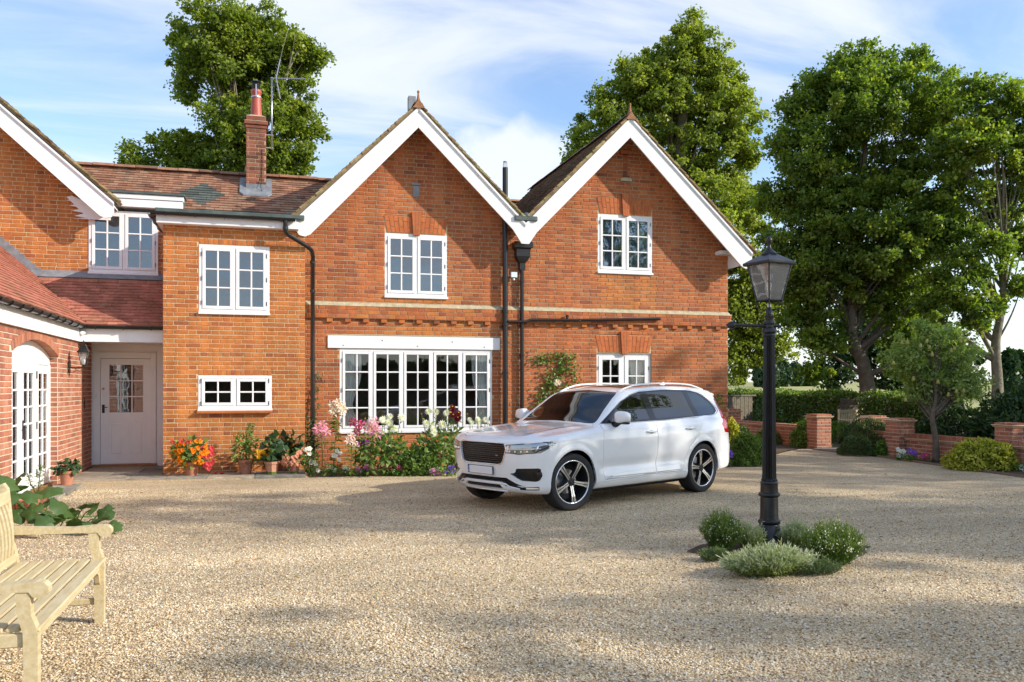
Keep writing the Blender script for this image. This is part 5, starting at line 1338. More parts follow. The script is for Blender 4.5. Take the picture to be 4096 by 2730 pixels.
    # doors
    region(6, 'front_door', [(.62, 1.07), (.58, .80), (.60, .40), (.64, .325), (1.77, .345), (1.80, .60), (1.81, 1.10), (1.7, 1.105), (.66, 1.092)], XZ, sidef)
    region(7, 'rear_door', [(1.81, 1.10), (1.80, .60), (1.77, .345), (2.42, .355), (2.50, .52), (2.60, .70), (2.80, .86), (2.93, 1.0), (2.95, 1.13), (2.6, 1.125)], XZ, sidef)
    # windscreen, bonnet, roof glass
    region(8, 'windscreen', roundpoly([(-.75, 1.10), (-.615, 1.530), (0, 1.572), (.615, 1.530), (.75, 1.10), (0, 1.125)], [.04, .05, 0, .05, .04, 0], 2), YZ, lambda c, n: n.x < -.2 and n.z > .2 and .5 < c.x < 1.6)
    region(9, 'bonnet', [(-.775, .0), (-.76, .40), (-.66, .575), (-.50, .70), (-.2, .775), (.2, .80), (.52, .80), (.63, .72), (.57, .40), (.555, 0), (.57, -.40), (.63, -.72), (.52, -.80), (.2, -.80), (-.2, -.775), (-.50, -.70), (-.66, -.575), (-.76, -.40)], XY, lambda c, n: n.z > .3 and c.x < .7)
    region(10, 'roof_glass', roundpoly([(1.52, -.50), (2.75, -.52), (2.75, .52), (1.52, .50)], .06, 2), XY, lambda c, n: n.z > .6 and c.z > 1.5)
    # front: grille and intakes
    fr = lambda c, n: n.x < -.25 and c.x < -.4
    region(11, 'grille_recess', roundpoly([(-.445, .870), (-.475, .80), (-.42, .615), (-.36, .585), (.36, .585), (.42, .615), (.475, .80), (.445, .870)], .04, 2), YZ, fr, only=(0, 9))
    region(12, 'lower_intake', roundpoly([(-.60, .345), (-.46, .415), (.46, .415), (.60, .345), (.70, .31), (.42, .325), (.36, .355), (-.36, .355), (-.42, .325), (-.70, .31)], 0, 2), YZ, fr)
    region(13, 'lower_grille', [(-.40, .262), (-.34, .318), (.34, .318), (.40, .262), (.36, .238), (-.36, .238)], YZ, fr)
    # lamps wrap round the corners: outlines drawn looking along the diagonal
    k = math.sqrt(.5)
    for sg in (-1, 1):
        eu = Vector((k, sg*k, 0)); pr = (eu, (0, 0, 1)); cn = lambda c, n, s=sg: c.y*s > .2 and c.x < .2 and (n.x < -.1 or n.y*s > .3)
        q = lambda x, y: k*x+k*y
        A_ = q(-.78, .49); B_ = q(-.30, .90)
        region(14, 'headlight', [(A_-.01, .745), (A_+.01, .845), (A_+.10, .862), (B_-.05, .905), (B_+.03, .868), (B_-.06, .825), (B_-.20, .752), (A_+.12, .730)], pr, cn, only=(0, 9))
        C_ = q(-.64, .79)
        region(15, 'fog_recess', roundpoly([(C_-.30, .475), (C_-.22, .485), (C_-.21, .545), (C_+.10, .555), (C_+.125, .54), (C_+.12, .40), (C_+.06, .375), (C_-.14, .385)], .015, 1), pr, cn)
        region(16, 'fog_strip', [(C_-.32, .345), (C_-.13, .300), (C_+.10, .312), (C_+.10, .262), (C_-.14, .255), (C_-.36, .31)], pr, cn)
        eu = Vector((-k, sg*k, 0)); pr = (eu, (0, 0, 1)); cn = lambda c, n, s=sg: c.y*s > .3 and c.x > 3.2 and (n.x > .1 or n.y*s > .3)
        D_ = -k*3.78+k*.76
        region(17, 'tail_light', [(-2.32, .85), (-2.10, .85), (-1.92, .88), (-1.88, 1.01), (-1.95, 1.09), (-2.03, 1.18), (-2.085, 1.30), (-2.12, 1.42), (-2.27, 1.42), (-2.24, 1.2), (-2.32, 1.05)], pr, cn)
    region(18, 'sill', [(.42, .255), (.46, .30), (2.50, .318), (2.52, .27), (2.50, .205), (.43, .195)], XZ, lambda c, n: abs(n.y) > .2 and abs(c.y) > .5)
    bm.normal_update()
    # take the regions apart
    mats_ = {0: 'car_white', 2: 'gloss_black', 3: 'car_glass', 4: 'car_glass', 5: 'car_glass', 6: 'car_white', 7: 'car_white', 8: 'car_glass', 9: 'car_white', 10: 'car_glass', 11: 'gloss_black', 12: 'gloss_black', 13: 'gloss_black', 14: 'lamp_clear', 15: 'gloss_black', 16: 'gloss_black', 17: 'lamp_red', 18: 'car_white'}
    push = {11: .05, 12: .03, 13: .03, 15: .022, 16: .008, 3: .004, 4: .004, 5: .004, 2: .002, 8: .003, 14: .003, 17: .002}
    gap = {6: .006, 7: .006, 9: .006, 18: .004}
    parts = {}
    both = (0, 8, 9, 10, 11, 12, 13); buckets = {}
    for f in bm.faces:
        r = f[lay]
        if r == 1: continue
        sg = 0 if r in both else (1 if f.calc_center_median().y > 0 else -1)
        buckets.setdefault((r, sg), []).append(f)
    if True:
        for (rid, sg), fl in sorted(buckets.items(), key=lambda t: t[0]):
            b2 = bmesh.new(); vm = {}
            for f in fl:
                for v in f.verts:
                    if v not in vm: vm[v] = b2.verts.new(v.co)
            for f in fl:
                try: b2.faces.new([vm[v] for v in f.verts])
                except ValueError: pass
            b2.normal_update()
            bnd = [e for e in b2.edges if len(e.link_faces) == 1]; bv = {v for e in bnd for v in e.verts}
            if rid in gap and gap[rid] > 0:
                mv = {}
                for v in bv:
                    if rid == 9 and v.co.x < -.7: pass
                    d = Vector((0, 0, 0))
                    for f in v.link_faces: d += f.calc_center_median()-v.co
                    d -= v.normal*d.dot(v.normal)
                    if d.length > 1e-6: mv[v] = d.normalized()*gap[rid]
                for v, d in mv.items(): v.co += d
            if rid in push and rid not in (11, 12, 13, 15):
                nr = {v: v.normal.copy() for v in b2.verts}
                for v in b2.verts: v.co -= nr[v]*push[rid]
            elif rid in push:
                r = bmesh.ops.inset_region(b2, faces=b2.faces[:], thickness=.006, depth=-push[rid], use_even_offset=False)
            # turned-in edge gives the panel its thickness
            if rid not in (11, 12, 13, 15):
                bnd = [e for e in b2.edges if len(e.link_faces) == 1]
                nr = {v: v.normal.copy() for e in bnd for v in e.verts}
                r = bmesh.ops.extrude_edge_only(b2, edges=bnd)
                nvs = [g for g in r['geom'] if isinstance(g, bmesh.types.BMVert)]
                old = {}
                for v in nvs:
                    for e in v.link_edges:
                        o_ = e.other_vert(v)
                        if o_ in nr: old[v] = nr[o_]; break
                for v in nvs: v.co -= old.get(v, Vector((0, 0, 0)))*(.035 if rid == 0 else .018)
            me = bpy.data.meshes.new(names[rid]); b2.to_mesh(me); b2.free()
            me.polygons.foreach_set('use_smooth', [True]*len(me.polygons)); me.set_sharp_from_angle(angle=R(38))
            me.materials.append(M[mats_[rid]])
            o = bpy.data.objects.new(names[rid], me); COL.objects.link(o); o.parent = root; parts[(rid, sg)] = o
    bm.free()
    # inner dark shell seen through the gaps and arches
    mb = MB(); 
    for (x0, x1, y_, z0, z1) in ((-.68, 4.0-.2, .62, .30, .86), (.44, 2.5, .86, .26, 1.0), (3.42, 3.85, .78, .4, 1.0), (-.60, -.45, .60, .3, .8)): mb.box(x0, x1, -y_, y_, z0, z1)
    mb.box(.44, 2.5, -.80, .80, .20, .26)
    mb.build('underbody', M['dark_void'], root)
    for cx in (0, WB):
        for sg in (-1, 1):
            q = MB(); seg = 28; v = []
            for k_ in range(seg+1):
                t = -.35+(math.pi+.7)*k_/seg
                for (yy, rr) in ((.80, .440), (.60, .445), (.60, .05)): v.append((cx+rr*math.cos(t), sg*yy, TR+rr*math.sin(t)))
            q.mesh(v, [(3*i+j, 3*i+3+j, 3*i+4+j, 3*i+1+j) for i in range(seg) for j in (0, 1)]); q.build('arch_liner', M['dark_void'], root, smooth=True)
    def onx(y, z, d=0, x0=-1.2, x1=0):
        """point of the shell met going back along +x at (y, z)"""
        a, b_ = x0, x1; z += LIFT
        for _ in range(24):
            m_ = (a+b_)/2
            if float(carf(np.array([m_]), np.array([y]), np.array([z]))[0]) > 0: a = m_
            else: b_ = m_
        return Vector((a-d, y, z))
    def ony(x, z, sg, d=0):
        a, b_ = 1.2, 0.0; z += LIFT
        for _ in range(24):
            m_ = (a+b_)/2
            if float(carf(np.array([x]), np.array([m_]), np.array([z]))[0]) > 0: a = m_
            else: b_ = m_
        return Vector((x, sg*(a+d), z))
    def onz(x, y, d=0):
        a, b_ = 2.0, .6
        for _ in range(24):
            m_ = (a+b_)/2
            if float(carf(np.array([x]), np.array([y]), np.array([m_]))[0]) > 0: a = m_
            else: b_ = m_
        return Vector((x, y, a+d))
    # grille: chrome frame, dark slats
    g = MB(); pl = roundpoly([(-.445, .870), (-.475, .80), (-.42, .615), (-.36, .585), (.36, .585), (.42, .615), (.475, .80), (.445, .870)], .04, 4); pl.append(pl[0])
    g.tube([onx(y, z, .004) for y, z in pl], .0085, 6, cap=False); GR = g.build('grille_frame', M['chrome'], root, smooth=True)
    for k_ in range(9):
        z = .618+k_*.027; w = .405+.05*min(1, (z-.60)/.2)
        s = MB(); pts = [onx(y, z, -.018) for y in np.linspace(-w, w, 11)]
        n = len(pts); v = [p+Vector((0, 0, h)) for p in pts for h in (-.006, .008)]+[p+Vector((.02, 0, h)) for p in pts for h in (-.006, .008)]
        s.mesh(v, [(2*i, 2*i+2, 2*i+3, 2*i+1) for i in range(n-1)]+[(2*i+1, 2*i+3, 2*n+2*i+3, 2*n+2*i+1) for i in range(n-1)]+[(2*n+2*i, 2*i, 2*i+2, 2*n+2*i+2)[::-1] for i in range(n-1)])
        s.build('grille_slat', M['gloss_black'] if k_ % 1 else M['alloy_dark'], GR)
    s = MB()
    for y in np.linspace(-.44, .44, 32):
        p, q = onx(y, .60, -.024), onx(y, .86, -.024); s.tube([p, (p+q)/2, q], .003, 4)
    tag(s.build('grille_bars', M['gloss_black'], GR), kind='stuff')
    # lower intake slats, skid strip
    for z in (.285, .300, .37, .39):
        s = MB(); w = .33 if z < .31 else .44; s.tube([onx(y, z, -.008) for y in np.linspace(-w, w, 9)], .0045, 5); s.build('intake_bar', M['alloy_dark'], root)
    s = MB(); s.tube([onx(y, z, .006) for y, z in ((-.64, .275), (-.5, .30), (-.44, .335), (-.36, .335), (0, .335), (.36, .335), (.44, .335), (.5, .30), (.64, .275))], .010, 6); s.build('bumper_strip', M['car_white'], root, smooth=True)
    s = MB(); s.tube([onx(y, z, .010) for y, z in ((-.44, .232), (-.2, .228), (0, .227), (.2, .228), (.44, .232))], .011, 6); s.build('skid_strip', M['chrome'], root, smooth=True)
    # number plate: blank white with the blue country band
    pc_ = onx(0, .50); s = MB(); s.box(-.014, .0, -.26, .26, -.056, .056, b=.004); pl_ = s.build('number_plate', M['gloss_black'], root); pl_.location = (pc_.x-.008, 0, .50+LIFT); pl_.rotation_euler = (0, R(-3), 0)
    s = MB(); s.box(-.018, -.013, -.252, .216, -.050, .050); s.build('plate_face', mat('plate_white', (.82, .83, .85), .35), pl_)
    s = MB(); s.box(-.018, -.0135, .2165, .252, -.050, .050); s.build('country_band', mat('plate_blue', (.01, .12, .42), .35), pl_)
    fc = bpy.data.curves.new('country_letters', 'FONT'); fc.body = 'GB'; fc.size = .024; fc.align_x = 'CENTER'; fc.extrude = .0004
    fo = bpy.data.objects.new('country_letters', fc); COL.objects.link(fo); fo.parent = pl_; fo.location = (-.0185, .234, -.036); fo.rotation_euler = (R(90), 0, R(-90)); fc.materials.append(M['white']); fo.matrix_basis; bpy.context.view_layer.update(); mt_ = bpy.data.meshes.new_from_object(fo); fo2 = bpy.data.objects.new('country_letters', mt_); COL.objects.link(fo2); fo2.parent = pl_; fo2.location = fo.location; fo2.rotation_euler = fo.rotation_euler; bpy.data.objects.remove(fo); fo2.name = 'country_letters'
    s = MB()
    for k_ in range(12):
        t = k_*math.pi/6; s.box(-.0190, -.0182, .234+.0105*math.cos(t)-.0016, .234+.0105*math.cos(t)+.0016, .018+.0105*math.sin(t)-.0016, .018+.0105*math.sin(t)+.0016)
    tag(s.build('band_stars', mat('star_yellow', (.85, .65, .05), .5), pl_), kind='stuff')
    # headlight insides: T-shaped running lamp and reflectors, fog lamps
    for sg in (-1, 1):
        HL = parts[(14, sg)]
        def fp(x_, y_, z_, d=.004):   # out along the corner diagonal
            z_ += LIFT
            a, b_ = Vector((x_-.4, (y_+.4), z_)), Vector((x_+.3, max(.02, y_-.3), z_))
            for _ in range(24):
                m_ = (a+b_)/2
                if float(carf(np.array([m_.x]), np.array([m_.y]), np.array([m_.z]))[0]) > 0: a = m_
                else: b_ = m_
            p = a+Vector((-.7, .7, 0))*d; return Vector((p.x, sg*p.y, p.z))
        s = MB(); s.tube([fp(-.80, .47, .795), fp(-.74, .60, .80), fp(-.66, .70, .803), fp(-.58, .78, .806), fp(-.50, .83, .81)], [.009, .010, .011, .012, .006], 6); s.build('running_lamp', M['lamp_bright'], HL)
        s = MB(); s.tube([fp(-.53, .81, .845), fp(-.55, .80, .81), fp(-.57, .79, .775)], [.006, .013, .006], 6); s.build('running_lamp', M['lamp_bright'], HL)
        s = MB(); s.tube([fp(-.805, .45, .748), fp(-.80, .47, .846), fp(-.70, .66, .868), fp(-.45, .86, .893), fp(-.31, .91, .872), fp(-.42, .87, .83), fp(-.58, .79, .755), fp(-.72, .63, .733), fp(-.805, .45, .748)], .006, 5); s.build('lamp_rim', M['gloss_black'], HL)
        for k_ in range(4):
            s = MB(); c = fp(-.78+.045*k_, .52+.06*k_, .765, -.001); s.lathe([(.0, -.004), (.016, -.003), (.018, .006)], tuple(c), 8, 'x'); s.build('reflector', M['lamp_bright'], HL)
        c = fp(-.56, .84, .47, -.006); s = MB(); s.lathe([(.0, -.01), (.035, -.008), (.045, .0), (.048, .02)], tuple(c), 12, 'x'); s.build('parking_sensor', M['gloss_black'], root)
        for k_ in range(5):
            s = MB(); s.tube([fp(-.76+.03*k_*0, .60, .42+.024*k_, -.01), fp(-.68, .72, .415+.026*k_, -.012)], .004, 4); s.build('intake_bar', M['alloy_dark'], root)
        s = MB(); s.tube([fp(-.68, .73, .285, .002), fp(-.62, .80, .287, .002), fp(-.56, .84, .288, .002)], .014, 6); s.build('fog_lamp', M['lamp_bright'], root)
        # chrome line under the side glass and around it
        s = MB(); s.tube([ony(x, z, sg, .003) for x, z in ((.62, 1.088), (1.0, 1.095), (1.5, 1.102), (2.1, 1.112), (2.8, 1.134), (3.42, 1.160), (3.54, 1.186), (3.62, 1.23))], .0065, 5); s.build('chrome_strip', M['chrome'], root, smooth=True)
        s = MB(); s.tube([ony(x, z, sg, .002) for x, z in ((.64, 1.096), (.88, 1.240), (1.16, 1.400), (1.42, 1.501), (1.66, 1.552), (2.25, 1.580), (2.92, 1.570), (3.26, 1.520), (3.53, 1.360), (3.62, 1.24))], .0045, 5); s.build('chrome_strip', M['chrome'], root, smooth=True)
        s = MB(); s.tube([ony(x, .337, sg, .004) for x in (.66, 1.2, 1.8, 2.42)], .006, 5); s.build('sill_strip', M['chrome'], root, smooth=True)
        for (xa, xb, par) in ((.66, 1.755, parts[(6, sg)]), (1.785, 2.40, parts[(7, sg)])):
            s = MB(); n = 10; v = []
            for i in range(n+1):
                x = xa+(xb-xa)*i/n; e = 1 if 0 < i < n else 0
                zt = (.40+.045*(x-.66)/1.7) if x > .85 else .36+.04*(x-.66)/.19
                v += [ony(x, .352, sg, .001), ony(x, .365, sg, .001+.013*e), ony(x, zt-.01, sg, .001+.013*e), ony(x, zt, sg, .001)]
            s.mesh(v, [(4*i+j, 4*i+4+j, 4*i+5+j, 4*i+1+j) for i in range(n) for j in range(3)]); s.build('door_moulding', M['car_white'], par, smooth=True, sharp=30)
        # handles
        for (x, par) in ((1.66, parts[(6, sg)]), (2.62, parts[(7, sg)])):
            z = .955 if x < 2 else .975
            s = MB(); pts = [ony(x+dx, z+dz, sg, d) for dx, dz, d in ((-.12, 0, .0), (-.10, .002, .028), (0, .004, .036), (.09, .004, .030), (.12, .002, .0))]; s.tube(pts, [.010, .013, .014, .013, .010], 7); s.build('handle', M['car_white'], par, smooth=True)
            s = MB(); c = ony(x, z-.004, sg, -.004); v = []
            for k_ in range(12):
                t = k_*math.pi/6; p = ony(x+.055*math.cos(t), z-.003+.026*math.sin(t), sg, .0012); v.append(p)
            s.poly(v); s.build('handle_cup', mat('handle_shadow_grey', (.35, .35, .36), .4), par)
        # mirror: housing, glass, stalk
        mp_ = ony(.90, 1.08, sg, .0); s = MB()
        s.tube([mp_+Vector((-.02, -sg*.01, .0)), mp_+Vector((-.01, sg*.05, .0)), mp_+Vector((.0, sg*.10, .03))], [.045, .035, .030], 8); MR = s.build('mirror_arm', M['gloss_black'], root, smooth=True)
        bmm = bmesh.new(); bmesh.ops.create_uvsphere(bmm, u_segments=20, v_segments=12, radius=1)
        for v in bmm.verts:
            x, y, z = v.co; e = 3.0
            r_ = (abs(x)**e+abs(y)**e+abs(z)**e)**(1/e); x, y, z = x/r_, y/r_, z/r_
            v.co = Vector((x*.075*(1-.25*(y)), y*.125, z*.088*(1-.12*y)))
            if v.co.x > .05: v.co.x = .05
        me = bpy.data.meshes.new('mirror_housing'); bmm.to_mesh(me); bmm.free(); me.polygons.foreach_set('use_smooth', [True]*len(me.polygons)); me.set_sharp_from_angle(angle=R(50)); me.materials.append(M['car_white'])
        o = bpy.data.objects.new('mirror_housing', me); COL.objects.link(o); o.parent = root; o.location = mp_+Vector((.0, sg*.155, .105)); o.scale = (1, sg, 1)
        s = MB(); s.box(.048, .053, -.10, .10, -.06, .06, b=.002); gl = s.build('mirror_glass', M['chrome'], root); gl.location = o.location
        s = MB(); s.box(-.06, .03, -.11, .11, -.095, -.06, b=.012); gl = s.build('mirror_trim', M['gloss_black'], root); gl.location = o.location
        # roof rail
        s = MB(); pts = []
        for x in np.linspace(1.30, 3.45, 14):
            t = (x-1.30)/2.15; h = .038*min(1, 6*t, 6*(1-t)); yy = .595-.05*(t-.4)**2; pts.append(onz(x, sg*yy, h+.004))
        s.tube(pts, .013, 7); s.build('roof_rail', M['car_white'], root, smooth=True)
        # black pillar trims between the windows stay part of window_trim; tyre and rim follow
    # roof spoiler, aerial fin, wipers
    s = MB(); v = []
    for y in np.linspace(-.56, .56, 9):
        p = onz(3.68, y, -.005); yy = abs(y)/.56
        v += [p, p+Vector((.17-.05*yy**2, 0, -.030)), p+Vector((.165-.05*yy**2, 0, -.062)), p+Vector((.05, 0, -.05))]
    s.mesh(v, [(4*i+j, 4*i+4+j, 4*i+4+(j+1) % 4, 4*i+(j+1) % 4) for i in range(8) for j in range(4)]+[(0, 1, 2, 3), (32, 35, 34, 33)]); s.build('roof_spoiler', M['car_white'], root, smooth=True, sharp=40)
    s = MB(); p = onz(3.05, 0); s.prism([(0, 0), (.16, 0), (.13, .05), (.10, .055)], -.012, .012, lambda a, b_, d: (p.x+a, p.y+d, p.z+b_-.005)); s.build('aerial_fin', M['car_white'], root, smooth=True, sharp=40)
    # seats and wheel shapes are hidden by the tinted glass
    # wheels
    tyre = MB(); prof = [(TR-.118, -.10), (TR-.105, -.118), (TR-.06, -.130), (TR-.022, -.125), (TR-.004, -.108), (TR, -.085), (TR, -.04), (TR-.006, -.036), (TR-.006, -.028), (TR, -.024), (TR, .024), (TR-.006, .028), (TR-.006, .036), (TR, .04), (TR, .085), (TR-.004, .108), (TR-.022, .125), (TR-.06, .130), (TR-.105, .118), (TR-.118, .10), (TR-.125, .0), (TR-.118, -.10)]
    prof = [(TR-(TR-r)*.86, h) for r, h in prof]
    tyre.lathe(prof, (0, 0, 0), 56, 'y', cap=False)
    rim = MB(); R0 = TR-.098; rim.lathe([(R0+.010, -.112), (R0, -.120), (R0-.012, -.112), (R0-.016, -.10), (R0-.022, .06), (R0-.03, .07), (.06, .075), (0, .075)], (0, 0, 0), 48, 'y', cap=False)
    lip = MB(); lip.lathe([(R0+.008, -.115), (R0+.002, -.1215), (R0-.007, -.1195), (R0-.011, -.112)], (0, 0, 0), 48, 'y', cap=False)
    hub = MB(); hub.lathe([(.0, -.098), (.030, -.097), (.034, -.090), (.06, -.088), (.072, -.075), (.072, .02)], (0, 0, 0), 20, 'y')
    disc = MB(); disc.lathe([(.06, .02), (.165, .02), (.165, .035), (.06, .035)], (0, 0, 0), 32, 'y')
    for wi, (cx, sg, steer) in enumerate(((0, -1, -7), (WB, -1, 0), (0, 1, -7), (WB, 1, 0))):
        we = empty('wheel', (cx, sg*.815, TR), parent=root)
        we.rotation_euler = (0, R(12+wi*31), 0) if not steer else (0, R(12), R(steer))
        if sg > 0: we.rotation_euler = (0, R(20), R(180+steer))
        if wi == 0:
            W0 = [tyre.build('tyre', M['rubber'], we, smooth=True, sharp=35), rim.build('rim', M['alloy_dark'], we, smooth=True, sharp=40), lip.build('rim_lip', M['alloy'], we, smooth=True), hub.build('hub', M['alloy_dark'], we, smooth=True, sharp=40), disc.build('brake_disc', M['galv'], we)]
            for k_ in range(5):
                t = 2*math.pi*k_/5; sp = MB(); c_, s_ = math.cos(t), math.sin(t)
                ff = lambda a, b_, d: (a*c_-b_*s_, d, a*s_+b_*c_)
                # dark web, two machined faces with a groove between
                v = []
                for (r_, w, yo, yi) in ((.045, .030, -.085, -.02), (.14, .026, -.098, -.04), (.20, .032, -.106, -.05), (R0-.008, .044, -.108, -.06)):
                    v += [ff(r_, -w, yi), ff(r_, -w*.9, yo), ff(r_, w*.9, yo), ff(r_, w, yi)]
                sp.mesh(v, [(4*i+j, 4*i+4+j, 4*i+4+(j+1) % 4, 4*i+(j+1) % 4) for i in range(3) for j in range(4)]+[(12, 13, 14, 15)]); W0.append(sp.build('spoke', M['alloy_dark'], we))
                fc_ = MB()
                for (a0, a1) in ((-1, -.30), (.12, 1)):
                    v = []
                    for (r_, w, yo) in ((.050, .024, -.0875), (.14, .0235, -.1005), (.20, .0285, -.1085), (R0-.008, .040, -.1105)):
                        m0 = a0*w; m1 = a1*w; v += [ff(r_, m0, yo), ff(r_, m1, yo), ff(r_, m1, yo+.004), ff(r_, m0, yo+.004)]
                    fc_.mesh(v, [(4*i+j, 4*i+4+j, 4*i+4+(j+1) % 4, 4*i+(j+1) % 4) for i in range(3) for j in range(4)]+[(0, 1, 2, 3), (12, 15, 14, 13)])
                W0.append(fc_.build('spoke_face', M['alloy'], we))
                nb = MB(); nb.lathe([(0, -.096), (.009, -.095), (.010, -.08)], (.056*math.cos(t+.63), 0, .056*math.sin(t+.63)), 8, 'y'); W0.append(nb.build('wheel_nut', M['alloy_dark'], we))
        else:
            for o_ in W0:
                c = o_.copy(); COL.objects.link(c); c.parent = we
    # exhausts / charging flap line etc. are out of view; washer cap square
    return root
CAR = build_car()
CAR.rotation_euler = (0, 0, math.atan2(1.319, 2.654))
# near front tyre stands on (3.937, 10.731): its outer edge is .945 to the -y side
CAR.location = (3.937-.445*.90, 10.731+.895*.90, .0)
# ------------------------------------------------------------------ cast iron lamp post
LP = thing('street_lamp', 'tall black fluted cast iron lamp post with square glass lantern rising from white heathers', 'lamp post', (5.09, 7.85, 0))
mb = MB(); mb.lathe([(.17, 0), (.165, .04), (.125, .10), (.108, .20), (.100, .215), (.112, .225), (.116, .24), (.112, .258), (.098, .268), (.094, .30), (.092, .48), (.090, .50), (.108, .512), (.112, .525), (.108, .54), (.092, .55), (.088, .63), (.090, .64), (.094, .65), (.088, .662), (.078, .67)], (0, 0, 0), 28)
mb.build('base', M['iron'], LP, smooth=True, sharp=40)
mb = MB(); mb.lathe([(.076, .67), (.077, .70), (.073, .74), (.070, 1.2), (.064, 1.7), (.058, 2.18), (.058, 2.20)], (0, 0, 0), 32, flute=(1, 5, .78)); mb.build('fluted_shaft', M['iron'], LP)
mb = MB(); mb.lathe([(.07, 0), (.062, .02), (.078, .03), (.082, .05), (.072, .07), (.05, .085), (.048, .11), (.056, .12), (.060, .135), (.054, .15), (.042, .165), (.046, .19), (.052, .20), (.044, .215), (.034, .23), (.036, .27), (.028, .29)], (0, 0, 2.20), 18)
for k in range(9): t = k*2*math.pi/9; mb.lathe([(0, -.012), (.012, 0), (0, .012)], (.09*math.cos(t)*.86, .09*math.sin(t)*.86, .68), 6)
mb.build('collar', M['iron'], LP, smooth=True, sharp=40)
mb = MB(); d = Vector((-.9607, .2777, 0)); 
pts = [d*-.10+Z*2.30, d*.02+Z*2.30, d*.20+Z*2.305, d*.36+Z*2.31]; mb.tube(pts, [.016, .018, .017, .014], 8)
for k in range(14):
    t = k*.9; mb.lathe([(0, -.006), (.007, 0), (0, .006)], tuple(d*(.10+.016*k)+Z*2.305+Vector((.0, 0, .016*math.cos(t)))+Vector((d.y, -d.x, 0))*.016*math.sin(t)), 5)
c = d*.40+Z*2.31; e = d
mb.tube([d*.34+Z*2.31, d*.355+Z*2.31, d*.375+Z*2.31, d*.40+Z*2.31, d*.43+Z*2.31, d*.455+Z*2.31], [.012, .026, .040, .042, .026, .004], 10)
mb.tube([d*-.10+Z*2.30, d*-.13+Z*2.30], [.012, .010], 8); mb.build('ladder_bar', M['iron'], LP, smooth=True, sharp=50)
for k in range(4):
    t = k*math.pi/2+R(12)+math.pi/4; q = Vector((math.cos(t), math.sin(t), 0)); mb = MB()
    mb.tube([q*.03+Z*2.47, q*.08+Z*2.475, q*.125+Z*2.50, q*.135+Z*2.545, q*.115+Z*2.575, q*.09+Z*2.565, q*.09+Z*2.54], .007, 6); mb.tube([q*.045+Z*2.46, q*.08+Z*2.445, q*.085+Z*2.415, q*.06+Z*2.41], .006, 5); mb.build('scroll', M['iron'], LP, smooth=True)
la = R(12); LZ0, LZ1, LW0, LW1 = 2.565, 2.955, .088, .158
cr_ = lambda w, z, k: Vector((w*math.sqrt(2)*math.cos(la+math.pi/4+k*math.pi/2), w*math.sqrt(2)*math.sin(la+math.pi/4+k*math.pi/2), z))
mb = MB()
for k in range(4):
    mb.tube([cr_(LW0, LZ0, k), cr_(LW1, LZ1, k)], .010, 4); mb.tube([cr_(LW0, LZ0, k), cr_(LW0, LZ0, k+1)], .009, 4); mb.tube([cr_(LW1, LZ1, k), cr_(LW1, LZ1, k+1)], .009, 4)
mb.build('lantern_frame', M['iron'], LP)
gm = glass_mat('lantern_glass', (.93, .93, .92), 1.7, refl_white=.22)
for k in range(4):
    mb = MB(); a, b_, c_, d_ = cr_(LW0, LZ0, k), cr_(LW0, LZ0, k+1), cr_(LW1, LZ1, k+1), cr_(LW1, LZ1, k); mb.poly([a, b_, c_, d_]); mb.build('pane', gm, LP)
mb = MB(); v = [cr_(w, z, k) for (w, z) in ((.184, 2.935), (.191, 2.945), (.191, 2.965), (.09, 3.035), (.065, 3.05)) for k in range(4)]
mb.mesh(v, [(4*i+j, 4*i+(j+1) % 4, 4*i+4+(j+1) % 4, 4*i+4+j) for i in range(4) for j in range(4)]+[(16, 17, 18, 19), (3, 2, 1, 0)]); mb.build('lantern_roof', M['iron'], LP)
mb = MB(); mb.lathe([(.082, 0), (.085, .012), (.07, .03), (.035, .055), (.022, .08), (.016, .105), (.016, .115), (.024, .13), (.032, .155), (.030, .17), (.018, .195), (.008, .20), (0, .2)], (0, 0, 3.045), 14); mb.build('finial', M['iron'], LP, smooth=True, sharp=40)
mb = MB(); mb.tube([(0, 0, 2.49), (0, 0, 2.70)], .006, 6); mb.build('lamp_stem', M['iron'], LP)
mb = MB(); mb.lathe([(.018, 0), (.02, .03), (.026, .035), (.026, .07), (.02, .08)], (0, 0, 2.68), 12); mb.lathe([(.02, 0), (.02, .03)], (0, 0, 2.50), 10); mb.build('bulb_holder', M['white'], LP, smooth=True, sharp=40)
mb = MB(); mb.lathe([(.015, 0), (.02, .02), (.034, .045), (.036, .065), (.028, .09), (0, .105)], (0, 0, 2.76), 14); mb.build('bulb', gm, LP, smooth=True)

# ------------------------------------------------------------------ wall lantern by the french doors
WL = thing('wall_lantern', 'small black wall lantern on a scrolled bracket between the french doors and the porch', 'wall lamp', (WX+.02, 16.60, 2.0))
mb = MB(); mb.box(0, .02, -.03, .03, -.10, .12, b=.008); mb.tube([(.01, 0, -.0), (.10, 0, -.005), (.20, 0, 0), (.245, 0, .01)], .012, 6); mb.tube([(.02, 0, -.08), (.07, 0, -.085), (.12, 0, -.06), (.14, 0, -.03), (.12, 0, -.02), (.10, 0, -.04)], .006, 5); mb.tube([(.14, 0, -.05), (.18, 0, -.065), (.22, 0, -.04), (.21, 0, -.02)], .006, 5); mb.build('bracket', M['iron'], WL)
mb = MB(); w = lambda W_, z, k: Vector((.245+W_*math.cos(R(45+90*k)), W_*math.sin(R(45+90*k)), z))
for k in range(4): mb.tube([w(.055, .05, k), w(.105, .27, k)], .006, 4); mb.tube([w(.055, .05, k), w(.055, .05, k+1)], .005, 4)
mb.tube([(.245, 0, .0), (.245, 0, .05)], .018, 8)
v = [w(W_, z, k) for (W_, z) in ((.135, .265), (.135, .28), (.09, .325), (.065, .385), (.03, .41)) for k in range(4)]
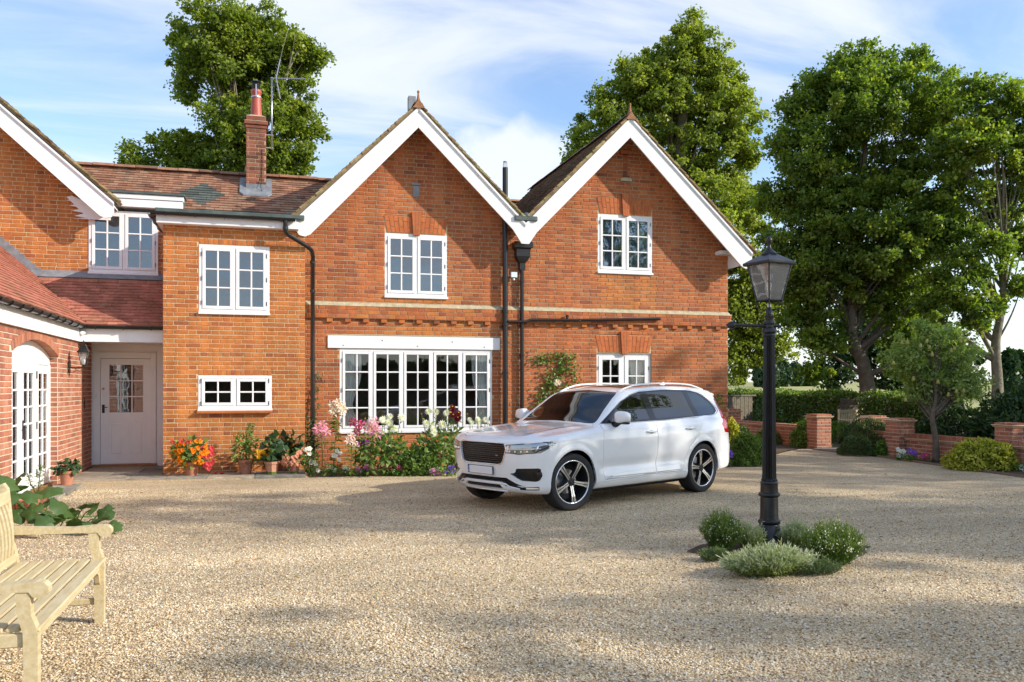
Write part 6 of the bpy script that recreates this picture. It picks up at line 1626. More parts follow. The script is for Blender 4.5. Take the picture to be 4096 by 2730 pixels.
mb.mesh(v, [(4*i+j, 4*i+(j+1) % 4, 4*i+4+(j+1) % 4, 4*i+4+j) for i in range(4) for j in range(4)]+[(3, 2, 1, 0)]); mb.lathe([(.03, 0), (.012, .02), (.022, .035), (.010, .06), (0, .10)], (.245, 0, .41), 8); mb.build('lantern', M['iron'], WL)
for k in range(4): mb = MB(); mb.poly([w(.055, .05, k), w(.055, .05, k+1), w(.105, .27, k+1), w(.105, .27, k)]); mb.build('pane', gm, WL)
mb = MB(); mb.lathe([(.015, 0), (.018, .03), (.03, .06), (.025, .09), (0, .105)], (.245, 0, .05), 10); mb.build('bulb', M['white'], WL, smooth=True)
# horseshoe-like hook on the wall
mb = MB(); mb.tube([(WX+.02, 17.85, 1.46), (WX+.045, 17.85, 1.43), (WX+.045, 17.82, 1.33), (WX+.045, 17.85, 1.24), (WX+.045, 17.88, 1.33), (WX+.045, 17.85, 1.43)], .006, 5)
tag(mb.build('wall_hook', M['iron']), 'small black iron ring hanging on the brick wall beside the porch', 'wall ring')
# floodlight on the wall between the pipes
FL = thing('floodlight', 'small grey floodlight with a motion sensor fixed between the two black pipes', 'floodlight', (5.03, 17.36, 4.02))
mb = MB(); mb.box(-.075, .075, -.13, -.07, -.06, .07, b=.01); mb.box(-.02, .02, -.07, 0, -.02, .02); mb.build('housing', M['galv'], FL); mb = MB(); mb.box(-.06, .06, -.134, -.131, -.04, .055); mb.build('lens', M['lamp_bright'], FL); mb = MB(); mb.lathe([(0, -.03), (.025, -.02), (.03, .0), (.02, .02)], (.0, -.09, -.085), 10); mb.build('sensor', M['white'], FL, smooth=True)
# aerial on the chimney
AE = thing('tv_aerial', 'silver television aerial on a thin mast clamped to the chimney stack', 'aerial', (.12, 19.80, 6.98))
mb = MB(); mb.tube([(0, 0, 0), (0, 0, 1.62)], .016, 8); mb.build('mast', M['galv'], AE, smooth=True)
mb = MB()
for z in (.03, .32): mb.tube([(-.13, -.02, z), (-.13, 0, z), (.03, 0, z)], .013, 6)
mb.tube([(-.02, 0, z) if False else (-.13, -.0, .03), (-.17, 0, .09), (-.17, 0, .26), (-.13, 0, .32)], .013, 6); mb.build('clamp', M['galv'], AE)
bd = Vector((.80, -.45, -.10)).normalized(); b0 = Vector((-.03, 0, 1.60))
mb = MB(); mb.tube([b0, b0+bd*.86], .010, 6); mb.build('boom', M['galv'], AE)
sd_ = Vector((-.1, .3, .9)).normalized(); pd = bd.cross(sd_).normalized()
mb = MB()
for k in range(9):
    c = b0+bd*(.32+.06*k); mb.tube([c-pd*.06, c+pd*.06], .004, 4)
tag(mb.build('elements', M['galv'], AE), kind='stuff')
for sgn in (-1, 1):
    mb = MB(); o_ = b0+bd*.14
    for k in range(6):
        t = (.05+.075*k); q = o_+(-bd*.2+Vector((0.35, 0, .9*sgn)).normalized()*1.0).normalized()*t; mb.tube([q-pd*.10, q+pd*.10], .005, 4)
    mb.tube([o_, o_+(-bd*.2+Vector((.35, 0, .9*sgn)).normalized()).normalized()*.45], .010, 5); mb.build('reflector', M['galv'], AE)

# ------------------------------------------------------------------ teak bench
M['teak'] = mat('weathered_teak', (.50, .36, .19), .75, bump=(60, .2, .001))
t_ = M['teak'].node_tree; wv = nn(t_, 'ShaderNodeTexNoise'); wv.inputs['Scale'].default_value = 4; wv.inputs['Detail'].default_value = 8
mpn = nn(t_, 'ShaderNodeMapping'); mpn.inputs['Scale'].default_value = (12, 1.2, 12); g_ = nn(t_, 'ShaderNodeTexCoord'); t_.links.new(g_.outputs['Object'], mpn.inputs[0]); t_.links.new(mpn.outputs[0], wv.inputs['Vector'])
rr_ = ramp(t_, [(.3, (.45, .36, .19)), (.5, (.53, .43, .245)), (.7, (.57, .49, .32))]); t_.links.new(wv.outputs[0], rr_.inputs[0]); t_.links.new(rr_.outputs[0], t_.nodes['Principled BSDF'].inputs['Base Color'])
BE = thing('garden_bench', 'pale teak garden bench with slatted seat and scrolled arms', 'bench', (-1.10, 5.66, 0))
# local: x towards the front of the seat, y along the bench
HL_ = .90
def plank(name, x0, x1, y0, y1, z0, z1, b=.006, rot=None):
    mb = MB(); mb.box(x0, x1, y0, y1, z0, z1, b=b); return mb.build(name, M['teak'], BE)
for sy in (-1, 1):
    y = sy*HL_
    mb = MB(); a, b_ = (y-.032, y+.032)
    mb.prism([(-.055, 0), (.005, 0), (.005, .425), (-.002, .46), (-.025, .52), (-.03, .64), (-.095, .64), (-.09, .54), (-.075, .48), (-.062, .43)], a, b_); mb.build('leg', M['teak'], BE)
    mb = MB(); mb.prism([(-.60, 0), (-.54, 0), (-.53, .42), (-.565, .60), (-.60, .96), (-.625, 1.0), (-.65, .99), (-.655, .95), (-.625, .60), (-.60, .42)], a, b_); mb.build('leg', M['teak'], BE)
    # arm: shaped board with a scrolled nose
    mb = MB()
    top = [(-.625, .70), (-.45, .692), (-.20, .678), (.0, .690), (.035, .682), (.055, .66), (.055, .632), (.04, .61), (.01, .605), (-.02, .615), (-.035, .638), (-.10, .640), (-.35, .642), (-.61, .648)]
    mb.prism(top, y-.038, y+.038)
    mb.build('armrest', M['teak'], BE)
    plank('side_rail', -.545, -.06, y-.016, y+.016, .36, .43); plank('stretcher', -.545, -.058, y-.014, y+.014, .13, .175)
    mb = MB(); mb.prism([(y-sy*.032, .365), (y-sy*.032, .27), (y-sy*.05, .29), (y-sy*.075, .345), (y-sy*.12, .365)], -.05, -.02, lambda a, b_, d: (d, a, b_)); mb.build('bracket', M['teak'], BE)
plank('front_rail', -.05, -.022, -HL_+.032, HL_-.032, .365, .432); plank('back_rail', -.58, -.55, -HL_+.03, HL_-.03, .37, .43)
for i in range(7):
    x1 = -.005-i*.078; plank('seat_slat', x1-.064, x1, -HL_+.0-(.0), HL_+.0, .434, .456, b=.005) if i > 0 else plank('seat_slat', x1-.064, x1+.02, -HL_-.03, HL_+.03, .434, .456, b=.007)
mb = MB(); mb.prism([(-.575, .465), (-.545, .465), (-.548, .52), (-.578, .52)], -HL_+.03, HL_-.03); mb.build('lower_back_rail', M['teak'], BE)
mb = MB(); mb.prism([(-.618, .865), (-.588, .865), (-.598, .95), (-.628, .95)], -HL_+.03, HL_-.03); mb.build('top_rail', M['teak'], BE)
ns = 22
for i in range(ns):
    y = -HL_+.075+(2*HL_-.15)*i/(ns-1); mb = MB()
    pr = [(-.563, .515), (-.556, .60), (-.562, .70), (-.582, .80), (-.604, .870)]
    mb.prism([(x-.008, z) for x, z in pr]+[(x+.008, z) for x, z in reversed(pr)], y-.020, y+.020); mb.build('back_slat', M['teak'], BE)
# second bench glimpsed beyond the gate: only its slatted back and arm show
G2 = thing('garden_bench', 'wooden seat glimpsed in the gateway between the brick pillars', 'bench', (17.4, 22.4, 0), R(-160))
for i in range(9): mb = MB(); mb.box(-.5+i*.115, -.5+i*.115+.055, -.012, .012, .45, .88); mb.build('back_slat', M['teak'], G2)
for z0, z1 in ((.40, .46), (.86, .95)): mb = MB(); mb.box(-.6, .6, -.02, .03, z0, z1); mb.build('rail', M['teak'], G2)
mb = MB(); mb.box(-.6, .6, .03, .45, .41, .44); mb.build('seat', M['teak'], G2)
for sx in (-1, 1):
    for y in (0, .42): mb = MB(); mb.box(sx*.6-.03, sx*.6+.03, y-.03, y+.03, 0, .65 if y else .98); mb.build('leg', M['teak'], G2)
    mb = MB(); mb.box(sx*.6-.035, sx*.6+.035, -.03, .48, .64, .68); mb.build('armrest', M['teak'], G2)

# fence beside the hedge and the post by the house corner
M['oldwood'] = mat('grey_fence_wood', (.16, .14, .10), .95, noise=(9, .35))
FE = thing('timber_fence', 'dark weathered close boarded fence seen between the house corner and the hedge', 'fence', (15.2, 26.2, 0), R(20))
for i in range(14): mb = MB(); mb.box(i*.11, i*.11+.10, -.012+(i % 2)*.006, .012, .1, 1.32+random.uniform(-.01, .01)); mb.build('board', M['oldwood'], FE)
mb = MB(); mb.box(-.1, 1.6, .015, .07, 1.08, 1.16); mb.box(-.15, 1.7, -.04, .06, 1.33, 1.38); mb.build('rail', M['oldwood'], FE)
F2 = thing('timber_fence', 'low wooden paling fence glimpsed behind the leaning tree trunk', 'fence', (18.6, 24.6, 0), R(-60))
for i in range(16): mb = MB(); mb.box(i*.12, i*.12+.07, -.012, .012, .05, 1.28); mb.build('paling', M['oldwood'], F2)
mb = MB(); mb.box(-.05, 2.0, .015, .06, .4, .48); mb.box(-.05, 2.0, .015, .06, 1.0, 1.08); mb.build('rail', M['oldwood'], F2)
# ------------------------------------------------------------------ foliage tools
RNG = np.random.default_rng(7)
def unit(a): return a/np.maximum(np.linalg.norm(a, axis=1, keepdims=True), 1e-9)
def leaf_mesh(name, pos, axis, nrm, ln, wd, tone, m, parent=None, fold=.25, shape='rhomb'):
    """one folded leaf per row"""
    n = len(pos); axis = unit(axis); nrm = unit(nrm-axis*(nrm*axis).sum(1, keepdims=True)); side = np.cross(axis, nrm)
    ln = np.broadcast_to(ln, n)[:, None]; wd = np.broadcast_to(wd, n)[:, None]
    b = pos; t = pos+axis*ln-nrm*ln*.12; mid = pos+axis*ln*.5
    l = mid+side*wd*.5+nrm*wd*fold; r = mid-side*wd*.5+nrm*wd*fold
    co = np.stack([b, r, t, l], 1).reshape(-1, 3).astype('f')
    me = bpy.data.meshes.new(name); me.vertices.add(4*n); me.vertices.foreach_set('co', co.ravel())
    me.loops.add(4*n); me.loops.foreach_set('vertex_index', np.arange(4*n, dtype=np.int32))
    me.polygons.add(n); me.polygons.foreach_set('loop_start', np.arange(0, 4*n, 4, dtype=np.int32)); me.polygons.foreach_set('loop_total', np.full(n, 4, np.int32))
    me.update(calc_edges=True)
    a = me.attributes.new('tone', 'FLOAT', 'FACE'); a.data.foreach_set('value', np.clip(tone, 0, 1).astype('f'))
    me.materials.append(m); o = bpy.data.objects.new(name, me); COL.objects.link(o)
    if parent: o.parent = parent
    return o
G_LIME = leaf_mat('lime_leaves', [(0, (.09, .135, .03)), (.5, (.20, .26, .04)), (.85, (.34, .39, .07)), (1, (.48, .50, .15))], .42)
G_MAPLE = leaf_mat('maple_leaves', [(0, (.075, .115, .028)), (.5, (.17, .23, .036)), (.9, (.30, .35, .05)), (1, (.42, .42, .07))], .42)
G_OAK = leaf_mat('oak_leaves', [(0, (.06, .105, .028)), (.5, (.13, .205, .038)), (.85, (.25, .33, .05)), (1, (.46, .50, .08))], .45)
G_PEAR = leaf_mat('pear_leaves', [(0, (.13, .20, .07)), (.6, (.26, .36, .11)), (1, (.44, .50, .19))], .4)
G_HEDGE = leaf_mat('hedge_leaves', [(0, (.04, .085, .02)), (.4, (.11, .18, .035)), (.8, (.24, .34, .06)), (1, (.36, .46, .10))], .3, rough=.3, spec=.6)
G_DARK = leaf_mat('dark_shrub_leaves', [(0, (0.020, 0.051, 0.020)), (.7, (0.051, 0.102, 0.037)), (1, (0.119, 0.187, 0.051))], .2)
G_CONIF = leaf_mat('conifer_needles', [(0, (.045, .075, .028)), (.6, (.09, .14, .045)), (1, (.19, .25, .07))], .12, rough=.6)
G_BOX = leaf_mat('box_leaves', [(0, (.05, .10, .02)), (.6, (.13, .22, .035)), (1, (.28, .38, .07))], .25)
G_YEL = leaf_mat('variegated_leaves', [(0, (.10, .15, .02)), (.35, (.30, .33, .03)), (.7, (.58, .55, .07)), (1, (.72, .70, .22))], .25)
G_PERN = leaf_mat('perennial_leaves', [(0, (.07, .13, .035)), (.6, (.14, .225, .055)), (1, (.27, .38, .08))], .28)
G_FRESH = leaf_mat('fresh_leaves', [(0, (.05, .12, .02)), (.6, (.12, .22, .03)), (1, (.22, .34, .06))], .3)
G_HEATH = leaf_mat('heath_sprigs', [(0, (.04, .085, .01)), (.5, (.09, .155, .015)), (.8, (.17, .24, .04)), (1, (.36, .40, .16))], .2, rough=.7)
G_HWHITE = leaf_mat('pale_heather_sprigs', [(0, (.10, .15, .02)), (.4, (.25, .31, .08)), (.7, (.42, .46, .28)), (1, (.55, .57, .45))], .2, rough=.8)
G_SQ = leaf_mat('squash_leaves', [(0, (.045, .09, .025)), (.6, (.08, .14, .035)), (1, (.14, .22, .05))], .25)
M['bark'] = mat('grey_brown_bark', (.13, .105, .075), .95, noise=(5, .4), bump=(14, 1, .03))
M['bark_pale'] = mat('pale_bark', (.20, .175, .12), .95, noise=(4, .4), bump=(12, 1, .02))
M['stem'] = mat('green_stems', (.08, .13, .03), .6)
def fl(name, c, c2=None): return leaf_mat(name, [(0, c), (1, c2 or c)], .25, rough=.6, spec=.2)
F_WHITE = fl('white_petals', (.72, .73, .66), (.82, .83, .80)); F_PINK = fl('pink_petals', (.68, .17, .36), (.80, .42, .55)); F_MAG = fl('magenta_petals', (.50, .02, .16), (.68, .08, .30))
F_PALE = fl('pale_pink_petals', (.76, .45, .48), (.82, .66, .64)); F_CREAM = fl('white_pink_petals', (.80, .62, .56), (.84, .80, .76)); F_PURP = fl('purple_petals', (.16, .01, .20), (.30, .03, .34))
F_VIO = fl('violet_petals', (.14, .06, .48), (.24, .10, .62)); F_RED = fl('dark_red_petals', (.09, .002, .012), (.22, .006, .03)); F_OR = fl('orange_petals', (.78, .20, .008), (.86, .36, .02))
F_CORAL = fl('coral_petals', (.72, .08, .10), (.80, .20, .22)); F_YEL = fl('yellow_petals', (.80, .42, .02), (.84, .60, .08)); F_SAL = fl('salmon_petals', (.74, .30, .22), (.82, .55, .42)); F_PETP = fl('petunia_pink', (.62, .16, .50), (.74, .36, .62)); F_GY = fl('yellow_centre', (.62, .55, .05))

DS = 2353/4096
def vp(xd, yd, d):
    """point seen at a place of the photo, at depth d metres"""
    x = xd/DS; y = yd/DS
    return CAMP+FWD*d+RGT*((x-2048)/3400*d)+Z*(-(y-1548)/3400*d)
def gp(xf, yf):
    """ground point under full-size photo pixel"""
    d = 3400*1.66/(yf-1548); p = CAMP+FWD*d+RGT*((xf-2048)/3400*d); p.z = 0; return p

def branch_pts(a, b_, bend, n=5, rng=random):
    m_ = (a+b_)/2+Vector((rng.uniform(-1, 1), rng.uniform(-1, 1), rng.uniform(-.2, .6)))*bend*(b_-a).length
    return [a*(1-t)**2+m_*2*t*(1-t)+b_*t*t for t in [i/n for i in range(n+1)]]
def tree(label, base, lobes, dep, leafm, nclump, nleaf, ln, wd, trunk_r, trunk_pts, seed, barkm='bark', droop=.3, squash=.7, cat='tree', group=None, fruit=None, dark=.0, name='broadleaf_tree', lobedepth=1., csize=.55):
    """lobes: (x, y, r) in photo-width units at depth dep; built as real volumes round the trunk"""
    rng = np.random.default_rng(seed); prng = random.Random(seed)
    t = tag(empty(name, base), label, cat, group); base = Vector(base)
    k = dep/3400/DS
    L = []
    for (x, y, r) in lobes:
        c = vp(x, y, dep)+FWD*prng.uniform(-.5, .5)*r*k*1.2*lobedepth; L.append((np.array(c), r*k))
    w = np.array([r**1.75 for c, r in L]); w /= w.sum()
    idx = rng.choice(len(L), nclump, p=w)
    u = unit(rng.normal(size=(nclump, 3))); rad = rng.random(nclump)**.45; out_ = rng.random(nclump) < .16; rad = np.where(out_, .97+.22*rng.random(nclump), rad)
    cc = np.array([L[i][0] for i in idx]); rr = np.array([L[i][1] for i in idx])
    C_ = cc+u*(rad*rr)[:, None]*np.array([1, 1, .95])
    cs = csize*(.45+.9*rng.random(nclump)**1.3)*np.where(out_, .62, 1)
    # twigs of leaves: each clump a flattened cluster, hanging a little
    n = nclump*nleaf; ci = np.repeat(np.arange(nclump), nleaf)
    off = rng.normal(size=(n, 3)); off = unit(off)*(rng.random(n)**.6)[:, None]*cs[ci][:, None]; off[:, 2] *= squash
    pos = C_[ci]+off; 
    outw = unit(pos-cc[ci]+np.array([0, 0, .6]))
    axis = unit(outw*.5+rng.normal(size=(n, 3))*.6+np.array([0, 0, -droop])); nr = unit(outw*.7+rng.normal(size=(n, 3))*.65+np.array([0, 0, .35]))
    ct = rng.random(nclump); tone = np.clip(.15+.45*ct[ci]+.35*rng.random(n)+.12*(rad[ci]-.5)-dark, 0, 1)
    sc = .7+.6*rng.random(n)
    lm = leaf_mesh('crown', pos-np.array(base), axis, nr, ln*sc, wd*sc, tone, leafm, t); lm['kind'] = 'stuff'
    # trunk and limbs
    mb = MB(); P_ = [Vector(p)-base for p in trunk_pts]; nT = len(P_)
    # smooth the trunk
    pts = []; rs = []
    for i in range(nT-1):
        for j in range(4):
            s_ = j/4; p0 = P_[max(i-1, 0)]; p1 = P_[i]; p2 = P_[i+1]; p3 = P_[min(i+2, nT-1)]
            pts.append(.5*((2*p1)+(p2-p0)*s_+(2*p0-5*p1+4*p2-p3)*s_**2+(3*p1-p0-3*p2+p3)*s_**3)); f = (i+s_)/(nT-1); rs.append(trunk_r*(1-.72*f)*(1+.35*math.exp(-f*14)))
    pts.append(P_[-1]); rs.append(trunk_r*.2)
    mb.tube(pts, rs, 12)
    mb.build('trunk', M[barkm], t, smooth=True)
    inner = [i for i in range(nclump) if rad[i] < .8]; order = prng.sample(inner, min(len(inner), 46)); 
    for bi, i in enumerate(order):
        e = Vector(C_[i])-base
        # start on the trunk lower than the end
        cand = [(abs((e.z*.62)-p.z)+.25*(Vector((e.x, e.y, 0))-Vector((p.x, p.y, 0))).length, j) for j, p in enumerate(pts) if j > len(pts)*.2]
        j = min(cand)[1]; r0 = rs[j]*.5 if bi < 14 else rs[j]*.25; mb = MB() if bi in (0, 14) or bi < 14 else mb
        q = branch_pts(pts[j], e, .12, 6, prng); mb.tube(q, [r0*(1-.85*s_/6)+.006 for s_ in range(7)], 6)
        if bi < 14:
            for k_ in range(3):
                e2 = e+Vector((prng.uniform(-1, 1), prng.uniform(-1, 1), prng.uniform(-.3, .8)))*csize*1.1; q2 = branch_pts(q[3+k_], e2, .1, 4, prng); mb.tube(q2, [r0*.35*(1-.8*s_/4)+.004 for s_ in range(5)], 5)
            mb.build('limb', M[barkm], t, smooth=True)
    tag(mb.build('twigs', M[barkm], t, smooth=True), kind='stuff')
    return t

T1 = tree('tall leafy tree rising behind the chimney and the left roof', vp(575, 889.2, 33)-Z*1.66,
    [(500, 85, 85), (610, 70, 75), (440, 140, 50), (690, 130, 42), (560, 170, 90), (430, 200, 30), (640, 220, 75), (705, 300, 45), (600, 320, 95), (525, 290, 60), (650, 380, 60), (455, 350, 50), (385, 340, 45), (325, 368, 34), (430, 395, 45), (560, 420, 95), (735, 135, 18), (640, 120, 60), (540, 110, 90), (420, 90, 24), (700, 360, 28)],
    33, G_MAPLE, 1150, 78, .13, .10, .30, [vp(575, 985, 33), vp(572, 800, 33), vp(560, 500, 33), vp(548, 300, 33.2), vp(530, 210, 33), vp(560, 90, 33)], 1, barkm='bark_pale', csize=.44)
T2 = tree('large pointed lime tree rising behind the right hand gable', vp(1545, 889.2, 35)-Z*1.66,
    [(1592, 38, 16), (1588, 70, 26), (1575, 110, 45), (1630, 140, 48), (1510, 150, 55), (1570, 180, 90), (1660, 200, 60), (1450, 200, 55), (1500, 240, 90), (1610, 280, 110), (1690, 280, 60), (1395, 250, 48), (1420, 330, 75), (1345, 345, 48), (1335, 290, 20), (1540, 380, 120), (1660, 400, 90), (1715, 350, 38), (1320, 385, 25), (1430, 450, 80), (1560, 520, 120), (1690, 500, 70), (1710, 600, 70), (1690, 700, 75), (1735, 690, 60), (1730, 780, 55), (1690, 830, 50), (1800, 720, 38), (1790, 800, 28)],
    35, G_LIME, 1850, 84, .128, .098, .42, [vp(1545, 985, 35), vp(1550, 800, 35), vp(1555, 500, 35), vp(1570, 250, 35), vp(1590, 40, 35)], 2, csize=.46)
T3 = tree('broad dark oak with a leaning trunk behind the garden gate', vp(1992, 889, 27)-Z*1.66,
    [(1955, 165, 55), (2010, 175, 50), (2100, 150, 32), (1885, 205, 50), (1835, 255, 42), (1950, 255, 100), (2080, 250, 85), (2165, 230, 55), (1800, 330, 42), (1850, 360, 85), (1985, 400, 120), (2110, 390, 110), (1810, 450, 60), (1890, 490, 95), (1790, 560, 40), (2020, 540, 120), (1900, 620, 90), (1800, 650, 45), (2120, 540, 90), (1990, 640, 85), (1870, 720, 60), (1880, 785, 50), (2080, 680, 90), (2085, 800, 60), (1850, 610, 60), (2200, 330, 60), (1880, 860, 28)],
    27, G_OAK, 1850, 90, .112, .08, .27, [vp(1992, 965, 27), vp(1994, 900, 27), vp(1982, 830, 27), vp(1960, 780, 27), vp(1958, 700, 27), vp(1975, 560, 27), vp(1990, 300, 27)], 3, droop=.0, csize=.42, dark=.0)
T4 = tree('slender tree with a pale bare trunk at the right edge', vp(2292, 889, 25)-Z*1.66,
    [(2215, 240, 50), (2290, 235, 45), (2345, 260, 50), (2190, 330, 60), (2270, 330, 60), (2360, 370, 60), (2230, 440, 70), (2320, 470, 50), (2180, 540, 60), (2250, 580, 55), (2350, 560, 40), (2190, 660, 60), (2240, 720, 45), (2150, 720, 50), (2340, 660, 26), (2400, 300, 70)],
    25, G_OAK, 560, 78, .115, .08, .17, [vp(2292, 965, 25), vp(2292, 880, 25), vp(2288, 790, 25), vp(2300, 720, 25), (vp(2306, 640, 25)), vp(2295, 450, 25), vp(2290, 260, 25)], 4, barkm='bark_pale', droop=.1, csize=.38, dark=-.08)
T5 = tree('small pear tree in front of the low garden wall', gp(3745, 1850),
    [(2150, 790, 48), (2090, 835, 38), (2215, 820, 42), (2150, 870, 48), (2075, 790, 30), (2240, 880, 34), (2190, 765, 28), (2200, 900, 34), (2110, 900, 30), (2120, 760, 26)],
    18.8, G_PEAR, 190, 60, .08, .045, .075, [gp(3745, 1850), vp(2150, 1010, 18.7), vp(2142, 960, 18.7), vp(2150, 920, 18.7), vp(2150, 860, 18.7), vp(2155, 780, 18.7)], 5, csize=.27, droop=.5, lobedepth=.9)
prs = random.Random(4); pear_m = mat('green_pear_skin', (.30, .28, .06), .5)
mb = MB(); mb.lathe([(.004, .05), (.018, .04), (.024, .02), (.034, -.015), (.034, -.035), (.02, -.052), (0, -.055)], (0, 0, 0), 8); p0 = mb.build('pear', pear_m, T5, smooth=True)
for i in range(16):
    o = p0 if i == 0 else p0.copy()
    if i: COL.objects.link(o); o.parent = T5
    q = vp(prs.uniform(2040, 2230), prs.uniform(770, 930), 18.3); o.location = q-Vector(T5.location)
# the darker trees filling in behind
tree('dark round tree behind the oak, above the hedge gap', vp(2080, 889, 40)-Z*1.66, [(2070, 800, 60), (2130, 780, 60), (2010, 790, 50), (2180, 820, 50), (2040, 860, 40), (2150, 860, 45), (1920, 850, 40), (2080, 700, 70), (1980, 730, 60)], 38, G_DARK, 260, 80, .2, .15, .5, [vp(2075, 940, 38), vp(2075, 850, 38), vp(2080, 740, 38)], 6, csize=.6)
# trees standing in the drive behind the photographer and to the right: they shade the gravel and show in the car's windows
SH = []
def far_copy(src, loc, rz, sc, label, group='trees round the drive'):
    c = copy_tree(src); c.location = loc; c.rotation_euler = (0, 0, rz); c.scale = (sc, sc, sc); c['label'] = label; c['group'] = group; return c

# far trees on the skyline
for i, (x, y, d, w_) in enumerate(((1770, 852, 150, 22), (1745, 858, 160, 12), (1800, 860, 165, 14), (1830, 863, 170, 13), (1860, 862, 172, 16), (2318, 862, 75, 14), (2340, 868, 80, 12), (1700, 863, 185, 12))):
    c = vp(x, y, d); k = d/3400/DS; rngf = np.random.default_rng(60+i); n = 2600
    u = unit(rngf.normal(size=(n, 3))); P_ = u*(rngf.random(n)**.35)[:, None]*np.array([w_*k*1.25, w_*k*1.25, max(w_*k*.8, c.z-4.1*min(1, max(0, (d-60)/240))+.3)])
    lump = np.sin(P_[:, 0:1]*2.3+i)*np.cos(P_[:, 1:2]*2.1)*.25; P_ = P_*(1+lump)
    t = tag(empty('distant_tree', (c.x, c.y, 0)), ('largest round tree on the far skyline, just left of the lamp post', 'small tree at the left end of the skyline clump by the lamp post', 'skyline tree directly behind the lamp post shaft', 'low skyline tree just right of the lamp post', 'low skyline tree showing below the oak branches', 'distant tree at the right edge beyond the pale trunk', 'low distant tree furthest right on the skyline', 'low distant tree nearest the house corner')[i], 'tree', 'trees along the far skyline')
    leaf_mesh('crown', P_+np.array([0, 0, c.z]), rngf.normal(size=(n, 3)), u+np.array([0, 0, .4]), .55, .5, rngf.random(n)*.7, G_DARK, t)['kind'] = 'stuff'
    mb = MB(); mb.tube([(0, 0, -1), (0, 0, c.z)], .12, 6); mb.build('trunk', M['bark'], t)

# ------------------------------------------------------------------ hedge and shrubs
def hedge(label, p, q, w, h, seed, n, ln=.055, m=None):
    rng = np.random.default_rng(seed); p, q = Vector(p), Vector(q); d = (q-p); L = d.length; d.normalize(); nrm = Vector((d.y, -d.x, 0))
    t = tag(empty('clipped_hedge', p), label, 'hedge')
    a = rng.random(n)*L; f = rng.random(n); v = np.zeros((n, 3)); outw = np.zeros((n, 3))
    bump_ = .05*np.sin(a*2.1)+.04*np.sin(a*5.3+1)+.03*np.sin(a*11)
    top = f < .4; side = ~top; s_ = np.where(rng.random(n) < .7, -1, 1)
    zc = rng.random(n)*h; ws = (rng.random(n)*2-1)*w/2
    lat = np.where(top, ws, s_*(w/2+bump_-.10*rng.random(n)**2)); zz_ = np.where(top, h+bump_-.12*rng.random(n)**2, zc)
    D_ = np.array(d); N_ = np.array(nrm); pos = D_*a[:, None]+N_*(-lat)[:, None]+np.array([0, 0, 1])*zz_[:, None]
    outw = np.where(top[:, None], np.array([0, 0, 1.]), N_*(-s_)[:, None]+np.array([0, 0, .3]))
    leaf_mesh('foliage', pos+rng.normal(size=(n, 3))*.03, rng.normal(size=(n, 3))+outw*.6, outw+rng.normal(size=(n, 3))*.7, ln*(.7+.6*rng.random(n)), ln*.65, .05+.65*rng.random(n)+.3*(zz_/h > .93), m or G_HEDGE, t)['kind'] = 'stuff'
    mb = MB(); mb.box(0, L, -w/2+.12, w/2-.12, 0, h-.12, M=Matrix.Rotation(math.atan2(d.y, d.x), 4, 'Z')); mb.build('twig_core', M['bark'], t)
hedge('clipped leafy hedge running behind the low garden wall from the house to the oak', (18.3, 31.0, 0), (18.05, 23.3, 0), .9, 1.42, 1, 24000, .095)
hedge('clipped hedge piece on the other side of the oak trunk', (18.0, 22.1, 0), (17.7, 18.6, 0), .9, 1.38, 2, 11000, .095)
def bush(label, c, rx, ry, h, n, ln, m, seed, narrow=.6, cat='bush', name='garden_bush', tone0=.15, lumps=5, parent=None, spiky=0, flowers=None, group=None):
    rng = np.random.default_rng(seed)
    t = tag(empty(name, (c[0], c[1], c[2] if len(c) > 2 else 0)), label, cat, group)
    u = unit(rng.normal(size=(n, 3))); u[:, 2] = np.abs(u[:, 2])
    lump = 1+.10*np.sin(u[:, 0]*lumps+seed)*np.cos(u[:, 1]*lumps*1.3)+.07*np.sin(u[:, 2]*9+u[:, 0]*11)+.05*np.sin(u[:, 1]*23+u[:, 0]*17)
    r = (1-.28*rng.random(n)**2)*lump
    pos = u*r[:, None]*np.array([rx, ry, h]); pos[:, 2] = np.where(pos[:, 2] < .02, .02+rng.random(n)*h*.3, pos[:, 2])
    ax = unit(u*(.7+spiky)+rng.normal(size=(n, 3))*.6+np.array([0, 0, .25])); nr = u+rng.normal(size=(n, 3))*.6+np.array([0, 0, .3])
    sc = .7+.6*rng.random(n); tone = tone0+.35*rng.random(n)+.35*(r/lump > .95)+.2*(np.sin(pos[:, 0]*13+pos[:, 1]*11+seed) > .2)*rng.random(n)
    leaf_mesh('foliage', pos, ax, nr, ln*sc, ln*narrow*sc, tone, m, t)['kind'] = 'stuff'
    mb = MB()
    for k_ in range(7):
        a = k_*.9; mb.tube([(0, 0, 0), (rx*.3*math.cos(a), ry*.3*math.sin(a), h*.45), (rx*.6*math.cos(a), ry*.6*math.sin(a), h*.75)], [.012, .008, .004], 5)
    tag(mb.build('stems', M['bark'], t), kind='stuff')
    return t
def gxy(x, y): p = gp(x, y); return (p.x, p.y)
bush('round clipped green bush beside the rear of the parked car', gxy(2985, 1862), .42, .42, .62, 9000, .05, G_BOX, 11, .4, tone0=.05)
bush('loose green bush at the house corner behind the tail of the car', gxy(2950, 1775), .42, .42, .50, 4000, .06, G_CONIF, 12)
bush('bright yellow green shrub touching the rear light of the car', (gxy(2925, 1790)), .22, .22, .72, 1300, .08, G_YEL, 13, tone0=.1)
bush('low green bush half hidden by the lamp post shaft', gxy(3080, 1776), .45, .4, .42, 5000, .05, G_BOX, 14, .4)
bush('domed green bush in front of the gate pillar', gxy(3243, 1790), .50, .45, .72, 9000, .055, G_BOX, 15)
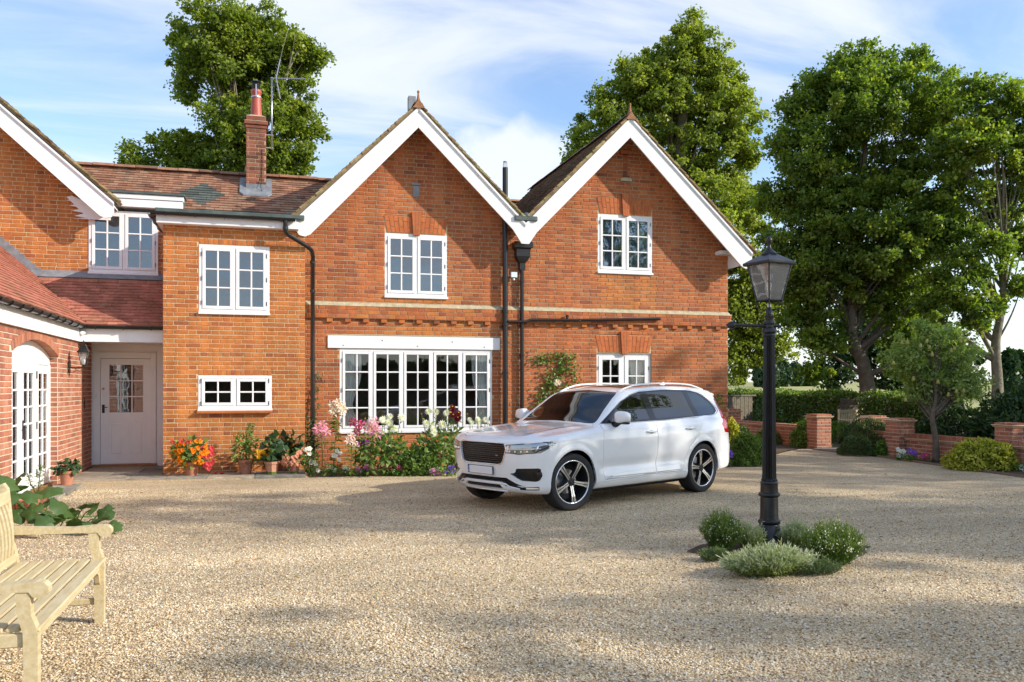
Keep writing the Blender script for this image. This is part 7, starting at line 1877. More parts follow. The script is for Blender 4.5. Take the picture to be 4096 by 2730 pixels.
bush('large dark green spreading conifer bush to the right of the stone slab', gxy(3490, 1812), .62, .6, .78, 13000, .055, G_CONIF, 16, .35, spiky=.5)
bush('dark green conifer mound lying at the foot of the larger conifer bush', gxy(3425, 1822), .40, .4, .42, 6000, .05, G_CONIF, 17, .35, spiky=.5)
bush('low leafy clump with pink flowers between the conifer bush and the pillar', gxy(3540, 1825), .24, .22, .34, 900, .08, G_FRESH, 18)
bush('yellow variegated shrub sprawling before the low wall at the right', gxy(3925, 1878), .70, .55, .58, 7000, .055, G_YEL, 19, tone0=.0, lumps=7)
bush('big dark shrub with drooping leaves behind the low wall at the right edge', (16.3, 14.6), 1.3, 1.5, 1.62, 9000, .16, G_DARK, 20, .3)
bush('dark leafy shrub behind the pear tree and the pillar', (15.9, 16.7), .8, .8, 1.25, 5000, .12, G_DARK, 21, .4)
bush('tall dark shrub behind the right hand edge of the garden wall', (17.6, 12.6), 1.5, 1.5, 1.9, 7000, .15, G_DARK, 22, .35)
bush('green planting showing through in front of the hedge', (16.6, 22.8), .9, 1.9, .55, 5000, .10, G_FRESH, 23, .3)
bush('dark green perennials in front of the hedge by the oak', (16.4, 20.3), .6, .9, .62, 3500, .10, G_DARK, 24, .4)
# ------------------------------------------------------------------ flowers
FM = {}
def flower_mesh(kind, m, centre=F_GY):
    key = (kind, m.name)
    if key in FM: return FM[key]
    rng = random.Random(hash(kind) % 97 if False else len(FM)+3); v = []; f = []; mi = []; tn = []
    def petal(a, L, w, lift, curl, base=.0, k=0):
        c, s = math.cos(a), math.sin(a); d = Vector((c, s, 0)); n = Vector((-s, c, 0)); i = len(v)
        p = [d*base, d*(base+L*.5)+Z*lift*L*.6-n*w/2, d*(base+L*.5)+Z*lift*L*.6+n*w/2, d*(base+L)+Z*(lift-curl)*L, d*(base+L*.5)+Z*(lift*L*.6-w*.12)]
        v.extend(p); f.extend([(i, i+1, i+4), (i, i+4, i+2), (i+1, i+3, i+4), (i+4, i+3, i+2)]); mi.extend([k]*4); tn.extend([rng.random()]*4)
    if kind == 'lily':
        for j in range(6): petal(j*math.pi/3+rng.uniform(-.1, .1), 1, .38 if j % 2 else .30, .55, .45)
        for j in range(5): petal(j*1.25, .55, .05, 1.1, .2, k=1)
    elif kind == 'dahlia':
        for ring, (nn_, L, lf) in enumerate(((13, 1, .12), (12, .85, .42), (10, .65, .85), (8, .42, 1.5))):
            for j in range(nn_): petal(2*math.pi*j/nn_+ring*.3, L, .32, lf, .1*ring)
    elif kind == 'petunia':
        for j in range(5): petal(2*math.pi*j/5, 1, 1.05, .25, .12)
    elif kind == 'begonia':
        for ring, (nn_, L, lf) in enumerate(((5, 1, .2), (5, .8, .6), (4, .5, 1.2))):
            for j in range(nn_): petal(2*math.pi*j/nn_+ring*.6, L, .8, lf, .05)
    if kind in ('petunia', 'dahlia'):
        i = len(v); 
        for j in range(6): v.append(Vector((.16*math.cos(j*1.047), .16*math.sin(j*1.047), .16 if kind == 'petunia' else .5)))
        f.append(tuple(range(i, i+6))); mi.append(1); tn.append(.5)
    me = bpy.data.meshes.new('flower'); me.from_pydata([tuple(p) for p in v], [], f); me.materials.append(m); me.materials.append(centre)
    me.polygons.foreach_set('material_index', mi); a = me.attributes.new('tone', 'FLOAT', 'FACE'); a.data.foreach_set('value', tn)
    FM[key] = me; return me
def put_flower(parent, kind, m, p, face, size, name='flower'):
    o = bpy.data.objects.new(name, flower_mesh(kind, m)); COL.objects.link(o); o.parent = parent; o.location = p
    q = Vector(face).normalized().to_track_quat('Z', 'Y'); o.rotation_mode = 'QUATERNION'; o.rotation_quaternion = q @ Vector((0, 0, 1)).rotation_difference(Vector((0, 0, 1))); o.scale = (size*1.38,)*3
    return o
TOCAM = Vector((-.1, -1, .25))
def stem_leaves(t, pts, r, nl, ln, wd, m, seed, hang=.3, start=.1, whorl=False):
    rng = np.random.default_rng(seed); P_ = [Vector(p) for p in pts]
    mb = MB(); mb.tube(P_, r, 6); mb.build('stem', M['stem'], t, smooth=True)
    s_ = start+(1-start)*rng.random(nl); k = s_*(len(P_)-1); i = np.minimum(k.astype(int), len(P_)-2); fr = (k-i)[:, None]
    A_ = np.array([tuple(p) for p in P_]); pos = A_[i]*(1-fr)+A_[i+1]*fr; a = rng.random(nl)*6.283
    ax = np.stack([np.cos(a), np.sin(a), .35-hang+rng.normal(size=nl)*.25], 1); nr = np.stack([-.2*np.cos(a), -.2*np.sin(a), np.ones(nl)], 1)+rng.normal(size=(nl, 3))*.25
    sc = (.75+.5*rng.random(nl))
    leaf_mesh('leaves', pos, ax, nr, ln*sc, wd*sc, .2+.7*rng.random(nl), m, t)['kind'] = 'stuff'
def up(px, py, y_plane):
    """world point under full-size pixel on the plane y = y_plane"""
    dx = (px-2048)/3400; du = .2777+dx*.9607; dv = .9607-dx*.2777; d = y_plane/dv
    return Vector((du*d, y_plane, 1.66-(py-1548)/3400*d))
def lily(label, bpx, tops, yb, m, size, nl=34, ln=.15, wd=.03, seed=1, leafm=None, lean=0):
    b = gp(*bpx); t = tag(empty('lily', (b.x, b.y, 0)), label, 'lily', )
    rng = random.Random(seed); T = [up(x, y, b.y) for x, y in tops]; c = sum(T, Vector((0, 0, 0)))/len(T); h = c-b
    pts = [Vector((0, 0, 0)), h*.35+Vector((rng.uniform(-.02, .02), 0, 0)), h*.7+Vector((rng.uniform(-.02, .02), 0, 0)), h*.96]
    stem_leaves(t, pts, .008, nl, ln, wd, leafm or G_PERN, seed, hang=.45)
    mb = MB()
    for p in T: mb.tube([h*.9, (h*.95+(p-b))/2+Vector((0, 0, .01)), p-b], .005, 5)
    mb.build('flower_stalks', M['stem'], t)
    for p in T:
        q = p-b; put_flower(t, 'lily', m, q+Vector((rng.uniform(-.02, .02), rng.uniform(-.03, .03), 0)), Vector((q.x-h.x, -.25, (q.z-h.z)*.4+.06))+Vector((rng.uniform(-.15, .15), 0, rng.uniform(-.1, .15))), size*rng.uniform(.85, 1.1))
    return t
K = lambda x, y: (1200+x/3.3614, 1550+y/3.3614)
lily('deep pink lily cluster, lowest and nearest the drainpipe', K(290, 1180), [K(*p) for p in ((250, 560), (310, 540), (350, 600), (285, 640), (300, 500), (215, 590), (270, 600))], 16.9, F_PINK, .085, seed=2)
lily('tall white lily with pink tinged petals beside the left end of the wide window', K(450, 1150), [K(*p) for p in ((430, 230), (500, 200), (560, 270), (430, 320), (500, 290), (560, 320), (470, 350), (590, 300), (520, 240))], 16.9, F_CREAM, .085, nl=60, ln=.14, wd=.045, seed=3, leafm=G_FRESH)
lily('magenta lily just below the window sill, its petals the darkest pink', K(1000-260, 1150), [K(*p) for p in ((720, 470), (770, 570), (800, 500), (830, 520), (760, 600))], 16.9, F_MAG, .085, nl=26, seed=4)
lily('short pale pink lily with drooping leaves', K(680, 1215), [K(*p) for p in ((660, 680), (700, 660), (720, 740), (650, 730), (735, 790))], 16.6, F_PALE, .075, nl=50, ln=.16, wd=.035, seed=5, leafm=G_FRESH)
lily('large light pink lily on a thick bare stem below the window', K(915, 1205), [K(*p) for p in ((930, 500), (990, 470), (920, 590), (1020, 540), (1040, 630), (970, 580), (1000, 600), (960, 530))], 16.6, fl('rose_petals', (.72, .30, .42), (.80, .55, .60)), .09, nl=70, ln=.2, wd=.04, seed=6, leafm=G_PERN)
def foliage_mass(t, c, rx, ry, z0, z1, n, ln, wd, m, seed, lift=.2):
    rng = np.random.default_rng(seed); u = rng.normal(size=(n, 3)); u = unit(u)*(rng.random(n)**.5)[:, None]
    pos = u*np.array([rx, ry, (z1-z0)/2])+np.array([c[0], c[1], (z0+z1)/2]); ax = unit(u+rng.normal(size=(n, 3))*.5+np.array([0, -.2, -.15])); nr = rng.normal(size=(n, 3))*.45+np.array([0, -.5, .8])
    sc = .7+.6*rng.random(n); leaf_mesh('foliage', pos, ax, nr, ln*sc, wd*sc, .15+.75*rng.random(n), m, t)['kind'] = 'stuff'
def dahlia(label, bpx, rx, htop, flowers, m, size, seed, n=240, name='dahlia', kind='dahlia', leafm=None, buds=6, ln=.12):
    b = gp(*bpx); t = tag(empty(name, (b.x, b.y, 0)), label, name)
    foliage_mass(t, (0, 0), rx, rx*.7, .05, htop, int(n*1.6), ln, ln*.5, leafm or G_PERN, seed)
    rng = random.Random(seed); mb = MB(); P_ = []
    for (x, y) in flowers:
        q = up(x, y, b.y)-b; q.y += rng.uniform(-.12, .12); P_.append(q)
    extra = [Vector((rng.uniform(-rx, rx), rng.uniform(-.1, .1), htop+rng.uniform(.05, .42))) for _ in range(buds)]
    for q in P_+extra:
        r0 = Vector((q.x*.25, q.y*.3, 0)); mb.tube([r0, Vector((q.x*.6, q.y, q.z*.6)), q], .0045, 5)
    mb.build('stems', M['stem'], t)
    for q in P_: put_flower(t, kind, m, q, TOCAM+Vector((rng.uniform(-.5, .5), 0, rng.uniform(-.1, .5))), size*rng.uniform(.8, 1.15))
    for q in extra:
        k = MB(); k.lathe([(0, -.012), (.010, -.004), (.012, .004), (0, .013)], tuple(q), 6); k.build('bud', F_GY, t)
    ns = max(8, n//12); rr_ = np.random.default_rng(seed+9); s_ = rr_.random(ns); qi = rr_.integers(0, len(P_+extra), ns); Q = np.array([tuple(p) for p in P_+extra])
    pos = Q[qi]*(.45+.5*s_)[:, None]; leaf_mesh('leaves', pos, rr_.normal(size=(ns, 3)), rr_.normal(size=(ns, 3))*.4+np.array([0, -.4, .8]), ln*.8, ln*.4, .3+.6*rr_.random(ns), leafm or G_PERN, t)['kind'] = 'stuff'
    return t
dahlia('white dahlia with pompom flowers in front of the second window light', K(1180, 1190), .36, .78, [K(*p) for p in ((1090, 440), (1135, 445), (1210, 395), (1215, 470), (1355, 405), (1240, 550), (1280, 565), (1190, 480))], F_WHITE, .062, 21)
dahlia('tall white dahlia in front of the middle of the wide window', K(1800, 1170), .36, .88, [K(*p) for p in ((1745, 330), (1815, 330), (1955, 345), (1780, 505), (1780, 560), (1780, 615), (1700, 490), (1905, 500), (1800, 625))], F_WHITE, .062, 22, n=260, buds=9)
dahlia('dark red dahlia standing beside the white one by the window', K(2050, 1150), .20, .95, [K(*p) for p in ((2065, 272), (2050, 310), (2035, 350), (2050, 375), (2135, 350), (2130, 410), (2120, 425))], F_RED, .058, 23, n=110, buds=3)
dahlia('small white dahlia nearest the bonnet of the car', (1905, 1880), .25, .80, [(1880, 1680), (1915, 1678), (1937, 1680), (1920, 1690), (1884, 1692)], F_WHITE, .055, 24, n=150, buds=5)
dahlia('purple flowered phlox half behind the pink lilies', K(850, 1150), .16, .75, [K(*p) for p in ((810, 740), (850, 720), (880, 760), (895, 800), (830, 750), (865, 740), (900, 730), (880, 810))], F_PURP, .05, 25, n=80, name='phlox', kind='petunia', buds=2)
bush('low rounded dark green perennial mound under the wide window', gxy(1665, 1900), .40, .30, .50, 2600, .08, G_PERN, 31, .45, name='perennial_mound')
# glossy evergreen against the drain pipe with a ferny shoot
p = gp(1238, 1895); t = tag(empty('evergreen_climber', (p.x, 16.95, 0)), 'dark glossy evergreen climber beside the drainpipe with a ferny shoot up the wall', 'climber')
foliage_mass(t, (0, .1), .18, .14, .0, 1.05, 420, .11, .03, G_DARK, 40)
mb = MB(); sh_ = [Vector((.02, .2, .3)), Vector((.12, .33, 1.1)), Vector((.10, .36, 1.5)), Vector((.22, .37, 1.95))]; mb.tube(sh_, .006, 5); mb.build('shoot', M['bark'], t)
rg = np.random.default_rng(3); n = 130; s_ = rg.random(n)*3; i_ = np.minimum(s_.astype(int), 2); A_ = np.array([tuple(q) for q in sh_]); ps = A_[i_]*(1-(s_-i_))[:, None]+A_[i_+1]*(s_-i_)[:, None]
leaf_mesh('fronds', ps+rg.normal(size=(n, 3))*np.array([.05, .01, .04]), rg.normal(size=(n, 3))*np.array([1, .2, .5])+np.array([0, -.1, .3]), rg.normal(size=(n, 3))*.3+np.array([0, -1, .2]), .09, .018, rg.random(n), G_DARK, t)['kind'] = 'stuff'
# petunias and small bedding
def petunia(label, bpx, r, flowers, m, seed, size=.035, h=.16, n=150):
    b = gp(*bpx); t = tag(empty('petunia', (b.x, b.y, 0)), label, 'petunia')
    foliage_mass(t, (0, 0), r, r*.6, .0, h, n, .045, .025, G_FRESH, seed)
    rng = random.Random(seed); mb = MB(); Q = [up(x, y, b.y)-b for x, y in flowers]
    for q in Q: mb.tube([Vector((q.x*.3, q.y*.3, 0)), Vector((q.x*.8, q.y, q.z*.6)), q], .003, 4)
    mb.build('stems', M['stem'], t)
    for q in Q: put_flower(t, 'petunia', m, q+Vector((0, -.02, 0)), TOCAM+Vector((rng.uniform(-.4, .4), 0, rng.uniform(0, .5))), size*rng.uniform(.85, 1.15))
    return t
petunia('white petunias trailing up beside the black drainpipe', K(150, 1200), .14, [K(*p) for p in ((75, 840), (100, 830), (130, 825), (130, 895), (150, 1010), (190, 1010), (215, 1035), (240, 1115))], F_WHITE, 51, h=.5, n=260)
petunia('white petunias at the foot of the tall white lily', K(420, 1190), .20, [K(*p) for p in ((495, 855), (540, 885), (450, 915), (478, 920), (525, 975), (385, 1100), (415, 1080), (465, 1120))], F_WHITE, 52, h=.22, n=260)
petunia('white petunia clump between two lily stems', K(610, 1190), .10, [K(*p) for p in ((600, 1085), (640, 1095), (600, 1115))], F_WHITE, 53)
petunia('light pink petunias left of the thick lily stem', K(800, 1195), .16, [K(*p) for p in ((765, 1080), (800, 1105), (810, 1130), (780, 1125), (780, 1095))], F_PETP, 54)
petunia('light pink petunias right against the thick lily stem', K(900, 1190), .10, [K(*p) for p in ((870, 1080), (895, 1065), (905, 1095), (875, 1100), (925, 1070))], F_PETP, 55)
petunia('deep pink petunias below the white dahlia', K(1140, 1195), .13, [K(*p) for p in ((1110, 1045), (1140, 1055), (1130, 1045), (1190, 1090))], F_MAG, 56)
petunia('bright magenta petunias beside the green mound', K(1320, 1195), .13, [K(*p) for p in ((1310, 1075), (1330, 1065), (1360, 1085), (1365, 1105))], F_MAG, 57)
petunia('pink petunias to the right of the green mound', K(1820, 1195), .13, [K(*p) for p in ((1765, 1125), (1800, 1110), (1835, 1115), (1850, 1150), (1820, 1165), (1860, 1165))], F_PETP, 58)
petunia('violet petunias just beside the front of the car', K(2010, 1195), .14, [K(*p) for p in ((1975, 1130), (2055, 1075), (2050, 1125), (2020, 1075))], F_VIO, 59)
petunia('violet petunias by the rear wheel of the car', (2900, 1868), .12, [(2918, 1806), (2922, 1825), (2912, 1822), (2926, 1815)], F_VIO, 60)
petunia('white petunias in front of the garden wall pillar', (3600, 1842), .12, [(3590, 1800), (3605, 1808), (3612, 1806), (3592, 1822), (3608, 1822)], F_WHITE, 61, size=.05)
petunia('purple petunias in front of the low wall, left of the pear tree', (3645, 1848), .14, [(3632, 1805), (3640, 1807), (3657, 1811), (3658, 1820)], F_VIO, 62, size=.05)
petunia('magenta petunias nearest the pear tree trunk', (3700, 1852), .12, [(3690, 1830), (3702, 1822), (3700, 1838), (3706, 1832)], F_MAG, 63, size=.05)
petunia('white petunias at the right hand edge beyond the variegated shrub', (4085, 1888), .10, [(4080, 1872), (4090, 1880), (4094, 1868)], F_WHITE, 64, size=.05)

# ------------------------------------------------------------------ pots
def pot(t, r, h, m=None, moss=False, rim=True, square=False):
    mb = MB(); seg = 8 if square else 24
    mb.lathe([(r*.66, 0), (r*.9, h*.80), (r*.9, h*.80), (r, h*.81), (r*1.03, h), (r*.93, h), (r*.88, h*.9), (0, h*.9)], (0, 0, 0), seg); mb.build('pot', m or M['terracotta'], t, smooth=not square, sharp=40)
    if moss:
        mb = MB(); mb.lathe([(r*.665, .002), (r*.74, h*.22), (r*.70, h*.02)], (0, 0, 0), seg); mb.build('moss', mat('moss', (.10, .14, .02), .95), t)
def potted(label, bpx, r, h, **kw):
    b = gp(*bpx); t = tag(empty('potted_plant', (b.x, b.y, .05)), label, 'potted plant'); pot(t, r, h, **kw); return t, b
def blooms(t, b, n, rx, z0, z1, kind, m, size, seed, front=True):
    rng = random.Random(seed)
    for i in range(n):
        a = rng.uniform(math.pi*.95, math.pi*2.05) if front else rng.uniform(0, 6.28); u = rng.uniform(0, 1); zz_ = z0+(z1-z0)*u; k = math.sqrt(max(.05, 1-(2*u-1)**2*.8))
        put_flower(t, kind, m, Vector((rx*k*math.cos(a), rx*.8*k*math.sin(a), zz_)), Vector((math.cos(a), math.sin(a)-.3, .35)), size*rng.uniform(.7, 1.2))
t, b = potted('terracotta pot of orange and coral begonias to the left against the brick wall', (767, 1914), .14, .25)
foliage_mass(t, (0, 0), .34, .25, .16, .66, 260, .10, .07, G_PERN, 71); blooms(t, b, 62, .34, .20, .64, 'begonia', F_OR, .034, 72)
rngb = random.Random(5)
for i in range(16): put_flower(t, 'begonia', F_CORAL, Vector((rngb.uniform(.20, .36), rngb.uniform(-.2, -.05), rngb.uniform(.14, .52))), TOCAM, .045)
for i in range(6): put_flower(t, 'begonia', F_CORAL, Vector((rngb.uniform(-.32, 0), rngb.uniform(-.15, 0), rngb.choice((.18, .62)))), TOCAM, .035)
t, b = potted('leafy tomato plant in a round brown clay pot', (982, 1907), .15, .27, m=mat('brown_clay', (.33, .14, .09), .8, noise=(8, .3)))
foliage_mass(t, (0, 0), .26, .2, .16, .80, 260, .11, .035, G_PERN, 73); stem_leaves(t, [(0, 0, .2), (.05, 0, .6), (.10, 0, .95)], .006, 50, .09, .035, G_PERN, 74, hang=.7, start=.3)
for i in range(7): mb = MB(); mb.lathe([(0, -.018), (.016, -.008), (.018, .004), (0, .018)], (rngb.uniform(-.22, .15), -.18, rngb.uniform(.25, .75)), 8); mb.build('tomato', mat('green_tomato', (.25, .33, .06), .3), t, smooth=True)
t, b = potted('pale mossy octagonal pot with a yellow begonia', (1087, 1909), .135, .24, m=M['terracotta2'], moss=True, square=True)
foliage_mass(t, (0, 0), .20, .15, .20, .72, 75, .16, .13, G_DARK, 75); blooms(t, b, 3, .10, .34, .42, 'begonia', F_YEL, .055, 76)
for i in range(6): put_flower(t, 'begonia', F_YEL, Vector((rngb.uniform(-.24, -.12), -.12, rngb.uniform(.28, .44))), TOCAM, .04)
t, b = potted('big leaved begonia in a dark clay pot standing behind the other two', (1140, 1895), .13, .28, m=mat('dark_clay', (.24, .10, .06), .8))
foliage_mass(t, (.12, 0), .24, .15, .28, .68, 75, .15, .12, G_DARK, 77); blooms(t, b, 3, .2, .5, .68, 'begonia', F_OR, .03, 78)
t, b = potted('small pot of salmon pink begonias nearest the drainpipe', (1178, 1906), .10, .19, m=mat('mottled_clay', (.36, .17, .12), .85, noise=(20, .4)), moss=True)
foliage_mass(t, (0, 0), .26, .17, .12, .42, 80, .09, .07, G_PERN, 79); blooms(t, b, 42, .27, .14, .44, 'begonia', F_SAL, .030, 80)
t, b = potted('small terracotta pot with a dark leaved red flowering plant beside the french doors', (267, 1952), .125, .23)
foliage_mass(t, (0, 0), .19, .17, .18, .40, 130, .09, .055, G_DARK, 81); blooms(t, b, 7, .15, .22, .38, 'begonia', F_RED, .02, 82)
for i, (x, y, lb) in enumerate(((810, 1903, 'fallen coral begonia flower lying on the slab beside the orange begonia pot'), (860, 1909, 'larger fallen coral flower in the middle of the paving'), (886, 1909, 'fallen coral flower lying furthest from the begonia pot'))):
    q = gp(x, y); o = bpy.data.objects.new('fallen_flower', flower_mesh('begonia', F_CORAL)); COL.objects.link(o); o.location = (q.x, q.y+.05, .06); o.scale = (.055,)*3; o.rotation_euler = (.5, .2*i, i); tag(o, lb, 'fallen flower')

# ------------------------------------------------------------------ climbing rose by the garden door, and the sprig at the corner
def rose(label, path_D, yb, seed, nleaf, flowers=(), name='climbing_rose'):
    P_ = [[up(x/DS, y/DS, yb) for x, y in br] for br in path_D]; b = P_[0][0]; t = tag(empty(name, (b.x, yb, 0)), label, 'climbing rose' if name == 'climbing_rose' else 'plant'); off = Vector((b.x, yb, 0))
    mb = MB()
    for br in P_: mb.tube([p-off for p in br], .007, 5)
    mb.build('stems', M['bark'], t); rg = np.random.default_rng(seed); ps = []
    for br in P_:
        A_ = np.array([tuple(p-off) for p in br]); k = int(nleaf*len(br)/sum(len(q) for q in P_)); s_ = rg.random(k)*(len(br)-1); i_ = np.minimum(s_.astype(int), len(br)-2); ps.append(A_[i_]*(1-(s_-i_))[:, None]+A_[i_+1]*(s_-i_)[:, None])
    ps = np.concatenate(ps); n = len(ps)
    leaf_mesh('leaves', ps+rg.normal(size=(n, 3))*np.array([.085, .03, .075])+np.array([0, -.04, 0]), rg.normal(size=(n, 3))+np.array([0, -.3, -.1]), rg.normal(size=(n, 3))*.4+np.array([.2, -.8, .5]), .07, .045, rg.random(n), G_FRESH if seed % 2 else G_PERN, t)['kind'] = 'stuff'
    for (x, y) in flowers: q = up(x/DS, y/DS, yb-.08)-off; put_flower(t, 'begonia', F_CREAM, q, TOCAM, .05)
rose('climbing rose with one white bloom trained on the wall left of the garden door', [[(1262, 985), (1258, 940), (1250, 905), (1262, 880), (1275, 870), (1290, 850), (1305, 845), (1320, 860), (1322, 880)], [(1262, 880), (1300, 885), (1285, 905), (1300, 900)], [(1290, 850), (1285, 830), (1300, 822), (1265, 822), (1245, 826)], [(1300, 822), (1322, 826)], [(1245, 826), (1232, 822)], [(1250, 905), (1242, 925), (1236, 935)], [(1275, 870), (1262, 862), (1258, 900), (1270, 930), (1250, 935)]], GY-.04, 91, 620, [(1280, 876), (1284, 880), (1278, 882)])
rose('small leafy sprig growing on the wall behind the roof of the car tail', [[(1655, 985), (1648, 930), (1640, 908)], [(1648, 930), (1652, 915)]], GY-.04, 93, 60, name='wall_sprig')

# ------------------------------------------------------------------ heathers round the lamp post
bd = MB(); c0 = Vector((5.02, 7.55, 0)); n = 26
bd.poly([(c0.x+(.95+.08*math.sin(k*2.3))*math.cos(k*2*math.pi/n), c0.y+(.62+.05*math.cos(k*3.1))*math.sin(k*2*math.pi/n), .010) for k in range(n)])
tag(bd.build('lamp_bed_soil', M['soil']), kind='structure')
def heather(label, bpx, rx, ry, h, n, m, seed, spread, bells=0, bm=None, ln=.07):
    b = gp(*bpx); t = tag(empty('heather', (b.x, b.y, 0)), label, 'heather'); rng = np.random.default_rng(seed)
    # upright sprigs fanning from the crown of the plant, each set with tiny leaves
    ns = n//26; a = rng.random(ns)*6.283; rr = np.sqrt(rng.random(ns)); base = np.stack([rx*.45*rr*np.cos(a), ry*.45*rr*np.sin(a), np.zeros(ns)], 1)
    tip = np.stack([rx*rr*np.cos(a), ry*rr*np.sin(a), h*(1-.42*rr**2)*(.75+.3*rng.random(ns))], 1); tip += rng.normal(size=(ns, 3))*.02
    k = rng.integers(0, ns, n); s_ = rng.random(n)**.7; mid = (base+tip)/2+np.array([0, 0, .12*h])*spread
    ps = base[k]*((1-s_)**2)[:, None]+2*mid[k]*(s_*(1-s_))[:, None]+tip[k]*(s_**2)[:, None]
    dr = unit(tip-base)[k]
    tone = np.clip(.1+.35*rng.random(n)+.55*s_**3, 0, 1)
    leaf_mesh('sprigs', ps+rng.normal(size=(n, 3))*.006, dr+rng.normal(size=(n, 3))*.45, rng.normal(size=(n, 3))+np.array([0, -.5, .5]), ln*(.6+.6*rng.random(n)), ln*.16, tone, m, t)['kind'] = 'stuff'
    if bells:
        k = rng.integers(0, ns, bells); s_ = .55+.45*rng.random(bells); ps = base[k]*((1-s_)**2)[:, None]+2*mid[k]*(s_*(1-s_))[:, None]+tip[k]*(s_**2)[:, None]
        leaf_mesh('bells', ps+rng.normal(size=(bells, 3))*.015, rng.normal(size=(bells, 3))*.4+np.array([0, 0, -1.]), rng.normal(size=(bells, 3))+np.array([0, -1., 0]), .017, .014, rng.random(bells), bm, t)['kind'] = 'stuff'
heather('left heather clump with white bells, standing upright beside the post', (2885, 2205), .22, .20, .42, 11000, G_HEATH, 101, .5, 420, F_WHITE, ln=.035)
heather('right heather clump with many white bells, the widest of the green ones', (3330, 2262), .31, .24, .42, 16000, G_HEATH, 102, .5, 620, F_WHITE, ln=.035)
heather('front spiky heather with pale silvery flower spikes', (3075, 2300), .46, .22, .24, 15000, G_HWHITE, 103, .3, 0, None, ln=.05)
heather('pale heather behind the post on its left', (3000, 2195), .17, .17, .26, 5000, G_HWHITE, 104, .3, 0, None, ln=.035)
heather('pale heather behind the post on its right', (3185, 2190), .18, .17, .28, 6000, G_HWHITE, 105, .3, 60, F_WHITE, ln=.035)
heather('low brownish heather tuft at the front left of the group', (2860, 2245), .16, .12, .12, 3000, G_CONIF, 106, .3, ln=.03)
heather('low brownish heather tuft at the front right of the group', (3280, 2300), .22, .12, .13, 3500, G_CONIF, 107, .3, ln=.03)

# ------------------------------------------------------------------ squash plant behind the bench
b = gp(100, 2085); SQ = tag(empty('squash_plant', (b.x, b.y, 0)), 'trailing squash plant with big lobed leaves in a clay pot behind the bench', 'squash plant')
pot(SQ, .17, .27)
def squash_leaf(r, seed):
    rng = random.Random(seed); n = 20; v = [(0, 0, 0)]; f = []
    for i in range(n):
        a = 2*math.pi*i/n; q = r*(1+.16*math.cos(5*a)+rng.uniform(-.05, .05))*(.55 if i == 0 else 1); v.append((q*math.cos(a), q*math.sin(a), -.22*q*q/r+.10*r*math.cos(5*a+.4)))
    for i in range(n):
        q = v[1+i]; v.append((q[0]*.5, q[1]*.5, q[2]*.1+.02*r*(-1)**i))
    f = [(0, 1+n+i, 1+n+(i+1) % n) for i in range(n)]+[(1+n+i, 1+i, 1+(i+1) % n, 1+n+(i+1) % n) for i in range(n)]
    me = bpy.data.meshes.new('squash_leaf'); me.from_pydata(v, [], f); me.materials.append(G_SQ); at = me.attributes.new('tone', 'FLOAT', 'FACE'); at.data.foreach_set('value', [rng.random()*.5+.2]*len(f)); me.polygons.foreach_set('use_smooth', [True]*len(f)); return me
SL = [squash_leaf(.13, s_) for s_ in range(4)]; k_ = 1.7817
mbp = MB(); rs_ = random.Random(9)
for (x, y, sc, d) in ((20, 130, 1.3, 9.2), (90, 175, 1.1, 9.6), (60, 230, 1.0, 9.4), (225, 235, 1.0, 9.8), (355, 195, 1.15, 10.2), (300, 300, 1.1, 9.8), (445, 320, 1.15, 9.7), (230, 345, .9, 9.4), (370, 365, .9, 9.5), (160, 300, 1.0, 9.6), (620, 300, .9, 9.9), (655, 330, .7, 9.9), (755, 355, .85, 9.9), (700, 405, .9, 9.7), (810, 450, .8, 9.6), (540, 425, .8, 9.5), (325, 425, .85, 9.3), (655, 445, .7, 9.5), (130, 370, .9, 9.4), (500, 360, .7, 9.8), (400, 400, .7, 9.5), (120, 120, .8, 9.9), (270, 390, .8, 9.4)):
    xf, yf = x/k_, 1850+y/k_; p = CAMP+FWD*d+RGT*((xf-2048)/3400*d)+Z*(-(yf-1548)/3400*d); p.z = max(p.z, .06)
    o = bpy.data.objects.new('leaf', rs_.choice(SL)); COL.objects.link(o); o.parent = SQ; q = p-b; o.location = q; o.scale = (sc,)*3
    o.rotation_euler = (rs_.uniform(.1, .9), rs_.uniform(-.5, .5), rs_.uniform(0, 6.28))
    g0 = Vector((q.x*.8, q.y*.8, .03 if x > 300 else .25)); mbp.tube([g0, (g0+q)/2+Vector((0, 0, .04)), q], .007, 5)
mbp.tube([(0, 0, .25), (.25, -.05, .12), (.6, -.1, .04), (1.0, -.1, .04)], .010, 6); mbp.tube([(0, 0, .25), (-.2, -.1, .1), (.2, -.25, .03), (.6, -.3, .03)], .010, 6)
mbp.build('vines', mat('vine_green', (.13, .20, .05), .6), SQ, smooth=True)
b = gp(150, 2050); t = tag(empty('potted_plant', (b.x, b.y, 0)), 'spindly budded plant in a clay pot standing before the french doors', 'potted plant'); pot(t, .15, .24)
stem_leaves(t, [(0, 0, .2), (.02, 0, .4), (.04, 0, .62)], .006, 90, .09, .018, G_PERN, 120, hang=.1); stem_leaves(t, [(0, 0, .2), (-.08, 0, .38), (-.12, 0, .52)], .006, 60, .08, .018, G_PERN, 121, hang=.1)
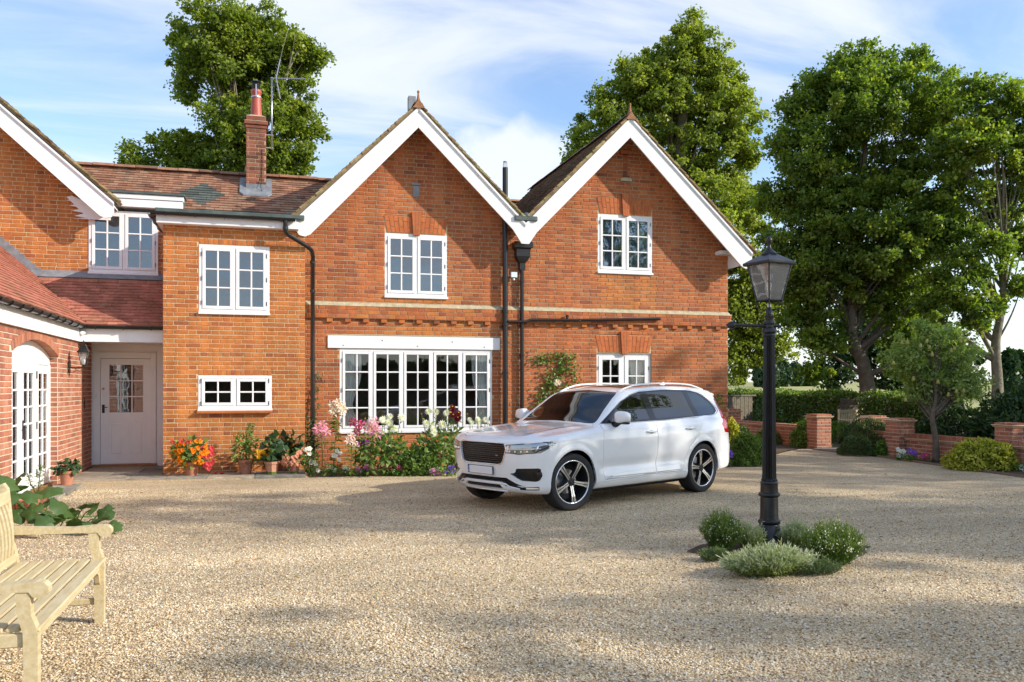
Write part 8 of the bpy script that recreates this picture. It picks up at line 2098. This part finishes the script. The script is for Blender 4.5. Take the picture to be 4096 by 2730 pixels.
# ------------------------------------------------------------------ trees round the drive and an added hedge, out of the picture: they shade the gravel and stand mirrored in the glass
T6 = tree('loose crowned birch behind the viewpoint on the right', vp(1176, 889.2, 30)-Z*1.66,
    [(1176, 150, 110), (1090, 250, 110), (1260, 250, 110), (1176, 330, 130), (1060, 400, 100), (1290, 400, 100), (1176, 480, 130), (1080, 560, 90), (1270, 560, 90), (1176, 640, 90)],
    30, G_MAPLE, 260, 46, .14, .10, .2, [vp(1176, 975, 30), vp(1180, 700, 30), vp(1170, 400, 30), vp(1176, 150, 30)], 66, barkm='bark_pale', csize=.6)
T6.location = (25, -7, 0)
for (src, u, v, rz, sc, lb) in ((T6, 25.5, 8.6, 40, .85, 'loose crowned tree beyond the right edge of the drive, level with the lamp post'), (T6, 20.5, 0.8, 10, .95, 'loose crowned tree standing between the oak and the drive'), (T6, 27.5, 3.5, 90, .9, 'loose crowned tree between the lamp post and the viewpoint, well to the right'), (T6, 27, -2.2, 300, 1.1, 'tall loose crowned tree to the right of the drive'),
        (T6, 20, -13, 200, 1.15, 'large loose crowned tree well behind the viewpoint'), (T6, 33, -6, 120, 1.3, 'tall loose crowned tree furthest to the right of the drive')):
    far_copy(src, (u, v, 0), R(rz), sc, lb)
hedge('unseen tall hedge added behind the viewpoint as a dark band for window reflections', (-12, -15, 0), (22, -15, 0), 1.4, 3.0, 77, 14000, .22, G_DARK)  # unseen, added so the lower panes mirror a dark band

# stray dry leaves on the drive
rl = np.random.default_rng(8); n = 170; pu = rl.random(n)*15-3; pv = 4.5+rl.random(n)*11.4
leaf_mesh('fallen_leaves', np.stack([pu, pv, np.full(n, .014)], 1), rl.normal(size=(n, 3))*np.array([1, 1, .15]), rl.normal(size=(n, 3))*.25+np.array([0, 0, 1.]), .035+.03*rl.random(n), .022, rl.random(n), leaf_mat('dry_leaves', [(0, (.16, .07, .02)), (.6, (.32, .17, .05)), (1, (.30, .30, .08))], .1))
tag(bpy.data.objects['fallen_leaves'], 'stray dry brown leaves lying on the gravel', 'leaves', kind='stuff')
